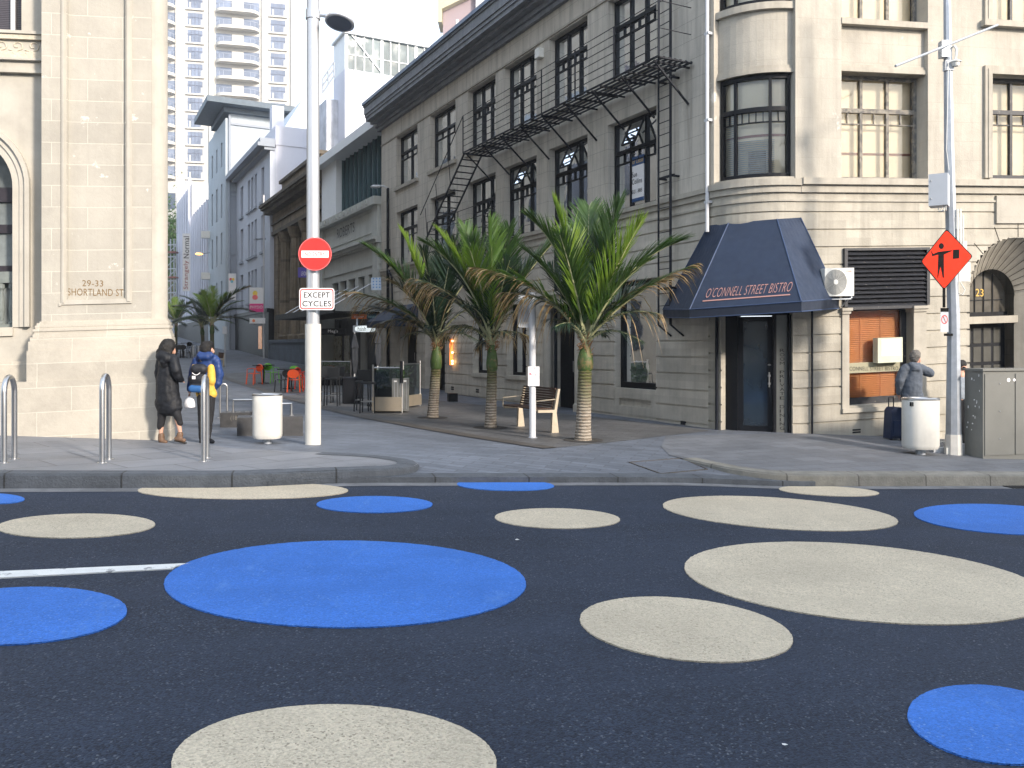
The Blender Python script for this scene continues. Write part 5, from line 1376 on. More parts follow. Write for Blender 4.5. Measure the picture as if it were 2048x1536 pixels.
for k in range(-4, 11):
    zt = zA-k*FH
    if zt-2.7 < zbase-2 or zt > 66: continue
    for (a, q) in (colA, colC):
        gm = MB(); gm.fbox(FT, a, q, zt-2.3, zt, -.15, .03); wo_ = gm.build('window', Mb['twglass'], tw)
        fm = MB(); sof = MB()
        for j in range(1, 4): u_ = a+(q-a)*j/4; fm.fbox(FT, u_-.05, u_+.05, zt-2.3, zt, .03, .10)
        fm.fbox(FT, a, q, zt-.85, zt-.75, .03, .1); fm.build('window_frame', mfr, wo_)
        mb.fbox(FT, a-.3, q+.3, zt-2.55, zt-2.3, 0, .35)
        for j in (0, 2):
            u_ = a+(q-a)*(.12+.4*j*.95); sof.fbox(FT, u_, u_+.35, zt-2.2, zt-1.15, .03, .05)
        sof.build('net_curtain', M['curtain'], wo_)
    for (a, q, ce) in ((uT(432), uT(519), 1), (uT(300), uT(351), 0)):
        zf = zt+.25
        gm = MB(); gm.fbox(FT, a, q, zf-3.0+.7, zf-.5, -.3, .04); gm.build('balcony_window', Mb['twglass'], tw)
        if ce: mb.fbox(FT, (a+q)/2-1., (a+q)/2+1., zf-3.0+.7, zf-.5, .04, .25)
        n = 10; out = 1.7; r = 1.7
        pts = [(a, 0)]+[(a+r-math.cos(math.pi/2*i/n)*r, math.sin(math.pi/2*i/n)*out) for i in range(n+1)]+[(q-r+math.sin(math.pi/2*i/n)*r, math.cos(math.pi/2*i/n)*out) for i in range(n+1)]+[(q, 0)]
        zs = zf-3.0; bal = MB(); rail = MB()
        lo = [FT.P(u, zs+.1, w) for u, w in pts]; hi = [FT.P(u, zs+.62, w) for u, w in pts]
        bal.face(hi); bal.face(lo[::-1]); bal.grid([lo, hi]); bo = bal.build('balcony', Mb['tw'], tw)
        rl = [FT.P(u, zs+1.5, w) for u, w in pts[1:-1]]; rail.tube(rl, .04, 4)
        for i in range(1, len(pts)-1, 3): rail.bar(FT.P(pts[i][0], zs+.6, pts[i][1]), FT.P(pts[i][0], zs+1.5, pts[i][1]), .04)
        rail.build('railing', mrl, bo)
mb.build('rib', Mb['tw'], tw)
mb = MB(); mb.fbox(FT, uT(329, .5), uT(351, .5), FT.z(340, 418, .5), FT.z(340, 386, .5), .5, .55); mb.build('podium_window', Mb['dkglass'], tw)
mb = MB(); mb.fbox(FT, -14, uT(354), 4, FT.z(340, 438, .5), .5, .6); mb.build('podium_base', mat('dim_podium', (.18, .17, .15), .8, var=.3, sc=.5), tw)
# ================================================================== street furniture
def base(px, py, d=None):
    p = gp(px, py); return p
# --- hoops (bike stands)
def hoop(name, px, py, top, label, group, ang=1.35, wid=.38, r=.034):
    p = gp(px, py); d = p.y; h = (py-top)*d/F_
    o = thing(name, label, 'bike stand', p, group)
    R_ = wid/2; dx, dy = math.cos(ang)*R_, math.sin(ang)*R_
    c = p+V((dx, dy, 0))
    pts = [c-V((dx, dy, .05))]+[c+V((-dx*math.cos(a), -dy*math.cos(a), h-R_+math.sin(a)*R_)) for a in [math.pi*i/14 for i in range(15)]]+[c+V((dx, dy, -.05))]
    mb = MB(); mb.tube(pts, r, 14); mb.build('hoop', M['steel'], o, smooth=True)
    for s_ in (-1, 1):
        mb = MB(); mb.lathe(c+V((dx*s_, dy*s_, .0)), [(.06, .0), (.06, .012), (.04, .016)], 16); mb.build('base_plate', M['steel'], o)
    return o
GR = 'steel bike stands by the left kerb'
hoop('bike_stand', 8, 927, 755, 'steel hoop bike stand cut by the left edge of the picture', GR, ang=1.807)
hoop('bike_stand', 204, 927, 752, 'steel hoop bike stand in front of the limestone wall', GR, ang=1.807)
hoop('bike_stand', 407, 924, 755, 'steel hoop bike stand in front of the child with the backpack', GR, ang=1.807)
hoop('bike_stand', 440, 836, 768, 'low steel hoop behind the child beside the stone seats', None, ang=.35, wid=.16, r=.02)
# --- litter bins
def bin_(px, py, top, wpx, label, d=None, taper=0.):
    p = gp(px, py); d = p.y; H = (py-top)*d/F_; W = wpx*d/F_
    o = thing('litter_bin', label, 'litter bin', p, 'white litter bins')
    b0 = H*.105; rx = W/2; ry = W/2*.82
    mb = MB(); mb.lathe(p, [(rx*.28, -.02), (rx*.28, b0)], 18); mb.build('foot', M['galv'], o, smooth=True)
    mb = MB(); n = 56; rows = []
    for z, s_ in ((b0, .90), (b0+.03, .97), (b0+.07, 1), (H*.955, 1), (H*.965, .985)):
        rows.append([p+V((math.copysign(abs(math.cos(a))**.8, math.cos(a))*rx*s_*(1+.006*(j % 2)), math.copysign(abs(math.sin(a))**.8, math.sin(a))*ry*s_, z)) for j, a in enumerate([2*math.pi*j/n for j in range(n)])])
    mb.grid(rows, closed=True); mb.face(rows[0][::-1]); mb.build('body', M['binwhite'], o, smooth=True)
    mb = MB(); rows = []
    for z, s_ in ((H*.955, .985), (H*.965, 1.02), (H*.985, 1.02), (H, .96), (H, .62), (H*.97, .55)):
        rows.append([p+V((math.copysign(abs(math.cos(a))**.8, math.cos(a))*rx*s_, math.copysign(abs(math.sin(a))**.8, math.sin(a))*ry*s_, z)) for a in [2*math.pi*j/n for j in range(n)]])
    mb.grid(rows, closed=True); mb.face(rows[-1]); mb.build('rim', M['steel'], o, smooth=True)
    return o, p, H, W
bin_(535, 887, 787, 57, 'smaller white litter bin beside the no entry pole')
o, p, H, W = bin_(1841, 909, 795, 68, 'larger white litter bin in front of the man in grey')
mb = MB()
for dx in (-.255, -.225): mb.fbox(Fr((p.x, p.y, p.z), (1, 0, 0), (0, -1, 0)), dx-.006, dx+.006, H*.86, H*.93, .14, .20)
mb.build('print_mark', M['signblack'], o)
# --- low dark stone seats with steel rails
def seat(px0, px1, py0, py1, dep, label, rail=None):
    a, b = gp(px0, py1), gp(px1, py1); d = (a.y+b.y)/2; H = (py1-py0)*d/F_
    v = (b-a); L = v.length; v = V((v.x, v.y, 0)).normalized()
    o = thing('stone_seat', label, 'stone seat', a, 'low stone seats')
    F = Fr((a.x, a.y, a.z), v, (v.y, -v.x, 0))
    mb = MB(); mb.fbox(F, 0, L, -.12, H, -dep, 0); mb.build('block', M['darkstone'], o, bevel=.012)
    mb = MB()
    for k in range(3): u_ = L*(.2+.3*k); mb.fbox(F, u_, u_+.07, H, H+.012, -dep*.4, -dep*.3)
    mb.split('stud', M['steel'], o)
    return o, F, L, H
o, F, L, H = seat(440, 500, 826, 855, .5, 'left low dark stone seat carved with a date')
text('(1840)', F.P(L*.35, H*.42, 0), F.D*(L*.45), V((0, 0, H*.38)), mat('worn_inscription', (.16, .15, .13), .8), o, depth=.003)
mb = MB(); a = F.P(.25, H, -.25); mb.tube([F.P(.22, H-.05, -.2), F.P(.22, H+.24, -.2), F.P(.9, H+.24, -.2), F.P(.9, H-.05, -.2)], .022, 8); mb.build('arm_rail', M['steel'], o)
o, F, L, H = seat(474, 606, 836, 872, .55, 'right low dark stone seat behind the small bin')
mb = MB(); mb.tube([F.P(L-.42, H+.22, -.2), F.P(L-.2, H+.22, -.2), F.P(L-.2, H-.05, -.2)], .022, 8); mb.build('arm_rail', M['steel'], o)
# --- no entry pole
p = gp(626, 889); d = p.y
pole = thing('lamp_post', 'tall silver lamp post carrying the no entry sign', 'lamp post', p)
def zy(py, d): return EYE+(HY-py)/F_*d
z1 = zy(648, d); 
mb = MB(); n = 28
rows = [[p+V((math.cos(a)*.128, math.sin(a)*.105, z)) for a in [2*math.pi*j/n for j in range(n)]] for z in (-.02, z1-p.z)]
mb.grid(rows, closed=True); mb.face(rows[-1]); mb.build('sleeve', M['binwhite'], pole, smooth=True)
mb = MB(); mb.tube([p+V((0, 0, z1-p.z)), V((p.x, p.y, 10.5))], [.104, .098], 24); mb.build('shaft', M['polegrey'], pole, smooth=True)
zc0, zc1 = zy(40, d), zy(20, d)
mb = MB(); mb.lathe((p.x, p.y, zc0), [(.10, 0), (.118, .01), (.118, zc1-zc0-.01), (.10, zc1-zc0)], 24); mb.build('collar', M['polegrey'], pole, smooth=True)
hc = wp(679, 46, d-.1); 
mb = MB(); mb.tube([V((p.x+.1, p.y, zy(30, d))), V((p.x+.22, p.y-.02, zy(33, d)))], .03, 8); mb.build('arm', M['galv'], pole)
tl = R(-14)
rows = []; n = 32
for r_, z_ in ((.0, .10), (.10, .098), (.18, .08), (.235, .035), (.24, .0), (.225, -.012), (.20, -.01)):
    row = []
    for j in range(n):
        a = 2*math.pi*j/n; x, y, z = math.cos(a)*max(r_, .001), math.sin(a)*max(r_, .001), z_
        y, z = y*math.cos(tl)-z*math.sin(tl), y*math.sin(tl)+z*math.cos(tl)
        x, z = x*math.cos(.12)-z*math.sin(-.12), x*math.sin(-.12)+z*math.cos(.12)
        row.append(hc+V((x, y, z)))
    rows.append(row)
mb = MB(); mb.grid(rows, closed=True); lh = mb.build('lamp_head', M['polegrey'], pole, smooth=True)
mb = MB(); mb.face(rows[-1]); mb.build('lens', mat('lamp_lens', (.10, .12, .16), .2, spec=.8), lh)
# signs on the pole
def disc(c, r, F, w0, w1, n=40): return [(math.cos(2*math.pi*i/n)*r, math.sin(2*math.pi*i/n)*r) for i in range(n)]
ds = d-.16
c = wp(630, 508, ds); Fs = Fr((c.x, c.y, c.z), (1, .03, 0), (.03, -1, 0)); rr = 33.2*ds/F_
o = thing('no_entry_sign', 'round red NO ENTRY sign on the silver lamp post', 'sign', c)
mb = MB(); mb.prism(Fs, disc(c, rr, Fs, 0, 0), -.004, 0); mb.build('plate', M['signred'], o)
mb = MB(); ring = [[Fs.P(math.cos(a)*r, math.sin(a)*r, .0015) for a in [2*math.pi*i/40 for i in range(40)]] for r in (rr*.96, rr*.985)]
mb.grid(ring, closed=True); mb.build('border', mat('pale_red_edge', (.8, .25, .25), .5), o)
mb = MB(); mb.fbox(Fs, -rr*.82, rr*.82, -rr*.22, rr*.20, 0, .003); mb.build('white_bar', M['signwhite'], o)
text('NO ENTRY', Fs.P(-rr*.6, -rr*.13, .003), Fs.D*rr*1.2, V((0, 0, rr*.24)), mat('red_letters', (.75, .12, .1), .5), o, depth=.002, weight=.006)
x0, x1, y0, y1 = 598.5, 668.5, 576, 620
a, b = wp(x0, y1, ds), wp(x1, y0, ds); W, H = b.x-a.x, b.z-a.z
Fs = Fr((a.x, a.y, a.z), (1, .02, 0), (.02, -1, 0))
o = thing('except_cycles_sign', 'white EXCEPT CYCLES plate with red border on the lamp post', 'sign', a)
def rrect(x0, y0, x1, y1, r, n=5):
    out = []
    for cx, cy, a0_ in ((x1-r, y0+r, -90), (x1-r, y1-r, 0), (x0+r, y1-r, 90), (x0+r, y0+r, 180)):
        out += [(cx+math.cos(R(a0_+90*i/n))*r, cy+math.sin(R(a0_+90*i/n))*r) for i in range(n+1)]
    return out
mb = MB(); mb.prism(Fs, rrect(0, 0, W, H, .05), -.004, 0); mb.build('plate', M['signwhite'], o)
A = rrect(.014, .014, W-.014, H-.014, .042); Bq = rrect(.030, .030, W-.030, H-.030, .03)
mb = MB(); mb.grid([[Fs.P(*q, .002) for q in A], [Fs.P(*q, .002) for q in Bq]], closed=True); mb.build('border', M['signred'], o)
text('EXCEPT', Fs.P(W*.13, H*.56, 0), Fs.D*W*.74, V((0, 0, H*.25)), M['signblack'], o, depth=.003, weight=.012)
text('CYCLES', Fs.P(W*.09, H*.16, 0), Fs.D*W*.82, V((0, 0, H*.26)), M['signblack'], o, depth=.003, weight=.012)
# --- slim white sign pole between the palms
p = gp(1065, 876); d = p.y
o = thing('sign_pole', 'slim white sign pole beside the timber bench', 'sign post', p)
mb = MB(); mb.tube([p, V((p.x, p.y, zy(585, d)))], .062, 18); mb.build('post', M['polewhite'], o, smooth=True)
mb = MB(); mb.lathe(p, [(.09, .0), (.09, .012), (.07, .016)], 16); mb.build('base_plate', M['galv'], o)
a, b = wp(1039, 655, d-.05), wp(1066, 590, d-.05)
Fs = Fr((a.x, a.y, a.z), (1, .25, 0), (.25, -1, 0)); W, H = b.x-a.x, b.z-a.z
o2 = thing('road_sign', 'grey back of a road sign on the white pole between palms', 'sign', a)
mb = MB(); mb.prism(Fs, rrect(-.02, 0, W, H, .03), -.004, 0); mb.build('plate', M['galv'], o2)
mb = MB()
for f in (.12, .82): mb.fbox(Fs, .03, W+.06, H*f, H*f+.03, 0, .012)
mb.split('rail', M['steel'], o2)
a, b = wp(1056, 772, d-.08), wp(1079, 733, d-.08); Fs = Fr((a.x, a.y, a.z), (1, 0, 0), (0, -1, 0)); W, H = b.x-a.x, b.z-a.z
o2 = thing('notice', 'white paper notice with pink dots taped to the slim pole', 'notice', a)
mb = MB(); mb.fbox(Fs, 0, W, 0, H, -.004, 0); mb.build('sheet', M['signwhite'], o2)
pk = mat('pink_print', (.85, .25, .3), .6)
for (x, y, r) in ((.2, .62, .11), (.58, .92, .06), (.72, .72, .05), (.66, .58, .05)):
    mb = MB(); mb.prism(Fs, [(W*x+math.cos(t*.4)*W*r, H*y+math.sin(t*.4)*W*r) for t in range(16)], 0, .001); mb.build('pink_dot', pk, o2)
mb = MB()
for k in range(7): mb.fbox(Fs, W*.1, W*(.85-.1*(k % 3)), H*(.12+k*.05), H*(.13+k*.05), 0, .001)
mb.build('print', M['boxgrey'], o2)
mb = MB(); mb.bar(Fs.P(W*.25, H*.60, .002), Fs.P(W*.98, H*.45, .002), .006, .002); mb.build('printed_line', M['signblack'], o2)
# --- bench
p0 = gp(1120, 866); pb = thing('bench', 'dark timber slatted bench with pale metal ends between the palms', 'bench', p0)
Fb = Fr((p0.x-.02, p0.y+.02, p0.z), Do, NAo)          # u away up the street, w towards the street
Lb = 1.5
cast = M['castalu']
for k, (u_) in enumerate((.0, Lb-.1)):
    mb = MB(); uu = u_
    leg = [(0, 0), (.16, 0), (.14, .40), (.47, .41), (.47, .46), (.10, .455), (.02, .86), (-.03, .86), (.05, .40)]
    P_ = lambda w_, z_, u2: Fb.P(u2, z_, w_)
    n = len(leg)
    # leg and seat bearer as an extruded outline, in the w-z plane
    A = [P_(w_, z_, uu) for w_, z_ in leg]; Bq = [P_(w_, z_, uu+.06) for w_, z_ in leg]
    mb.face(A); mb.face(Bq[::-1])
    for i in range(n): mb.face([A[i], A[(i+1) % n], Bq[(i+1) % n], Bq[i]])
    mb.build('end_frame', cast, pb)
    mb = MB(); mb.tube([Fb.P(uu+.03, .44, .50), Fb.P(uu+.03, .63, .50), Fb.P(uu+.03, .66, .04)], .011, 8); mb.build('armrest', cast, pb)
sl = MB()
for j in range(9): sl.fbox(Fb, -.02+.08, Lb-.12, .465, .49, .12+j*.045, .155+j*.045)
sl.build('seat', M['wood'], pb)
sl = MB()
for j in range(8):
    f = j/7.; z_ = .50+f*.34; w_ = .11-f*.085
    sl.fbox(Fb, .08, Lb-.12, z_, z_+.037, w_-.012, w_+.012)
sl.build('backrest', M['wood'], pb)
# --- right-hand pole with its fittings
p = gp(1907, 909); d = p.y; PX = p.x
rp = thing('traffic_pole', 'tall galvanised octagonal pole at the right with boxes and sensors', 'pole', p)
mb = MB(); mb.tube([p, V((p.x+.0, p.y, zy(640, d))), V((wp(1898, 300, d).x, p.y, zy(300, d))), V((wp(1894, 0, d).x, p.y, zy(0, d))), V((wp(1890, -160, d).x, p.y, zy(-160, d)))], [.138, .105, .085, .062, .05], 8); mb.build('shaft', M['galv'], rp)
mb = MB(); mb.tube([p+V((0, 0, -.01)), p+V((0, 0, .36))], [.150, .142], 8); mb.build('painted_base', mat('white_base_paint', (.62, .60, .56), .6, var=.12, sc=6), rp)
def fixt(name, x0, x1, y0, y1, dd, th, m, parent=rp, bev=.008):
    a, b = wp(x0, y1, d+dd), wp(x1, y0, d+dd); Fq = Fr((a.x, a.y, a.z), (1, 0, 0), (0, -1, 0)); q = MB(); q.fbox(Fq, 0, b.x-a.x, 0, b.z-a.z, -th, 0); return q.build(name, m, parent, bevel=bev), Fq, b.x-a.x, b.z-a.z
# cabinet on the pole, turned so that two faces show
a = wp(1857, 412, d-.25); hh_ = zy(350, d-.2)-a.z
Fq = Fr((a.x, a.y, a.z), V((.26, -.17, 0)).normalized(), V((-.17, -.26, 0)).normalized())
mb = MB(); mb.fbox(Fq, 0, .30, 0, hh_, -.32, 0); bx = mb.build('control_box', M['boxgrey'], rp, bevel=.01)
mb = MB()
for z_ in (.12, hh_-.12): mb.lathe(Fq.P(.04, z_, .0), [(.012, -.01), (.012, .012)], 8)
mb.split('latch', M['steel'], bx)
mb = MB(); 
for k in range(4): mb.tube([Fq.P(.14+.04*k, 0, -.1), Fq.P(.15+.04*k, -.09, -.1), Fq.P(.24, -.10+.02*k, -.05)], .009, 6)
mb.build('cable', M['boxwhite'], rp)
a, b = wp(1791, 132, d-1.0), wp(1995, 50, d+.8)
mb = MB(); mb.tube([a, b], .021, 8); mb.build('outreach_tube', M['galv'], rp)
fixt('clamp_box', 1884, 1899, 80, 113, -.12, .14, M['galv'])
mb = MB(); c = wp(1911, 128, d-.1); mb.tube([wp(1899, 108, d), wp(1903, 95, d-.05), wp(1909, 92, d-.1), wp(1913, 99, d-.1), c+V((0, 0, .06))], .02, 8); mb.lathe(c, [(.0, -.055), (.05, -.04), (.07, 0), (.072, .02), (.095, .03), (.095, .04), (.04, .075), (.02, .09)], 18); mb.build('dome_camera', M['boxwhite'], rp, smooth=True)
fixt('camera_plate', 1891, 1908, 120, 140, -.08, .1, M['boxgrey'])
fixt('antenna', 1912, 1924, 434, 458, -.1, .08, M['boxwhite']); 
mb = MB()
for x in (1915, 1921, 1926): mb.tube([wp(x, 492 if x > 1915 else 480, d-.1), wp(x, 418 if x < 1925 else 430, d-.1)], .016, 8)
mb.split('antenna_rod', M['boxwhite'], rp)
fixt('relay_box', 1918, 1941, 524, 563, -.05, .15, M['boxwhite']); fixt('relay_box', 1925, 1934, 482, 524, -.05, .1, M['boxwhite'])
fixt('junction_box', 1904, 1920, 615, 663, .05, .16, M['boxgrey'])
mb = MB(); mb.tube([wp(1920, 563, d-.08), wp(1930, 580, d-.08), wp(1925, 590, d-.08), wp(1917, 585, d-.08), wp(1917, 563, d-.08)], .009, 6); mb.tube([wp(1898, 340, d-.12), wp(1893, 300, d-.14), wp(1897, 120, d-.1)], .006, 5); mb.build('cable', M['boxwhite'], rp)
fixt('strap', 1889, 1906, 667, 672, -.13, .02, M['signblack'])
o, Fq, W, H = fixt('parking_sign', 1881, 1897, 616, 664, -.16, .004, M['signwhite'], None)
tag(o, 'small white no stopping plate on the right pole', 'sign')
o2 = thing('small_sign', 'small pale plate with a red ring on the right pole', 'sign', o.location)
bpy.data.objects.remove(o); 
o, Fq, W, H = fixt('plate', 1881, 1897, 616, 664, -.16, .004, M['boxgrey'], o2, 0)
mb = MB(); mb.fbox(Fq, 0, W, H*.84, H, 0, .002); mb.build('dark_heading', M['signblack'], o2)
mb = MB(); mb.grid([[Fq.P(W*.5+math.cos(a)*W*r, H*.52+math.sin(a)*W*r*1.4, .002) for a in [math.pi*i/12 for i in range(25)]] for r in (.32, .40)]); mb.bar(Fq.P(W*.3, H*.68, .003), Fq.P(W*.7, H*.38, .003), .01, .002); mb.build('red_ring', M['signred'], o2)
# orange diamond
ds = d-.22
cs = [wp(1893, 457.5, ds), wp(1946, 512.5, ds), wp(1888, 580, ds), wp(1841, 523, ds)]
c = wp(1892, 519, ds); ex = (cs[1]-cs[3]).normalized()
Fq = Fr((c.x, c.y, c.z), (1, 0, 0), (0, -1, 0))
def dia(s_): 
    out = []
    pts = [(q.x-c.x, q.z-c.z) for q in (cs[2], cs[1], cs[0], cs[3])]
    for i in range(4):
        p0, p1, p2 = pts[i-1], pts[i], pts[(i+1) % 4]
        for t in (.06, .03, 0):
            pass
        a = (p1[0]+(p0[0]-p1[0])*.06, p1[1]+(p0[1]-p1[1])*.06); b = (p1[0]+(p2[0]-p1[0])*.06, p1[1]+(p2[1]-p1[1])*.06)
        m = ((a[0]+b[0]+2*p1[0])/4, (a[1]+b[1]+2*p1[1])/4)
        out += [(a[0]*s_, a[1]*s_), (m[0]*s_, m[1]*s_), (b[0]*s_, b[1]*s_)]
    return out
o = thing('roadworks_sign', 'orange diamond warning sign with a black flagman figure on the right pole', 'sign', c)
mb = MB(); mb.prism(Fq, dia(1.0), -.004, 0); mb.build('plate', M['signblack'], o)
mb = MB(); mb.prism(Fq, dia(.955), 0, .003); mb.build('orange_face', M['signorange'], o)
def sx(px, py): q = wp(px, py, ds); return (q.x-c.x, q.z-c.z)
def z4(x, y): return sx(1840+x/6.4, 400+y/6.4)
mb = MB()
hd = z4(272, 590)
mb.prism(Fq, [(hd[0]+math.cos(t*.35)*.036*1.25, hd[1]+math.sin(t*.35)*.045*1.2) for t in range(18)], .003, .005)
body = [z4(230, 672), z4(232, 720), z4(232, 1000), z4(222, 1000), z4(262, 850), z4(292, 995), z4(306, 995), z4(302, 690), z4(405, 655), z4(408, 642), z4(290, 655), z4(235, 662), z4(165, 690), z4(150, 655), z4(140, 658), z4(155, 722)]
body = [z4(155, 722), z4(232, 700), z4(228, 1000), z4(222, 1002), z4(262, 850), z4(290, 995), z4(306, 995), z4(304, 700), z4(405, 655), z4(408, 642), z4(300, 655), z4(235, 662), z4(165, 690), z4(150, 655), z4(140, 658)]
mb.prism(Fq, body, .003, .005)
mb.prism(Fq, [z4(418, 755), z4(500, 748), z4(503, 632), z4(422, 636)], .003, .005)
mb.build('flagman_symbol', M['signblack'], o)
mb = MB(); mb.bar(wp(1888, 575, ds+.02), wp(1888, 615, ds+.02), .035); mb.build('bracket', M['signblack'], o)
# power box and leads lying at the foot of the pole
p = gp(1874, 905); o = thing('lead_box', 'white plastic junction box with loose cables at the foot of the right pole', 'junction box', p)
mb = MB(); mb.box(p+V((.03, -.0, 0)), .26, .12, .09, .1); mb.build('box', M['boxgrey'], o, bevel=.01)
p2 = gp(1896, 908); mb = MB(); mb.box(p2+V((0, -.05, 0)), .14, .1, .12, -.1); mb.build('plug_block', M['boxwhite'], o, bevel=.01)
mb = MB()
for k in range(5):
    rr_ = random.Random(k); a = p+V((.02+.05*k, 0, .08)); mb.tube([a, a+V((rr_.uniform(-.05, .05), 0, .10+.02*k)), a+V((.08, -.03, .12)), a+V((.14, -.05, .0))], .007, 5)
mb.build('cable', M['boxwhite'], o)
# --- grey utility cabinet
p = gp(1966, 918); d = p.y; zt = zy(742, d); H = zt-p.z
Fq = Fr((p.x, p.y, p.z), (SC, SS, 0), NB)
o = thing('utility_cabinet', 'large scuffed grey utility cabinet at the right edge', 'cabinet', p)
mb = MB(); mb.fbox(Fq, 0, 2.0, -.2, H, -.42, 0); mb.build('casing', M['cab'], o, bevel=.01)
mb = MB(); mb.fbox(Fq, -.03, 2.03, H, H+.04, -.45, .03); mb.build('lid', M['cab'], o, bevel=.008)
for k in range(3):
    mb = MB(); mb.fbox(Fq, .03+.64*k, .64+.64*k, .06, H-.05, 0, .014); dr = mb.build('door', M['cab'], o, bevel=.004)
    mb = MB()
    for j in (.25, .6, .95): mb.lathe(Fq.P(.03+.64*k+.30, H*j*.9, .02), [(.012, -.004), (.012, .004)], 8)
    mb.build('rivet', M['galv'], dr)
mb = MB()
for u_, r_ in ((.52, .035), (.64, .026)): mb.prism(Fq, [(u_+math.cos(t*.4)*r_, H-.16+math.sin(t*.4)*r_) for t in range(16)], .014, .016)
mb.split('sticker', M['signwhite'], o)
mb = MB()
for k in range(16):
    rr_ = random.Random(k+40); F2 = Fr(Fq.P(0, 0, 0), -Fq.N, -Fq.D); u_ = rr_.uniform(.06, .36); z_ = rr_.uniform(.45, H-.05); mb.fbox(F2, u_, u_+rr_.uniform(.008, .03), z_, z_+rr_.uniform(.01, .05), 0, .0015)
mb.split('torn_label', M['signwhite'], o)
# --- alarm box on the O'Connell front, lease board in a window
u_, z_ = FO.uz(1074, 104, .15)
mb = MB(); mb.fbox(FO, u_-.12, u_+.12, z_-.16, z_+.10, 0, .16); tag(mb.build('alarm_box', M['boxwhite']), 'white alarm box high on the grey wall under the cornice', 'alarm box')
mb = MB(); a_, b_ = uo(1286, -.2), uo(1260, -.2); z0, z1 = zo(1273, 402, -.2), zo(1273, 330, -.2)
o = thing('lease_board', 'white and blue For Lease board behind a first floor window', 'board', FO.P((a_+b_)/2, z0, -.2))
mb.fbox(FO, a_, b_, z0, z1, -.235, -.225); mb.build('panel', M['signwhite'], o)
FOr = Fr(FO.P(0, 0, 0), -FO.D, FO.N)
mb = MB(); mb.fbox(FO, a_, b_, z1-.0, z1+.22, -.235, -.222); mb.fbox(FO, a_, b_, z0-.0, z0+.08, -.225, -.221); mb.split('blue_band', mat('navy_print', (.03, .08, .2), .5), o)
text('For Lease', FO.P(b_-.02, z1+.05, -.220), -FO.D*(b_-a_-.04), V((0, 0, .11)), mat('mustard_print', (.75, .5, .15), .5), o, depth=.002)
text('Sue\nCollins', FO.P(b_-.06, z0+.42, -.220), -FO.D*(b_-a_-.12), V((0, 0, .30)), M['signblack'], o, depth=.002)
text('021 885', FO.P(b_-.06, z0+.20, -.220), -FO.D*(b_-a_-.12), V((0, 0, .09)), M['signblack'], o, depth=.002)
# --- fire escape
fe = thing('fire_escape', 'black iron fire escape balcony and ladders on the grey side front', 'fire escape', FO.P(8, 8, 0))
W0, W1 = .08, .95
uL, zL = FO.uz(926, 296, W1); uR, zR = FO.uz(1318, 122, W1)
zP = (zL+zR)/2; print('fire escape', uL, zL, uR, zR)
zP = 7.78 if abs(zP-7.78) < .3 else zP
mb = MB()
for k in range(7): w_ = W0+(W1-W0)*k/6; mb.bar(FO.P(uR, zP, w_), FO.P(uL, zP, w_), .045, .03)
for k in range(19): u_ = uR+(uL-uR)*k/18; mb.bar(FO.P(u_, zP-.03, W0), FO.P(u_, zP-.03, W1), .05, .03)
mb.build('platform', M['iron'], fe)
mb = MB(); npost = 7
for k in range(npost):
    u_ = uR+(uL-uR)*k/(npost-1); mb.bar(FO.P(u_, zP, W1), FO.P(u_, zP+1.15, W1), .035)
for j in range(6): z_ = zP+.2+j*.19; mb.bar(FO.P(uR, z_, W1), FO.P(uL, z_, W1), .014)
for j in (2, 5): z_ = zP+.2+j*.19; mb.bar(FO.P(uR, z_, W1), FO.P(uR, z_, .1), .014); 
mb.build('guard_rail', M['iron'], fe)
for k in range(9):
    u_ = uR+(uL-uR)*(k+.15)/8.3; mb = MB(); mb.bar(FO.P(u_, zP-.04, W1), FO.P(u_, zP-.85, .02), .036); mb.bar(FO.P(u_, zP-.06, W1), FO.P(u_, zP-.06, .0), .036); mb.build('bracket', M['iron'], fe)
# stair ladder going down up the street
mb = MB(); 
uB, zB = FO.uz(868, 480, .6)
for w_ in (.30, .90):
    mb.bar(FO.P(uL, zP, w_), FO.P(uB, zB, w_), .035, .06)
ns = 15
for k in range(1, ns): t = k/ns; mb.bar(FO.P(uL+(uB-uL)*t, zP+(zB-zP)*t, .30), FO.P(uL+(uB-uL)*t, zP+(zB-zP)*t, .90), .10, .018)
mb.bar(FO.P(uL, zP+1.15, .95), FO.P(uB+.4, zB+.9, .95), .022); 
for t in (.33, .66, .95): mb.bar(FO.P(uL+(uB-uL)*t, zP+(zB-zP)*t, .92), FO.P(uL+(uB-uL)*t+.1, zP+(zB-zP)*t+.95, .95), .02)
mb.build('stair', M['iron'], fe)
# lower landing over the palms
mb = MB(); u0, u1 = uo(1004, .6), uo(945, .6); zl_ = zo(1000, 470, .7)
for j in range(5): w_ = .1+j*.18; mb.bar(FO.P(u0, zl_, w_), FO.P(uB, zl_, w_), .04, .03)
for j in (.35, .7, 1.05): mb.bar(FO.P(u0, zl_+j, .85), FO.P(uB, zl_+j, .85), .016)
for k in range(5): u_ = u0+(uB-u0)*k/4; mb.bar(FO.P(u_, zl_, .85), FO.P(u_, zl_+1.05, .85), .025)
mb.build('lower_landing', M['iron'], fe)
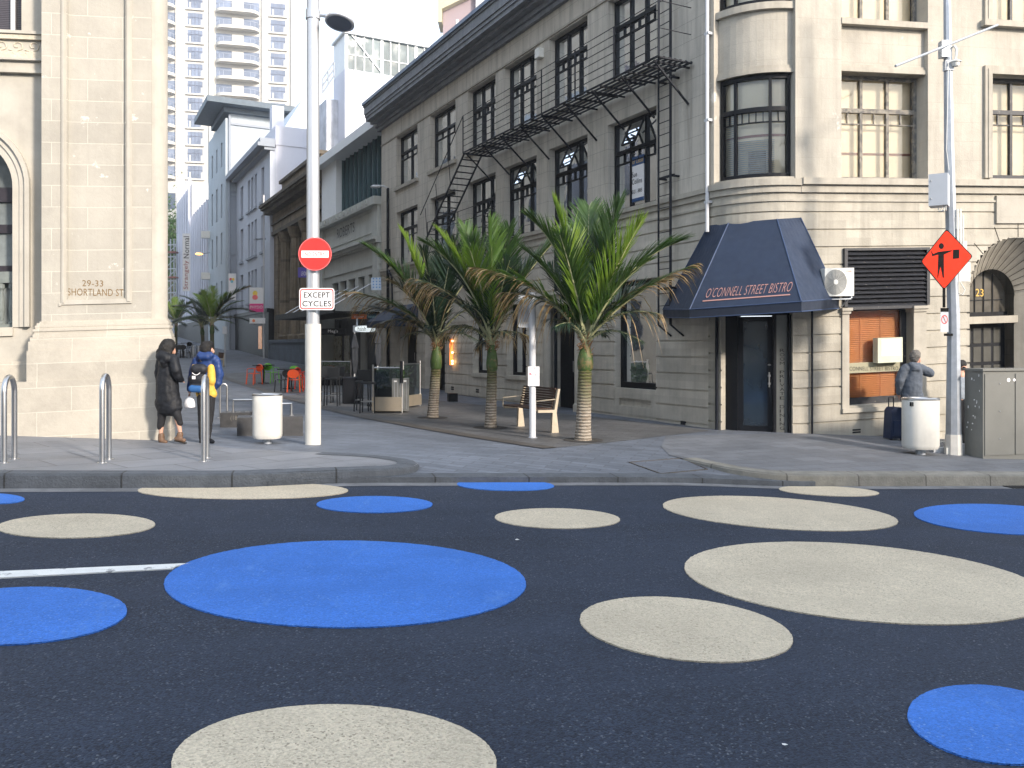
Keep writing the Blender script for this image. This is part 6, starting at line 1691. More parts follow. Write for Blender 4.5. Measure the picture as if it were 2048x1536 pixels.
# vertical ladder near the corner
mb = MB(); ua, ub = uo(1341, .22), uo(1317, .22); zt_, zb_ = 9.6, 2.2
for u_ in (ua, ub): mb.bar(FO.P(u_, zb_, .22), FO.P(u_, zt_, .22), .055 if u_ == ua else .04, .03)
k = 0; z_ = zb_+.15
while z_ < zt_: mb.bar(FO.P(ua, z_, .22), FO.P(ub, z_, .22), .016); z_ += .27
for z_ in (3.0, 5.45, 7.6): mb.bar(FO.P(ua-.02, z_, .22), FO.P(ua-.02, z_, 0), .04); mb.bar(FO.P(ub, z_, .22), FO.P(ub, z_, 0), .04); mb.bar(FO.P(ua-.1, z_, .20), FO.P(ub+.02, z_, .20), .04, .05)
mb.bar(FO.P(ua, zt_, .22), FO.P(ua-.25, zt_+.3, .1), .04); mb.bar(FO.P(ub, zt_, .22), FO.P(ub-.2, zt_+.25, .1), .04)
mb.bar(FO.P(ua, zb_, .22), FO.P(ua-.2, zb_-.25, .02), .04); mb.bar(FO.P(ub, zb_, .22), FO.P(ub-.2, zb_-.25, .02), .04)
mb.build('ladder', M['iron'], fe)
# strung amber lamps by the far door
o = thing('lamp_string', 'orange framed lit bulbs glowing beside the far doorway', 'wall light', FO.P(uo(907), 1.6, .1))
mb = MB(); u_ = uo(905); mb.fbox(FO, u_-.03, u_+.03, zo(905, 730), zo(905, 678), 0, .1); mb.build('frame', mat('orange_neon_frame', (.5, .10, .02), .5, emis=(1, .25, .05, .8)), o)
for py in (682, 705, 722, 727):
    mb = MB(); mb.lathe(FO.P(uo(910), zo(910, py), .1), [(0, -.035), (.03, -.02), (.035, 0), (.03, .02), (0, .035)], 8); mb.build('bulb', mat('amber_bulb', (1, .6, .2), .4, emis=(1, .6, .2, 5)), o)
# --- street lamps on buildings
p = wp(776, 372, 35.0)
o = thing('street_lamp', 'street lamp with flat white head in front of the stucco building', 'street lamp', gp(776, 800))
mb = MB(); g_ = gp(776, 800); x_ = wp(776, 0, 35).x; mb.tube([V((x_, 35, G(x_, 35))), V((x_, 35, zy(376, 35)))], [.07, .05], 10); mb.build('post', M['black'], o); o.location = o.location
mb = MB(); mb.tube([wp(776, 377, 35), wp(768, 372, 35), wp(756, 371, 35)], .035, 6); mb.build('arm', M['polewhite'], o)
mb = MB(); a = wp(751, 373, 35); mb.lathe(a, [(0, .07), (.12, .06), (.22, .0), (.2, -.04), (0, -.05)], 14, sx=1., sy=.6); mb.build('lamp_head', M['polewhite'], o, smooth=True)
o = thing('street_lamp', 'flat arm lamp fixed to the pale building above the PHYSIO sign', 'street lamp', wp(530, 480, 57))
mb = MB(); mb.bar(wp(530, 478, 57), wp(509, 479, 56), .14, .1); mb.build('arm', M['galv'], o)
o = thing('street_lamp', 'lit yellow street lamp against the ribbed facade', 'street lamp', wp(405, 508, 70))
mb = MB(); mb.lathe(wp(398, 508, 70), [(0, -.1), (.25, -.06), (.32, 0), (.2, .08), (0, .1)], 12); mb.build('lamp_head', mat('lit_lamp', (1, .7, .3), .4, emis=(1, .5, .12, 1.2)), o, smooth=True)
mb = MB(); mb.tube([wp(403, 507, 70), wp(420, 505, 70)], .05, 6); mb.build('arm', M['galv'], o)
p = gp(450, 735); o = thing('parking_pole', 'thin grey post with a small meter on the left of the street', 'post', p)
mb = MB(); mb.tube([p, V((p.x, p.y, zy(655, p.y)))], .04, 8); mb.build('post', M['galv'], o)
a = wp(450, 668, p.y); mb = MB(); mb.box(a, .22, .15, .4); mb.build('head', M['boxgrey'], o)
# small bench and pair of steel bollards up the street
p = gp(448, 733); o = thing('small_bench', 'distant bench end with pale metal frame up the street', 'bench', p)
mb = MB(); s_ = p.y/F_; mb.bar(p, p+V((0, 0, 14*s_)), .1); mb.bar(p+V((0, 0, 14*s_)), p+V((-12*s_, 0, 15*s_)), .1, .06); mb.bar(p+V((0, 0, 14*s_)), p+V((.05, 0, 28*s_)), .08); mb.build('frame', M['castalu'], o)
mb = MB(); mb.bar(p+V((-6*s_, 0, 17*s_)), p+V((-5*s_, 0, 28*s_)), .30, .06); mb.build('backrest', M['wood'], o)
for px, lb_ in ((386, 'left of two steel bollards behind the child up the street'), (397, 'right of two steel bollards behind the child up the street')):
    p = gp(px, 713); o = thing('bollard', lb_, 'bollard', p, 'steel bollards up the street'); s_ = p.y/F_
    mb = MB(); mb.lathe(p, [(3.0*s_, 0), (3.0*s_, 21*s_), (2.6*s_, 22*s_), (0, 22*s_)], 12); mb.build('body', M['galv'], o, smooth=True)

# ================================================================== cafe furniture
def chair(name, label, px, py, c, rot, group, s=1.):
    p = gp(px, py); o = thing(name, label, 'chair', p, group); m = c
    def L(x, y, z): return p+V((x*math.cos(rot)-y*math.sin(rot), x*math.sin(rot)+y*math.cos(rot), z))*s
    rows = []; n = 20
    mb = MB()
    for z in (.43, .455): rows.append([L(math.cos(2*math.pi*j/n)*.22, math.sin(2*math.pi*j/n)*.21, z) for j in range(n)])
    mb.grid(rows, closed=True); mb.face(rows[0][::-1]); mb.face(rows[1]); mb.build('seat', m, o)
    A = [L(math.cos(a)*.20, .20+.05, .66+math.sin(a)*.15) for a in [2*math.pi*j/n for j in range(n)]]
    Bq = [L(math.cos(a)*.21, .23+.05, .66+math.sin(a)*.16) for a in [2*math.pi*j/n for j in range(n)]]
    mb = MB(); mb.grid([A, Bq], closed=True); mb.face(A[::-1]); mb.face(Bq); mb.build('backrest', m, o)
    for (x, y) in ((-.19, -.18), (.19, -.18), (-.2, .2), (.2, .2)):
        mb = MB(); mb.bar(L(x*1.15, y*1.15, 0), L(x, y, .44 if y < 0 else .62), .035*s); mb.build('leg', m, o)
    for x in (-.21, .21):
        mb = MB(); mb.tube([L(x, .22, .64), L(x*1.08, .0, .64), L(x*1.08, -.15, .62), L(x, -.18, .45)], .014*s, 6); mb.build('armrest', m, o)
    return o
cO = mat('orange_plastic', (.80, .10, .025), .4, var=.05); cG = mat('lime_plastic', (.16, .50, .06), .4, var=.05); cR = mat('red_plastic', (.75, .05, .03), .4, var=.05); cK = mat('black_plastic', (.02, .022, .025), .4, var=.05)
GC = 'coloured cafe chairs in the street'
chair('cafe_chair', 'orange cafe chair at the far table, left of the lime chair', 508, 769, cO, -.6, GC)
chair('cafe_chair', 'lime green cafe chair at the far table, right side', 544, 766, cG, .9, GC)
chair('cafe_chair', 'black cafe chair left of the nearer orange chair', 566, 784, cK, -.3, GC)
chair('cafe_chair', 'orange cafe chair nearest the lamp post, turned to the camera', 591, 784, cO, 3.1, GC)
chair('cafe_chair', 'lime green cafe chair half hidden behind the nearer orange chair', 588, 774, cG, .2, GC)
chair('cafe_chair', 'red cafe chair half hidden by the lamp post', 607, 778, cR, 1.2, GC)
def table(px, py, label, m=None, r=.35, group='cafe tables', h=.73):
    p = gp(px, py); o = thing('cafe_table', label, 'table', p, group)
    mb = MB(); mb.box(p+V((0, 0, h)), r*2, r*2, .03); mb.build('table_top', m or M['black'], o)
    mb = MB(); mb.tube([p+V((0, 0, .02)), p+V((0, 0, h))], .03, 8); mb.build('post', M['black'], o)
    mb = MB(); mb.box(p, .45, .06, .03); mb.box(p, .06, .45, .031); mb.build('foot', M['black'], o)
table(527, 767, 'black square cafe table between orange and lime chairs'); table(578, 778, 'black square cafe table behind the nearer orange chair')
# dark dining sets far up the street
for i, (px, py) in enumerate(((352, 708), (366, 714), (378, 706))):
    table(px, py, ['dark outdoor table nearest the stone pier', 'dark outdoor table in front of the two bollards', 'dark outdoor table farthest up the street'][i], r=.45, group='dark tables up the street')
for i, (px, py, rt) in enumerate(((345, 714, .4), (360, 712, 2.), (371, 716, 3.), (356, 716, .1), (384, 708, 1.))):
    chair('dark_chair', ['dark outdoor chair closest to the stone pier', 'dark outdoor chair second from the pier', 'dark outdoor chair just left of the bollards', 'dark outdoor chair at the front of the dark tables', 'dark outdoor chair behind the left bollard'][i], px, py, cK, rt, 'dark chairs up the street', 1.1)
# high black planter bar, stools, umbrellas
def facing(px, py, ang=0.): p = gp(px, py); return p, Fr((p.x, p.y, p.z), (math.cos(ang), math.sin(ang), 0), (math.sin(ang), -math.cos(ang), 0))
p, F = facing(704, 808, .1); o = thing('bar_counter', 'black slatted bar counter in front of the cafe', 'counter', p)
s_ = p.y/F_
mb = MB(); mb.fbox(F, -17*s_, 17*s_, 0, 50*s_, -.7, 0); mb.build('body', M['black'], o, bevel=.02)
mb = MB(); mb.fbox(F, -18*s_, 18*s_, 50*s_, 53*s_, -.75, .04); mb.build('counter_top', M['iron'], o)
def stool(px, py, label):
    p = gp(px, py); o = thing('bar_stool', label, 'bar stool', p, 'black bar stools'); s_ = p.y/F_
    mb = MB(); mb.box(p+V((0, 0, .74)), .36, .34, .05); mb.build('seat', cK, o)
    mb = MB(); mb.box(p+V((0, .16, .8)), .34, .03, .28); mb.build('backrest', cK, o)
    for x in (-.17, .17):
        for y in (-.16, .16): mb = MB(); mb.bar(p+V((x*1.1, y*1.1, 0)), p+V((x, y, .75)), .03); mb.build('leg', cK, o)
    mb = MB(); 
    for y in (-.17, .17): mb.bar(p+V((-.18, y, .3)), p+V((.18, y, .3)), .02)
    mb.split('footrest', M['steel'], o)
stool(652, 803, 'black bar stool just right of the lamp post'); stool(664, 812, 'black bar stool in front, left of the counter'); stool(676, 806, 'black bar stool touching the left of the counter')
stool(725, 822, 'black bar stool right of the counter'); stool(737, 826, 'black bar stool beside the near glass screen')
def umbrella(px, py, top, mid, label, wide):
    p = gp(px, py); s_ = p.y/F_; o = thing('folded_umbrella', label, 'umbrella', p, 'folded black umbrellas')
    mb = MB(); mb.tube([p, V((p.x, p.y, zy(top, p.y)))], .022, 8); mb.build('pole', M['polewhite'], o)
    z0 = zy(mid, p.y); z1_ = zy(top, p.y); h = z1_-z0; w_ = wide*s_/2
    mb = MB(); rows = []; n = 18
    for t, r in ((0, .45), (.1, .72), (.35, .85), (.55, .8), (.62, .75), (.63, 1.), (.72, .85), (.9, .45), (1., .1)):
        rows.append([V((p.x, p.y, z0+h*t))+V((math.cos(a), math.sin(a), 0))*w_*r*(1+.14*math.sin(a*6+t*3)) for a in [2*math.pi*j/n for j in range(n)]])
    mb.grid(rows, closed=True); mb.face(rows[0][::-1]); mb.face(rows[-1]); mb.build('canopy', mat('charcoal_canvas', (.028, .032, .04), .8), o, smooth=True)
    mb = MB(); mb.lathe(p, [(.3, 0), (.3, .06), (.05, .1)], 14); mb.build('base', M['black'], o)
umbrella(709, 800, 665, 747, 'folded black umbrella left, under the Megs sign end', 15)
umbrella(755, 812, 660, 731, 'folded black umbrella right, above the near glass screen', 15)
# glass screens with planters behind, and the steel locker
def screen(x0, x1, yt, yb, ypl, label, plate=True, y2=None):
    a = gp(x0, yb); b = gp(x1, y2 or yb); v = V((b.x-a.x, b.y-a.y, 0)); L = v.length; v.normalize(); s_ = a.y/F_
    F = Fr((a.x, a.y, a.z), v, (v.y, -v.x, 0)); H = (yb-yt)*s_
    o = thing('glass_screen', label, 'screen', a, 'glass wind screens'); 
    for u_ in (0, L): mb = MB(); mb.tube([F.P(u_, 0, 0), F.P(u_, H+.06, 0)], .025, 8); mb.build('post', M['steel'], o)
    mb = MB(); mb.tube([F.P(0, H-.02, 0), F.P(L, H-.02, 0)], .018, 8); mb.build('rail', M['steel'], o)
    mb = MB(); zp = (yb-ypl)*s_; mb.face([F.P(.03, zp, 0), F.P(L-.03, zp, 0), F.P(L-.03, H-.03, 0), F.P(.03, H-.03, 0)]); mb.build('pane', M['glass_green'], o)
    if plate:
        mb = MB(); mb.fbox(F, -.02, L+.0, .05, zp, .01, .05); mb.build('base_plate', mat('brushed_brass_plate', (.55, .47, .36), .35, metal=.7, var=.1, sc=3), o)
    return F, L, H, o
def bushes(F, L, z0, z1, w_, n, label, seed):
    rr_ = random.Random(seed); mb = MB()
    for _ in range(n):
        u_ = rr_.uniform(0, L); z_ = z0+(z1-z0)*rr_.random()**.8; w2 = w_+rr_.uniform(-.14, .14); c = F.P(u_, z_, w2)
        d1 = V((rr_.gauss(0, 1), rr_.gauss(0, 1), rr_.gauss(0, 1))).normalized(); d2 = d1.cross(V((rr_.random(), rr_.random(), rr_.random()))).normalized()
        l = rr_.uniform(.04, .09); mb.face([c-d1*l, c+d2*l*.35, c+d1*l, c-d2*l*.35])
    o = thing('planter', label, 'planter', F.P(L/2, 0, w_), 'planters behind the glass screens')
    mb.build('foliage', M['bush'], o)
    q = MB(); q.fbox(F, 0, L, .0, z0+.06, w_-.18, w_+.18); q.build('box', M['black'], o)
F, L, H, o = screen(746, 804, 734, 826, 794, 'near glass screen with a shining brass plate at its foot')
bushes(F, L, .55, H-.1, -.35, 900, 'dark planter with shrubs behind the brass plated screen', 3)
F, L, H, o = screen(806, 840, 727, 818, 792, 'glass screen between the steel locker and the left palm', y2=812)
bushes(F, L, .5, H-.1, -.35, 500, 'dark planter with shrubs right of the steel locker', 4)
F, L, H, o = screen(641, 702, 722, 772, 760, 'far glass screen under the Megs sign', plate=False)
bushes(F, L, .45, H-.05, -.4, 900, 'dark planter with shrubs under the Megs sign', 5)
p, F = facing(801, 826, .12); s_ = p.y/F_
o = thing('steel_locker', 'ribbed stainless steel cabinet on the footpath by the left palm', 'steel cabinet', p)
mb = MB(); mb.fbox(F, -17*s_, 17*s_, .05, 69*s_, -.45, 0); mb.build('casing', mat('locker_steel', (.30, .30, .28), .35, metal=.8, var=.2, sc=3), o, bevel=.02)
mb = MB()
for k in range(5): u_ = (-12+k*6)*s_; mb.fbox(F, u_-.012, u_+.012, 8*s_, 62*s_, 0, .012)
mb.split('rib', M['steel'], o)
mb = MB(); mb.tube([F.P(2*s_, 60*s_, .03), F.P(2*s_, 104*s_, .03)], .04, 8); mb.build('pole', M['iron'], o)
mb = MB(); mb.fbox(F, -13*s_, -7*s_, 62*s_, 65*s_, 0, .01); mb.fbox(F, 6*s_, 12*s_, 62*s_, 66*s_, 0, .01); mb.split('label_plate', M['signwhite'], o)
p, F = facing(905, 803, .3); mb = MB(); mb.box(p, .28, .22, .25, .3); tag(mb.build('door_stop', M['black'], bevel=.02), 'small dark box on the ground by the wall behind the middle palm', 'box')
# scaffold
o = thing('scaffold', 'grey scaffold tower standing beyond the stone pier', 'scaffold', wp(342, 600, 95))
mb = MB(); dd = 95
for px in (334, 341, 348, 353):
    mb.tube([wp(px, 700, dd), wp(px, 478 if px < 350 else 498, dd)], .07, 5); mb.tube([wp(px+1.5, 700, dd+2), wp(px, 482, dd+2)], .07, 5)
for py in range(490, 700, 24):
    mb.bar(wp(333, py, dd), wp(354, py-1, dd), .12); mb.bar(wp(333, py+20, dd), wp(354, py-1, dd), .08)
mb.build('frame', mat('scaffold_tube', (.42, .44, .47), .5), o)
mb = MB(); 
for py in (555, 505): mb.bar(wp(338, py, dd), wp(354, py, dd), .9, .18)
mb.build('deck', mat('red_deck', (.28, .12, .10), .7), o)

# ================================================================== palms
def bez(p0, p1, p2, t): return p0*(1-t)**2+p1*2*t*(1-t)+p2*t*t
def frond(root, P0, tip, lift, lm, seed, width=1., dry=0., name='frond', droop=.25, dens=1., stalk=.16, fold=.45):
    rr_ = random.Random(seed); mb = MB()
    v = tip-P0; Lr = v.length; hv = V((v.x, v.y, 0))
    P1 = P0+v*.42+V((0, 0, lift*Lr)) - hv*.10
    n = 18; pts = [bez(P0, P1, tip, i/n) for i in range(n+1)]
    mb.tube(pts, [max(.005, .030*(1-i/n)**1.1+.004) for i in range(n+1)], 5, mi=1)
    nl = int(54*dens*max(.8, Lr/1.6)); side0 = None
    for i in range(nl):
        t = stalk+(1-stalk)*(i+.5)/nl
        c = bez(P0, P1, tip, t); c2 = bez(P0, P1, tip, min(1, t+.02)); T = (c2-c).normalized() if t < .98 else (tip-bez(P0, P1, tip, .96)).normalized()
        S = T.cross(V((0, 0, 1)))
        if S.length < .25: S = S.normalized()*.6+V((1, 0, 0))*.4 if S.length > 1e-4 else V((1, 0, 0))
        S.normalize(); S = (S-T*S.dot(T)).normalized()
        if side0 is not None and S.dot(side0) < 0: S = -S
        side0 = S; U = S.cross(T); 
        if U.z < 0 and abs(T.z) < .9: U = -U
        prof = math.sin(math.pi*min(1, (t-stalk)/(1-stalk)*.82+.16))**.55
        ll = Lr*.40*width*prof
        for sg in (-1, 1):
            an = R(48-26*t)+rr_.uniform(-.07, .07); l = ll*rr_.uniform(.86, 1.08)
            if rr_.random() < .03: continue
            D = (T*math.cos(an)+S*sg*math.sin(an)+U*fold*math.sin(an)*rr_.uniform(.6, 1.1)).normalized()
            isdry = dry > 0 and ((t > 1-dry*rr_.uniform(.3, 1.1) and rr_.random() < .8) or rr_.random() < dry*.2)
            dr = droop*rr_.uniform(.5, 1.6)*(2.6 if isdry else 1.)
            wv = (D.cross(U)+U*rr_.uniform(-.5, .5)).normalized()*(.0135*max(.7, Lr/1.7))*rr_.uniform(.7, 1.25)
            ns_ = 4; prev = None
            tw_ = rr_.uniform(-.5, .5) if isdry else 0
            for k in range(ns_+1):
                f = k/ns_; q = c+D*l*f+V((0, 0, -1))*dr*l*f*f*(.6)+ (S*tw_*l*f*f*.4)
                ww = wv*(1-f**2.2)*(1 if k else .55)
                a, b = q-ww, q+ww
                if prev: mb.face([prev[0], prev[1], b, a], mi=2 if (isdry or (dry > 0 and f > .8 and rr_.random() < .5)) else 0)
                prev = (a, b)
    return mb.build(name, [lm, M['rachis'], M['leafdry']], root)
def palm(label, bpx, bpy, topx, tops, cpx, cpy, fr, group, seed, w=18, wt=14, shaft=(0, 0)):
    p = gp(bpx, bpy); d = p.y; o = thing('palm_tree', label, 'palm tree', p, group)
    s_ = d/F_
    def Q(px, py, dd=0): return wp(px, py, d+dd)
    sb = Q(*shaft[0]); st = Q(*shaft[1]); cr = Q(cpx, cpy)
    mb = MB(); n = 26; pts = []; rs = []
    for i in range(n+1):
        t = i/n; q = p.lerp(sb, t); q = q+V((0, 0, -.03 if i == 0 else 0)); pts.append(q); rs.append((w*(1.12-.12*min(1, t*6))*(1-t)+wt*t)*s_*(1+(.035 if i % 2 else 0)))
    mb.tube(pts, rs, 16); mb.build('trunk', M['trunk'], o, smooth=True)
    mb = MB(); L = (st-sb)
    mb.tube([sb+L*t for t in (0, .08, .3, .6, .85, 1)], [wt*s_*1.0, wt*s_*1.18, wt*s_*1.26, wt*s_*1.1, wt*s_*.8, wt*s_*.6], 14); mb.build('crownshaft', M['shaft'], o, smooth=True)
    mb = MB(); rr_ = random.Random(seed)
    for j in range(60):
        a = rr_.uniform(0, 6.28); z = rr_.uniform(-.15, .18); q = st+V((math.cos(a)*.07, math.sin(a)*.07, z)); e = q+V((math.cos(a)*.09, math.sin(a)*.09, rr_.uniform(-.05, .16))); mb.tube([q, e], [.012, .003], 4, caps=False)
    mb.build('dry_fibre', M['fibre'], o)
    for i, f in enumerate(fr):
        px, py, dd, kind = f[:4]; kw = dict(f[4]) if len(f) > 4 else {}
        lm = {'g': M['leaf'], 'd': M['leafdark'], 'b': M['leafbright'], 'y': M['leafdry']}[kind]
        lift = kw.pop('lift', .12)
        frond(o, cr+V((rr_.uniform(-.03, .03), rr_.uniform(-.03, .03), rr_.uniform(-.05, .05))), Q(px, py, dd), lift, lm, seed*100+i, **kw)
    if seed < 10:
        for k in range(4):
            a = k*1.55+seed; L_ = rr_.uniform(.75, 1.15); tip = cr+V((math.cos(a)*L_, math.sin(a)*L_*.9, rr_.uniform(-.15, .45)))
            frond(o, cr+V((0, 0, rr_.uniform(-.05, .05))), tip, .42, M['leafdark'], seed*700+k, width=1.0, dry=rr_.choice((0, 0, .25, .4)), droop=rr_.uniform(.6, 1.2))
    q = MB(); rr2 = .36; nn_ = 24
    ring = [(p.x+math.cos(2*math.pi*j/nn_)*rr2, p.y+math.sin(2*math.pi*j/nn_)*rr2) for j in range(nn_)]
    q.face([(x, y, zst(*tn(x, y))+.0125) for x, y in ring]) if seed < 10 else None
    if seed < 10: q.build('tree_pit', M['soil'], None, kind='structure')
    return o
GP_ = 'nikau palms on the paved corner'
palm('nearest palm, with the tallest bright fronds, standing right of the bench', 1166, 881, 0, 0, 1171, 690, [
 (1055, 432, -.2, 'g', dict(lift=.30, width=.8)), (1108, 405, .1, 'b', dict(lift=.10, width=.95)), (1240, 402, .3, 'g', dict(lift=.08)),
 (1283, 442, -.5, 'b', dict(lift=.05, width=1.05)), (1362, 482, .1, 'g', dict(lift=.26)), (1392, 528, -.3, 'g', dict(lift=.12, dry=.45, width=.8, droop=.5)),
 (1322, 628, -.7, 'd', dict(lift=.36, dry=.28, droop=.9)), (944, 535, -.5, 'g', dict(lift=.26, dry=.38, droop=.5, width=.7)), (1004, 585, -.2, 'd', dict(lift=.32, dry=.6, droop=.9)),
 (1095, 530, .9, 'd', dict(lift=.12)), (1178, 415, .9, 'g', dict(lift=.05)), (1210, 470, .5, 'd', dict(lift=.1)), (1330, 560, .8, 'd', dict(lift=.22, dry=.2)), (1118, 640, .3, 'd', dict(lift=.4, dry=.5, droop=1.)),
 (1300, 520, -.6, 'g', dict(lift=.2)), (1050, 500, .4, 'g', dict(lift=.2)), (1120, 470, -.5, 'g', dict(lift=.10)), (1262, 600, .2, 'd', dict(lift=.4, droop=.8)),
 ], GP_, 1, 15.5, 13, ((1170, 742), (1171, 690)))
palm('middle palm with bright upright fronds, left of the bench', 981, 856, 0, 0, 984, 690, [
 (846, 484, -.3, 'g', dict(lift=.30, width=.8)), (876, 462, .2, 'b', dict(lift=.14, width=.9)), (930, 455, .5, 'g', dict(lift=.08)), (982, 440, 0, 'g', dict(lift=.04)), (1018, 455, .4, 'g', dict(lift=.08)),
 (1130, 462, .2, 'g', dict(lift=.14)), (822, 556, -.3, 'd', dict(lift=.25, dry=.5, droop=.7)), (1080, 510, .8, 'd', dict(lift=.2)), (892, 655, -.3, 'd', dict(lift=.42, dry=.3, droop=1.)),
 (1062, 575, -.3, 'd', dict(lift=.3, dry=.2, droop=.6)), (860, 590, .4, 'd', dict(lift=.3, dry=.2)), (940, 500, -.6, 'b', dict(lift=.1)), (1050, 620, .4, 'd', dict(lift=.4, droop=.8)), (905, 530, .9, 'd', dict(lift=.2)), (1020, 520, -.5, 'd', dict(lift=.12)), (925, 610, -.6, 'd', dict(lift=.45, droop=.9)),
 ], GP_, 2, 11.5, 9.5, ((984, 742), (984, 690)))
palm('left palm leaning over the glass screens, with browned drooping tips', 865, 836, 0, 0, 873, 688, [
 (802, 460, .2, 'b', dict(lift=.16, width=.7)), (728, 490, 0, 'g', dict(lift=.22, width=.8)), (688, 582, -.4, 'g', dict(lift=.22, dry=.45, droop=.5, width=.75)), (712, 612, .2, 'd', dict(lift=.22, dry=.3, droop=.6)), (910, 480, .3, 'd', dict(lift=.12)),
 (845, 500, -.3, 'd', dict(lift=.14)), (955, 540, .2, 'd', dict(lift=.22)), (780, 560, -.6, 'd', dict(lift=.25, dry=.3)), (815, 640, -.2, 'd', dict(lift=.4, droop=1.1, dry=.3)), (770, 520, .6, 'g', dict(lift=.2)),
 (970, 610, 0, 'd', dict(lift=.32, droop=.8)), (880, 520, .7, 'd', dict(lift=.1)), (748, 650, .4, 'd', dict(lift=.4, droop=.9, dry=.4)), (925, 660, -.4, 'd', dict(lift=.45, droop=1.)), (860, 555, -.7, 'd', dict(lift=.2)),
 ], GP_, 3, 11, 9.5, ((872, 738), (873, 690)))
GQ = 'palms farther up the street'
def rndfr(cx, cy, r, n, seed, bright=.2):
    rr_ = random.Random(seed); out = []
    for i in range(n):
        a = -math.pi*(.02+.96*(i+rr_.random()*.6)/n); k = r*rr_.uniform(.8, 1.05)
        out.append((cx+math.cos(a)*k*1.1, cy+math.sin(a)*k+abs(math.cos(a))*r*.25, rr_.uniform(-1, 1), 'b' if (abs(a+1.57) < .5 and rr_.random() < bright*2) else ('g' if rr_.random() < .4 else 'd'), dict(lift=.12+.2*abs(math.cos(a)), width=.95, dens=.75, droop=.4)))
    for i in range(5): out.append((cx+rr_.uniform(-1, 1)*r*.9, cy+r*rr_.uniform(-.1, .25), rr_.uniform(-1, 1), 'd', dict(lift=.4, droop=.9, dens=.7)))
    return out
fr = rndfr(424, 640, 78, 11, 5, .6)+[(498, 572, 0, 'g', dict(lift=.25, dry=.3, width=.7))]
palm('palm up the street right behind the child with the backpack', 425, 716, 0, 0, 424, 648, fr, GQ, 11, 4.2, 3.8, ((424, 668), (424, 650)))
palm('palm trunk just left of the palm behind the child', 408, 710, 0, 0, 404, 655, rndfr(402, 645, 60, 9, 6, 0), GQ, 12, 3.6, 3.4, ((405, 670), (404, 655)))
palm('small palm showing at the edge of the stone pier', 352, 705, 0, 0, 352, 648, rndfr(352, 640, 52, 10, 8, .3), GQ, 13, 3, 2.6, ((352, 662), (352, 650)))
# bare tree and shrubs far behind the scaffold
o = thing('bare_tree', 'far leafy tree behind the scaffold at the head of the street', 'tree', wp(342, 640, 118))
rr_ = random.Random(9); mb = MB()
c0 = wp(342, 620, 118); c1 = wp(341, 520, 118)
mb.tube([c0, c1], [.35, .2], 7)
for k in range(9):
    e = c1+V((rr_.uniform(-2, 2), rr_.uniform(-2, 2), rr_.uniform(.5, 5.5))); mb.tube([c0.lerp(c1, rr_.uniform(.4, 1)), (c1+e)/2+V((rr_.uniform(-.4, .4), 0, 0)), e], [.14, .08, .02], 5)
mb.build('trunk', M['mesh_bark'], o)
mb = MB()
for _ in range(2600):
    c = wp(341+rr_.gauss(0, 9), 500+rr_.gauss(0, 42), 118+rr_.gauss(0, 1.5)); d1 = V((rr_.gauss(0, 1), rr_.gauss(0, 1), rr_.gauss(0, 1))).normalized(); d2 = d1.cross(V((rr_.random(), rr_.random(), 1))).normalized(); l = rr_.uniform(.12, .3)
    mb.face([c-d1*l, c+d2*l*.5, c+d1*l, c-d2*l*.5])
mb.build('crown', M['bush'], o)
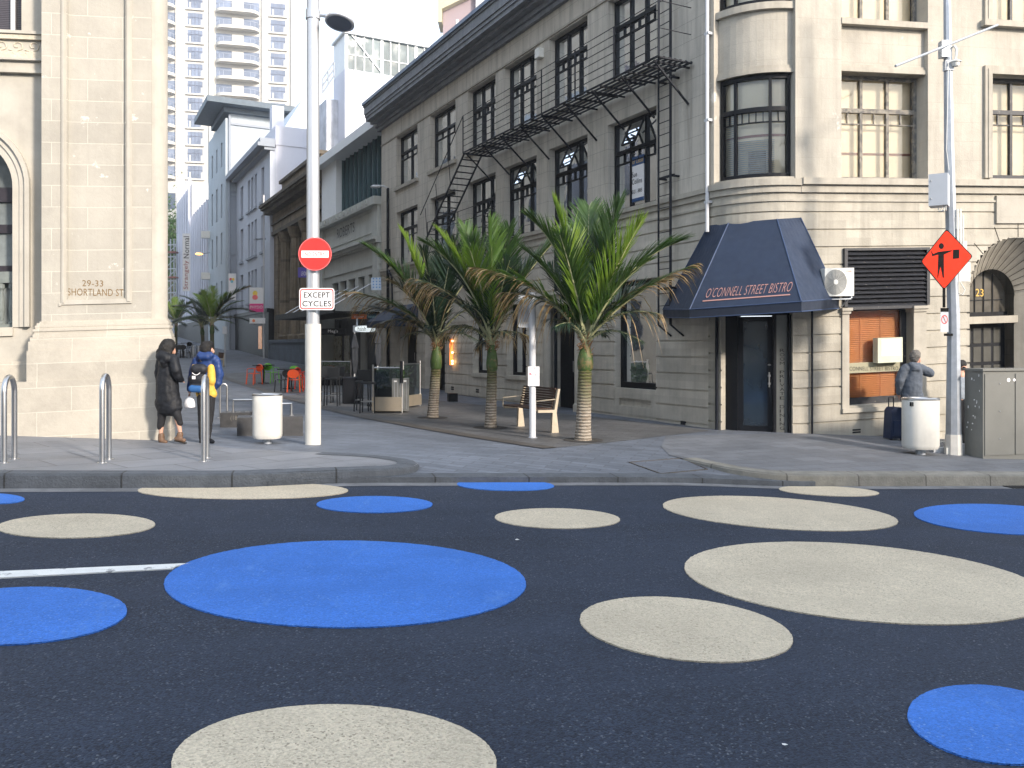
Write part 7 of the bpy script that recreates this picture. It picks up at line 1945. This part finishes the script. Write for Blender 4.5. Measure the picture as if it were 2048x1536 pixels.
# ================================================================== people
tex = bpy.data.textures.new('cloth_folds', 'CLOUDS'); tex.noise_scale = .09; tex.noise_depth = 2
tex2 = bpy.data.textures.new('hair_strands', 'CLOUDS'); tex2.noise_scale = .03
class Fig:
    "a figure laid out in photograph rows and columns at one distance d; depth offsets in metres (+ away)"
    def __init__(s, px, py, label):
        s.p = gp(px, py); s.d = s.p.y; s.s = s.d/F_; s.o = thing('person', label, 'person', s.p)
    def P(s, q): return wp(q[0], q[1], s.d)+V((0, q[2] if len(q) > 2 else 0, 0))
    def blob(s, name, m, caps, vox=.011, sm=6, disp=0., t=None, parent=None, flat=None):
        mb = MB()
        for c in caps:
            a, ra, b, rb = s.P(c[0]), c[1]*s.s, s.P(c[2]), c[3]*s.s
            ax = b-a; L = ax.length
            T = ax.normalized() if L > 1e-5 else V((0, 0, 1)); x = T.cross(V((0, 1, 0)) if abs(T.y) < .9 else V((1, 0, 0))).normalized(); y = T.cross(x)
            fl = c[4] if len(c) > 4 else 1.
            rows = []; n = 14
            prof = [(-math.pi/2+math.pi/2*i/5, 0) for i in range(1, 6)]+[(math.pi/2*i/5, 1) for i in range(0, 5)]
            for ang, e in prof:
                cen = (a, b)[e]; r = (ra, rb)[e]
                rows.append([cen+T*math.sin(ang)*r+(x*math.cos(2*math.pi*j/n)+y*math.sin(2*math.pi*j/n))*math.cos(ang)*r for j in range(n)])
            if fl != 1.:
                mid = (a.y+b.y)/2
                rows = [[V((q.x, mid+(q.y-mid)*fl, q.z)) for q in r_] for r_ in rows]
            mb.grid(rows, closed=True); mb.face(rows[0][::-1]); mb.face(rows[-1])
        o = mb.build(name, m, parent or s.o, smooth=False)
        r = o.modifiers.new('remesh', 'REMESH'); r.mode = 'VOXEL'; r.voxel_size = vox; r.use_smooth_shade = True
        q = o.modifiers.new('smooth', 'SMOOTH'); q.iterations = sm; q.factor = .6
        if disp:
            dm = o.modifiers.new('folds', 'DISPLACE'); dm.texture = t or tex; dm.strength = disp; dm.mid_level = .5; dm.texture_coords = 'LOCAL'
        return o
    def hand(s, c, dx, dy, side=1, r=2.0):
        "relaxed hand: palm, four curled fingers of different length, thumb"
        caps = [((c[0], c[1], c[2]), r*1.25, (c[0]+dx*4, c[1]+dy*4, c[2]), r*1.2)]
        for k, L in enumerate((5.2, 6.2, 5.8, 4.6)):
            off = (k-1.5)*.022; bx, by = c[0]+dx*6+side*(k-1.5)*.9*abs(dy), c[1]+dy*6+(k-1.5)*.9*abs(dx)
            mx, my = bx+dx*L*.6, by+dy*L*.6
            caps += [((bx, by, c[2]+off), .95, (mx, my, c[2]+off), .85), ((mx, my, c[2]+off), .85, (mx+dx*L*.35-side*dy*1.2, my+dy*L*.35+1.0, c[2]+off-.01), .7)]
        caps += [((c[0]+dx*1.5, c[1]+dy*1.5, c[2]-.03), 1.1, (c[0]+dx*4.5+side*2.0*abs(dy), c[1]+dy*4.5-1.5*abs(dx), c[2]-.045), .85)]
        return caps
skin = mat('skin', (.50, .29, .21), .5, var=.06, sc=8); skin2 = mat('tanned_skin', (.48, .25, .18), .5, var=.08, sc=8)
blackcoat = mat('black_quilted_nylon', (.008, .009, .012), .6, var=.3, sc=5, bump=.35, bsc=18, spec=.3)
blackcloth = mat('black_trousers', (.012, .012, .014), .85, var=.3, sc=6)
hairb = mat('black_hair', (.006, .005, .0045), .65, var=.4, sc=20, bump=.5, bsc=70)
hairg = mat('grey_brown_hair', (.12, .11, .10), .6, var=.5, sc=25, bump=.5, bsc=80)
boot = mat('brown_leather_boot', (.13, .075, .045), .55, var=.25, sc=10, bump=.1, bsc=30)
# --- woman in the long black puffer coat, walking right, head turned away
f = Fig(336, 887, 'person in a long black puffer coat and brown boots walking by the stone pier')
f.blob('body', skin, [((337, 693, .03), 9, (339, 697, .03), 8.6), ((341, 699, .06), 7, (343, 704, .07), 5.2), ((336, 700, 0), 5.5, (334, 716, 0), 6.5),
   ((334, 722, 0), 12, (335, 780, 0), 12), ((327, 790, .03), 9.5, (322, 838, .03), 6.2), ((322, 838, .03), 6.2, (320, 868, .03), 4.1), ((320, 868, .03), 4.1, (322, 882, .02), 4.0),
   ((344, 790, -.03), 9.5, (356, 832, -.05), 6.2), ((356, 832, -.05), 6.2, (361, 862, -.02), 4.1), ((361, 862, -.02), 4.1, (361, 874, -.02), 4.0),
   ((353, 722, -.10), 6, (362, 748, -.10), 5), ((362, 748, -.10), 5, (364, 759, .02), 3.5)]+f.hand((362, 760, -.02), .75, .45, 1, 2.0), sm=3)
f.blob('hair', hairb, [((335, 690, -.01), 13, (333, 696, -.03), 13.5), ((331, 700, -.04), 12.5, (326, 714, -.07), 9.5), ((339, 688, .0), 11, (341, 693, -.02), 10), ((340, 700, -.05), 8, (341, 712, -.07), 6), ((320, 703, -.03), 6, (318, 714, -.05), 4)], disp=.02, t=tex2)
f.blob('coat', blackcoat, [((326, 716, .02), 10, (346, 717, -.03), 10), ((335, 724, 0), 18, (335, 760, 0), 21.5, .8), ((334, 760, 0), 22, (336, 800, 0), 24, .8), ((328, 806, .02), 19, (332, 812, .02), 21, .85), ((346, 806, -.02), 19, (345, 812, -.02), 21, .85),
   ((330, 712, -.10), 12.5, (339, 716, -.11), 11), ((333, 722, -.12), 9, (334, 728, -.10), 8),
   ((352, 720, -.09), 10, (359, 740, -.13), 10), ((359, 740, -.13), 10, (361, 752, -.10), 8.5), ((361, 752, -.10), 8.5, (364, 759, -.04), 7),
   ((317, 720, .10), 9.5, (312, 745, .12), 9.5), ((312, 745, .12), 9.5, (316, 768, .1), 8.5)], disp=.018, sm=5)
mb = MB()
f.blob('trousers', blackcloth, [((325, 800, .02), 12, (322, 836, .03), 8.2), ((322, 836, .03), 8.2, (319, 855, .03), 6.4), ((346, 800, -.02), 12, (357, 830, -.05), 8.2), ((357, 830, -.05), 8.2, (361, 846, -.03), 6.4)], disp=.012)
for q, nm in (([((321, 871, .03), 6.2, (321, 880, .03), 6.4), ((320, 882, .03), 5, (331, 884, .0), 4.2)], 0), ([((361, 868, -.02), 6.2, (360, 874, -.02), 6.4), ((354, 877, -.02), 4.6, (370, 880, -.05), 4.4)], 1)):
    b_ = f.blob('boot', boot, q, vox=.009, sm=3)
for a, b_ in (((317, 887.5, .03), (334, 888, .0)), ((351, 881, -.02), (374, 885.5, -.05))):
    mb = MB(); mb.bar(f.P(a), f.P(b_), .07, .014); mb.build('sole', mat('black_sole', (.02, .016, .012), .7), f.o)
# --- child with backpack
f = Fig(413, 887, 'person in a navy and yellow jacket with a black and blue backpack')
f.blob('body', skin, [((414, 696, 0), 9, (416, 699, .01), 8.5), ((419, 700, .03), 6.5, (422, 703, .05), 5), ((415, 702, 0), 5, (414, 714, 0), 5.5), ((424.5, 699, -.01), 1.6, (425, 702, -.01), 1.4),
   ((413, 720, 0), 11, (413, 775, 0), 10), ((404, 790, 0), 8, (404, 835, 0), 5.8), ((404, 835, 0), 5.8, (404, 878, 0), 3.6), ((420, 790, 0), 8, (419, 835, -.02), 5.8), ((419, 835, -.02), 5.8, (417, 878, -.03), 3.6),
   ((388, 735, .02), 5, (381, 765, .02), 4.4), ((381, 765, .02), 4.4, (380, 786, -.02), 3)]+f.hand((380, 787, -.02), -.05, .8, 1, 1.8), sm=3)
f.blob('hair', hairb, [((413, 693, -.02), 11.5, (413, 699, -.035), 11), ((417, 690, .03), 9, (411, 690, .03), 9), ((413, 702, -.04), 7.5, (414, 707, -.04), 5)], disp=.018, t=tex2, sm=3)
navyj = mat('navy_nylon', (.012, .035, .13), .5, var=.2, sc=5, bump=.2, bsc=16); yel = mat('yellow_nylon', (.60, .36, .05), .6, var=.06, sc=4, bump=.15, bsc=16)
f.blob('jacket', navyj, [((400, 717, 0), 9, (427, 717, 0), 9), ((413, 722, 0), 16, (413, 760, 0), 17.5, .75), ((404, 709, -.07), 7.5, (424, 710, -.07), 7.5), ((408, 714, -.09), 7, (419, 714, -.09), 7),
   ((393, 722, 0), 8.8, (385, 748, .0), 8.4), ((385, 748, .0), 8.4, (381, 778, -.02), 6.6), ((432, 722, 0), 8.8, (438, 748, .02), 8.6), ((438, 748, .02), 8.6, (436, 766, .0), 7.8), ((436, 766, 0), 7.8, (429, 775, .02), 6)], disp=.022, sm=4)
f.blob('yellow_panel', yel, [((415, 760, .0), 17.2, (414, 782, 0), 18.0, .78), ((402, 788, .0), 10, (424, 788, 0), 10), ((424, 735, -.045), 7.5, (425, 762, -.05), 9), ((391, 732, -.07), 4.5, (392, 738, -.07), 4.5)], disp=.012, sm=4)
mb = MB()
bp_ = f.blob('backpack', mat('black_pack_nylon', (.014, .015, .02), .6, var=.3, sc=6), [((399, 738, -.14), 11, (411, 738, -.14), 10.5), ((396, 758, -.15), 11.5, (414, 760, -.15), 11), ((396, 772, -.14), 11, (414, 773, -.14), 11)], disp=.01, sm=5)
f.blob('blue_pocket', mat('bright_blue_nylon', (.02, .09, .25), .55, var=.15, sc=6), [((394, 776, -.21), 7.5, (410, 777, -.21), 7.5, .8)], parent=bp_, sm=3)
q0 = f.P((400, 757, -.265)); mb = MB(); mb.box(q0, .05, .012, .05); mb.build('white_label', M['signwhite'], bp_)
mb = MB(); mb.tube([f.P((396+i*2.2, 744.5+math.sin(i/7*math.pi)*4.5, -.245)) for i in range(8)], .006, 5); mb.build('cord', M['signwhite'], bp_)
mb = MB(); mb.tube([f.P((402, 724, -.12)), f.P((405, 719, -.13)), f.P((408, 724, -.12))], .008, 5); mb.build('grab_loop', M['black'], bp_)
f.blob('trousers', blackcloth, [((404, 785, 0), 10.5, (404, 832, 0), 8.2), ((404, 832, 0), 8.2, (404, 876, 0), 6.2), ((421, 785, 0), 10.5, (420, 832, -.02), 8.2), ((420, 832, -.02), 8.2, (417, 874, -.03), 6)], disp=.014)
for q in ([((404, 880, .0), 5.2, (400, 883.5, .05), 4.2)], [((417, 879, -.03), 5.2, (424, 884, .03), 4.2)]): f.blob('shoe', M['black'], q, vox=.008, sm=3)
# white carrier bag in the hand
p = f.P((382, 815, -.05)); s_ = f.s
o = thing('carrier_bag', 'small white plastic bag hanging from the hand of the person with the backpack', 'bag', p)
mb = MB(); rows = []; n = 16
for z, r in ((0, .75), (1.5, .98), (9, 1.), (16, .85), (20, .45), (23, .22)):
    rows.append([p+V((math.cos(a)*10*s_*r*(1+.08*math.sin(a*5+z)), math.sin(a)*5.5*s_*r*(1+.08*math.sin(a*4+z)), z*s_)) for a in [2*math.pi*j/n for j in range(n)]])
mb.grid(rows, closed=True); mb.face(rows[0][::-1]); mb.build('bag', mat('white_polythene', (.74, .74, .76), .35, var=.05, sc=10), o, smooth=True)
mb = MB(); mb.tube([p+V((-4*s_, 0, 20*s_)), p+V((-2*s_, 0, 29*s_)), p+V((1*s_, 0, 29*s_)), p+V((4*s_, 0, 20*s_))], .006, 5); mb.build('handle', M['signwhite'], o)
# --- man in the grey hoodie behind the bin
hood = mat('heather_grey_fleece', (.085, .10, .125), .9, var=.14, sc=7, bump=.1, bsc=60)
f = Fig(1829, 884, 'person in a grey hooded top with one elbow raised, behind the white bin')
f.blob('body', skin2, [((1830, 713, 0), 8.6, (1832, 716, .02), 8.3), ((1836, 718, .03), 6, (1838, 722, .04), 5.2), ((1831, 718, 0), 6, (1829, 731, 0), 6.6), ((1841.5, 716.5, .05), 1.5, (1842.5, 718.5, .05), 1.3), ((1833.5, 716, -.045), 1.9, (1833.5, 720, -.04), 1.5),
   ((1827, 735, 0), 11, (1826, 785, 0), 11), ((1819, 798, 0), 8.5, (1819, 842, 0), 6), ((1819, 842, 0), 6, (1819, 880, 0), 4), ((1834, 798, 0), 8.5, (1835, 842, 0), 6), ((1835, 842, 0), 6, (1835, 880, 0), 4),
   ((1843, 738, 0), 6, (1860, 748, .0), 5.2), ((1860, 748, .0), 5, (1846, 741, .2), 3.6), ((1806, 738, 0), 6, (1799, 765, .02), 5), ((1799, 765, .02), 5, (1803, 790, .12), 3.4)]+f.hand((1846, 740, .2), -.55, -.7, 1, 1.9)+f.hand((1803, 791, .12), .1, .8, 1, 1.9), sm=3)
f.blob('hair', hairg, [((1829, 709, -.01), 9.8, (1833, 708, .02), 8.8), ((1825, 713, -.02), 8, (1826, 720, -.02), 6.4), ((1830, 712, -.03), 9, (1828, 718, -.03), 7.8)], disp=.012, t=tex2, sm=3)
f.blob('hoodie', hood, [((1812, 737, 0), 10, (1843, 738, 0), 9.5), ((1828, 742, 0), 17, (1826, 770, 0), 18.5, .75), ((1826, 770, 0), 18.5, (1825, 790, 0), 18, .78), ((1816, 792, 0), 11, (1836, 792, 0), 11),
   ((1821, 731, -.05), 8, (1834, 732, -.04), 7), ((1824, 736, -.09), 7.5, (1830, 737, -.09), 7),
   ((1844, 738, 0), 9.5, (1859, 746, -.02), 8.8), ((1859, 746, -.02), 8.8, (1847, 742, .17), 6.5), ((1808, 740, 0), 9.5, (1799, 762, .0), 8.6), ((1799, 762, 0), 8.6, (1803, 785, .1), 6.4)], disp=.022, sm=5)
f.blob('trousers', blackcloth, [((1817, 798, 0), 11.5, (1818, 842, 0), 8.8), ((1818, 842, 0), 8.8, (1819, 876, 0), 7.4), ((1835, 798, 0), 11.5, (1835, 842, 0), 8.8), ((1835, 842, 0), 8.8, (1835, 876, 0), 7.4)], disp=.014)
for q in ([((1818, 880, .0), 5, (1822, 883, .12), 4)], [((1835, 880, .0), 5, (1840, 883, .12), 4)]): f.blob('shoe', M['black'], q, vox=.009, sm=3)
# suitcase
p = gp(1797, 882); s_ = p.y/F_; o = thing('suitcase', 'navy wheeled suitcase standing beside the person in grey', 'suitcase', p+V((0, .05, 0)))
p = p+V((0, .05, 0)); F = Fr((p.x, p.y, p.z), (math.cos(.2), math.sin(.2), 0), (math.sin(.2), -math.cos(.2), 0))
cs_ = mat('navy_suitcase_cloth', (.012, .022, .055), .6, var=.2, sc=6, bump=.1)
mb = MB(); mb.prism(F, [(-15*s_, 4*s_), (16*s_, 4*s_), (14*s_, 62*s_), (8*s_, 67*s_), (-6*s_, 67*s_), (-12*s_, 60*s_)], -.24, 0); mb.build('shell', cs_, o, bevel=.03)
mb = MB(); mb.prism(F, [(-11*s_, 9*s_), (12*s_, 9*s_), (10*s_, 40*s_), (-9*s_, 40*s_)], 0, .04); mb.build('front_pocket', cs_, o, bevel=.015)
mb = MB()
for u_ in (-12, 12): mb.lathe(F.P(u_*s_, 0, -.03), [(.03, 0), (.03, .05)], 10)
mb.split('wheel', M['black'], o)
mb = MB(); mb.tube([F.P(-5*s_, 66*s_, -.2), F.P(-5*s_, 86*s_, -.2), F.P(6*s_, 86*s_, -.2), F.P(6*s_, 66*s_, -.2)], .011, 6); mb.build('handle', M['iron'], o)
# --- second person half hidden by the pole and the cabinet
f = Fig(1921, 886, 'person in a light grey top with headphones, half hidden behind the right pole')
f.blob('body', skin, [((1922, 732, 0), 8.4, (1925, 735, 0), 8), ((1928, 737, 0), 5.8, (1930, 741, 0), 4.8), ((1922, 738, 0), 5.2, (1920, 748, 0), 5.6), ((1920, 752, 0), 10, (1920, 795, 0), 10), ((1933, 734.5, 0), 1.4, (1933.5, 736.5, 0), 1.2),
   ((1915, 805, 0), 8, (1915, 845, 0), 5.8), ((1915, 845, 0), 5.8, (1915, 882, 0), 3.8), ((1926, 805, 0), 8, (1927, 845, 0), 5.8), ((1927, 845, 0), 5.8, (1927, 882, 0), 3.8), ((1931, 757, 0), 5, (1934, 780, 0), 4.4), ((1934, 780, 0), 4.4, (1932, 802, .05), 3.2)]+f.hand((1932, 803, .05), .1, .8), sm=3)
f.blob('hair', hairb, [((1921, 729, 0), 9.4, (1924, 728, .0), 8.8), ((1919, 733, 0), 7.5, (1918, 739, 0), 5.5)], disp=.012, t=tex2, sm=3)
f.blob('top', mat('pale_grey_cotton', (.27, .30, .34), .9, var=.15, sc=6, bump=.1), [((1910, 756, 0), 8.5, (1930, 756, 0), 8.5), ((1920, 760, 0), 14, (1920, 790, 0), 14.5, .8), ((1931, 758, 0), 8, (1935, 780, 0), 7), ((1935, 780, 0), 7, (1933, 796, .04), 5.8)], disp=.02)
f.blob('trousers', blackcloth, [((1914, 800, 0), 10, (1915, 845, 0), 8), ((1915, 845, 0), 8, (1915, 878, 0), 6), ((1926, 800, 0), 10, (1927, 845, 0), 8), ((1927, 845, 0), 8, (1927, 878, 0), 6)], disp=.012)
f.blob('shoe', M['black'], [((1915, 883, 0), 4.6, (1918, 885, .05), 4)], vox=.009, sm=3); f.blob('shoe', M['black'], [((1927, 883, 0), 4.6, (1931, 885, .05), 4)], vox=.009, sm=3)
mb = MB(); mb.tube([f.P((1922+math.cos(a)*1.5, 732-math.sin(a)*10.5, math.cos(a)*.085)) for a in [math.pi*i/12 for i in range(13)]], .008, 6); mb.lathe(f.P((1923.5, 736, -.085)), [(0, -.03), (.03, -.02), (.03, .02), (0, .03)], 10); mb.build('headphones', M['black'], f.o)

# ================================================================== the air between here and the head of the street
hz = MB(); F0 = Fr((0, 0, 0), (1, 0, 0), (0, -1, 0)); hz.fbox(F0, -130, 60, -7.5, 82, -185, 14)
k = NT('thin_haze'); k.t.nodes.remove(k.b)
pv = k.n('VolumePrincipled'); pv.inputs['Color'].default_value = (.93, .96, 1, 1); pv.inputs['Density'].default_value = .0006; pv.inputs['Anisotropy'].default_value = .2
k.l(pv.outputs[0], k.out.inputs['Volume'])
ho = hz.build('haze', k.m); ho['kind'] = 'stuff'
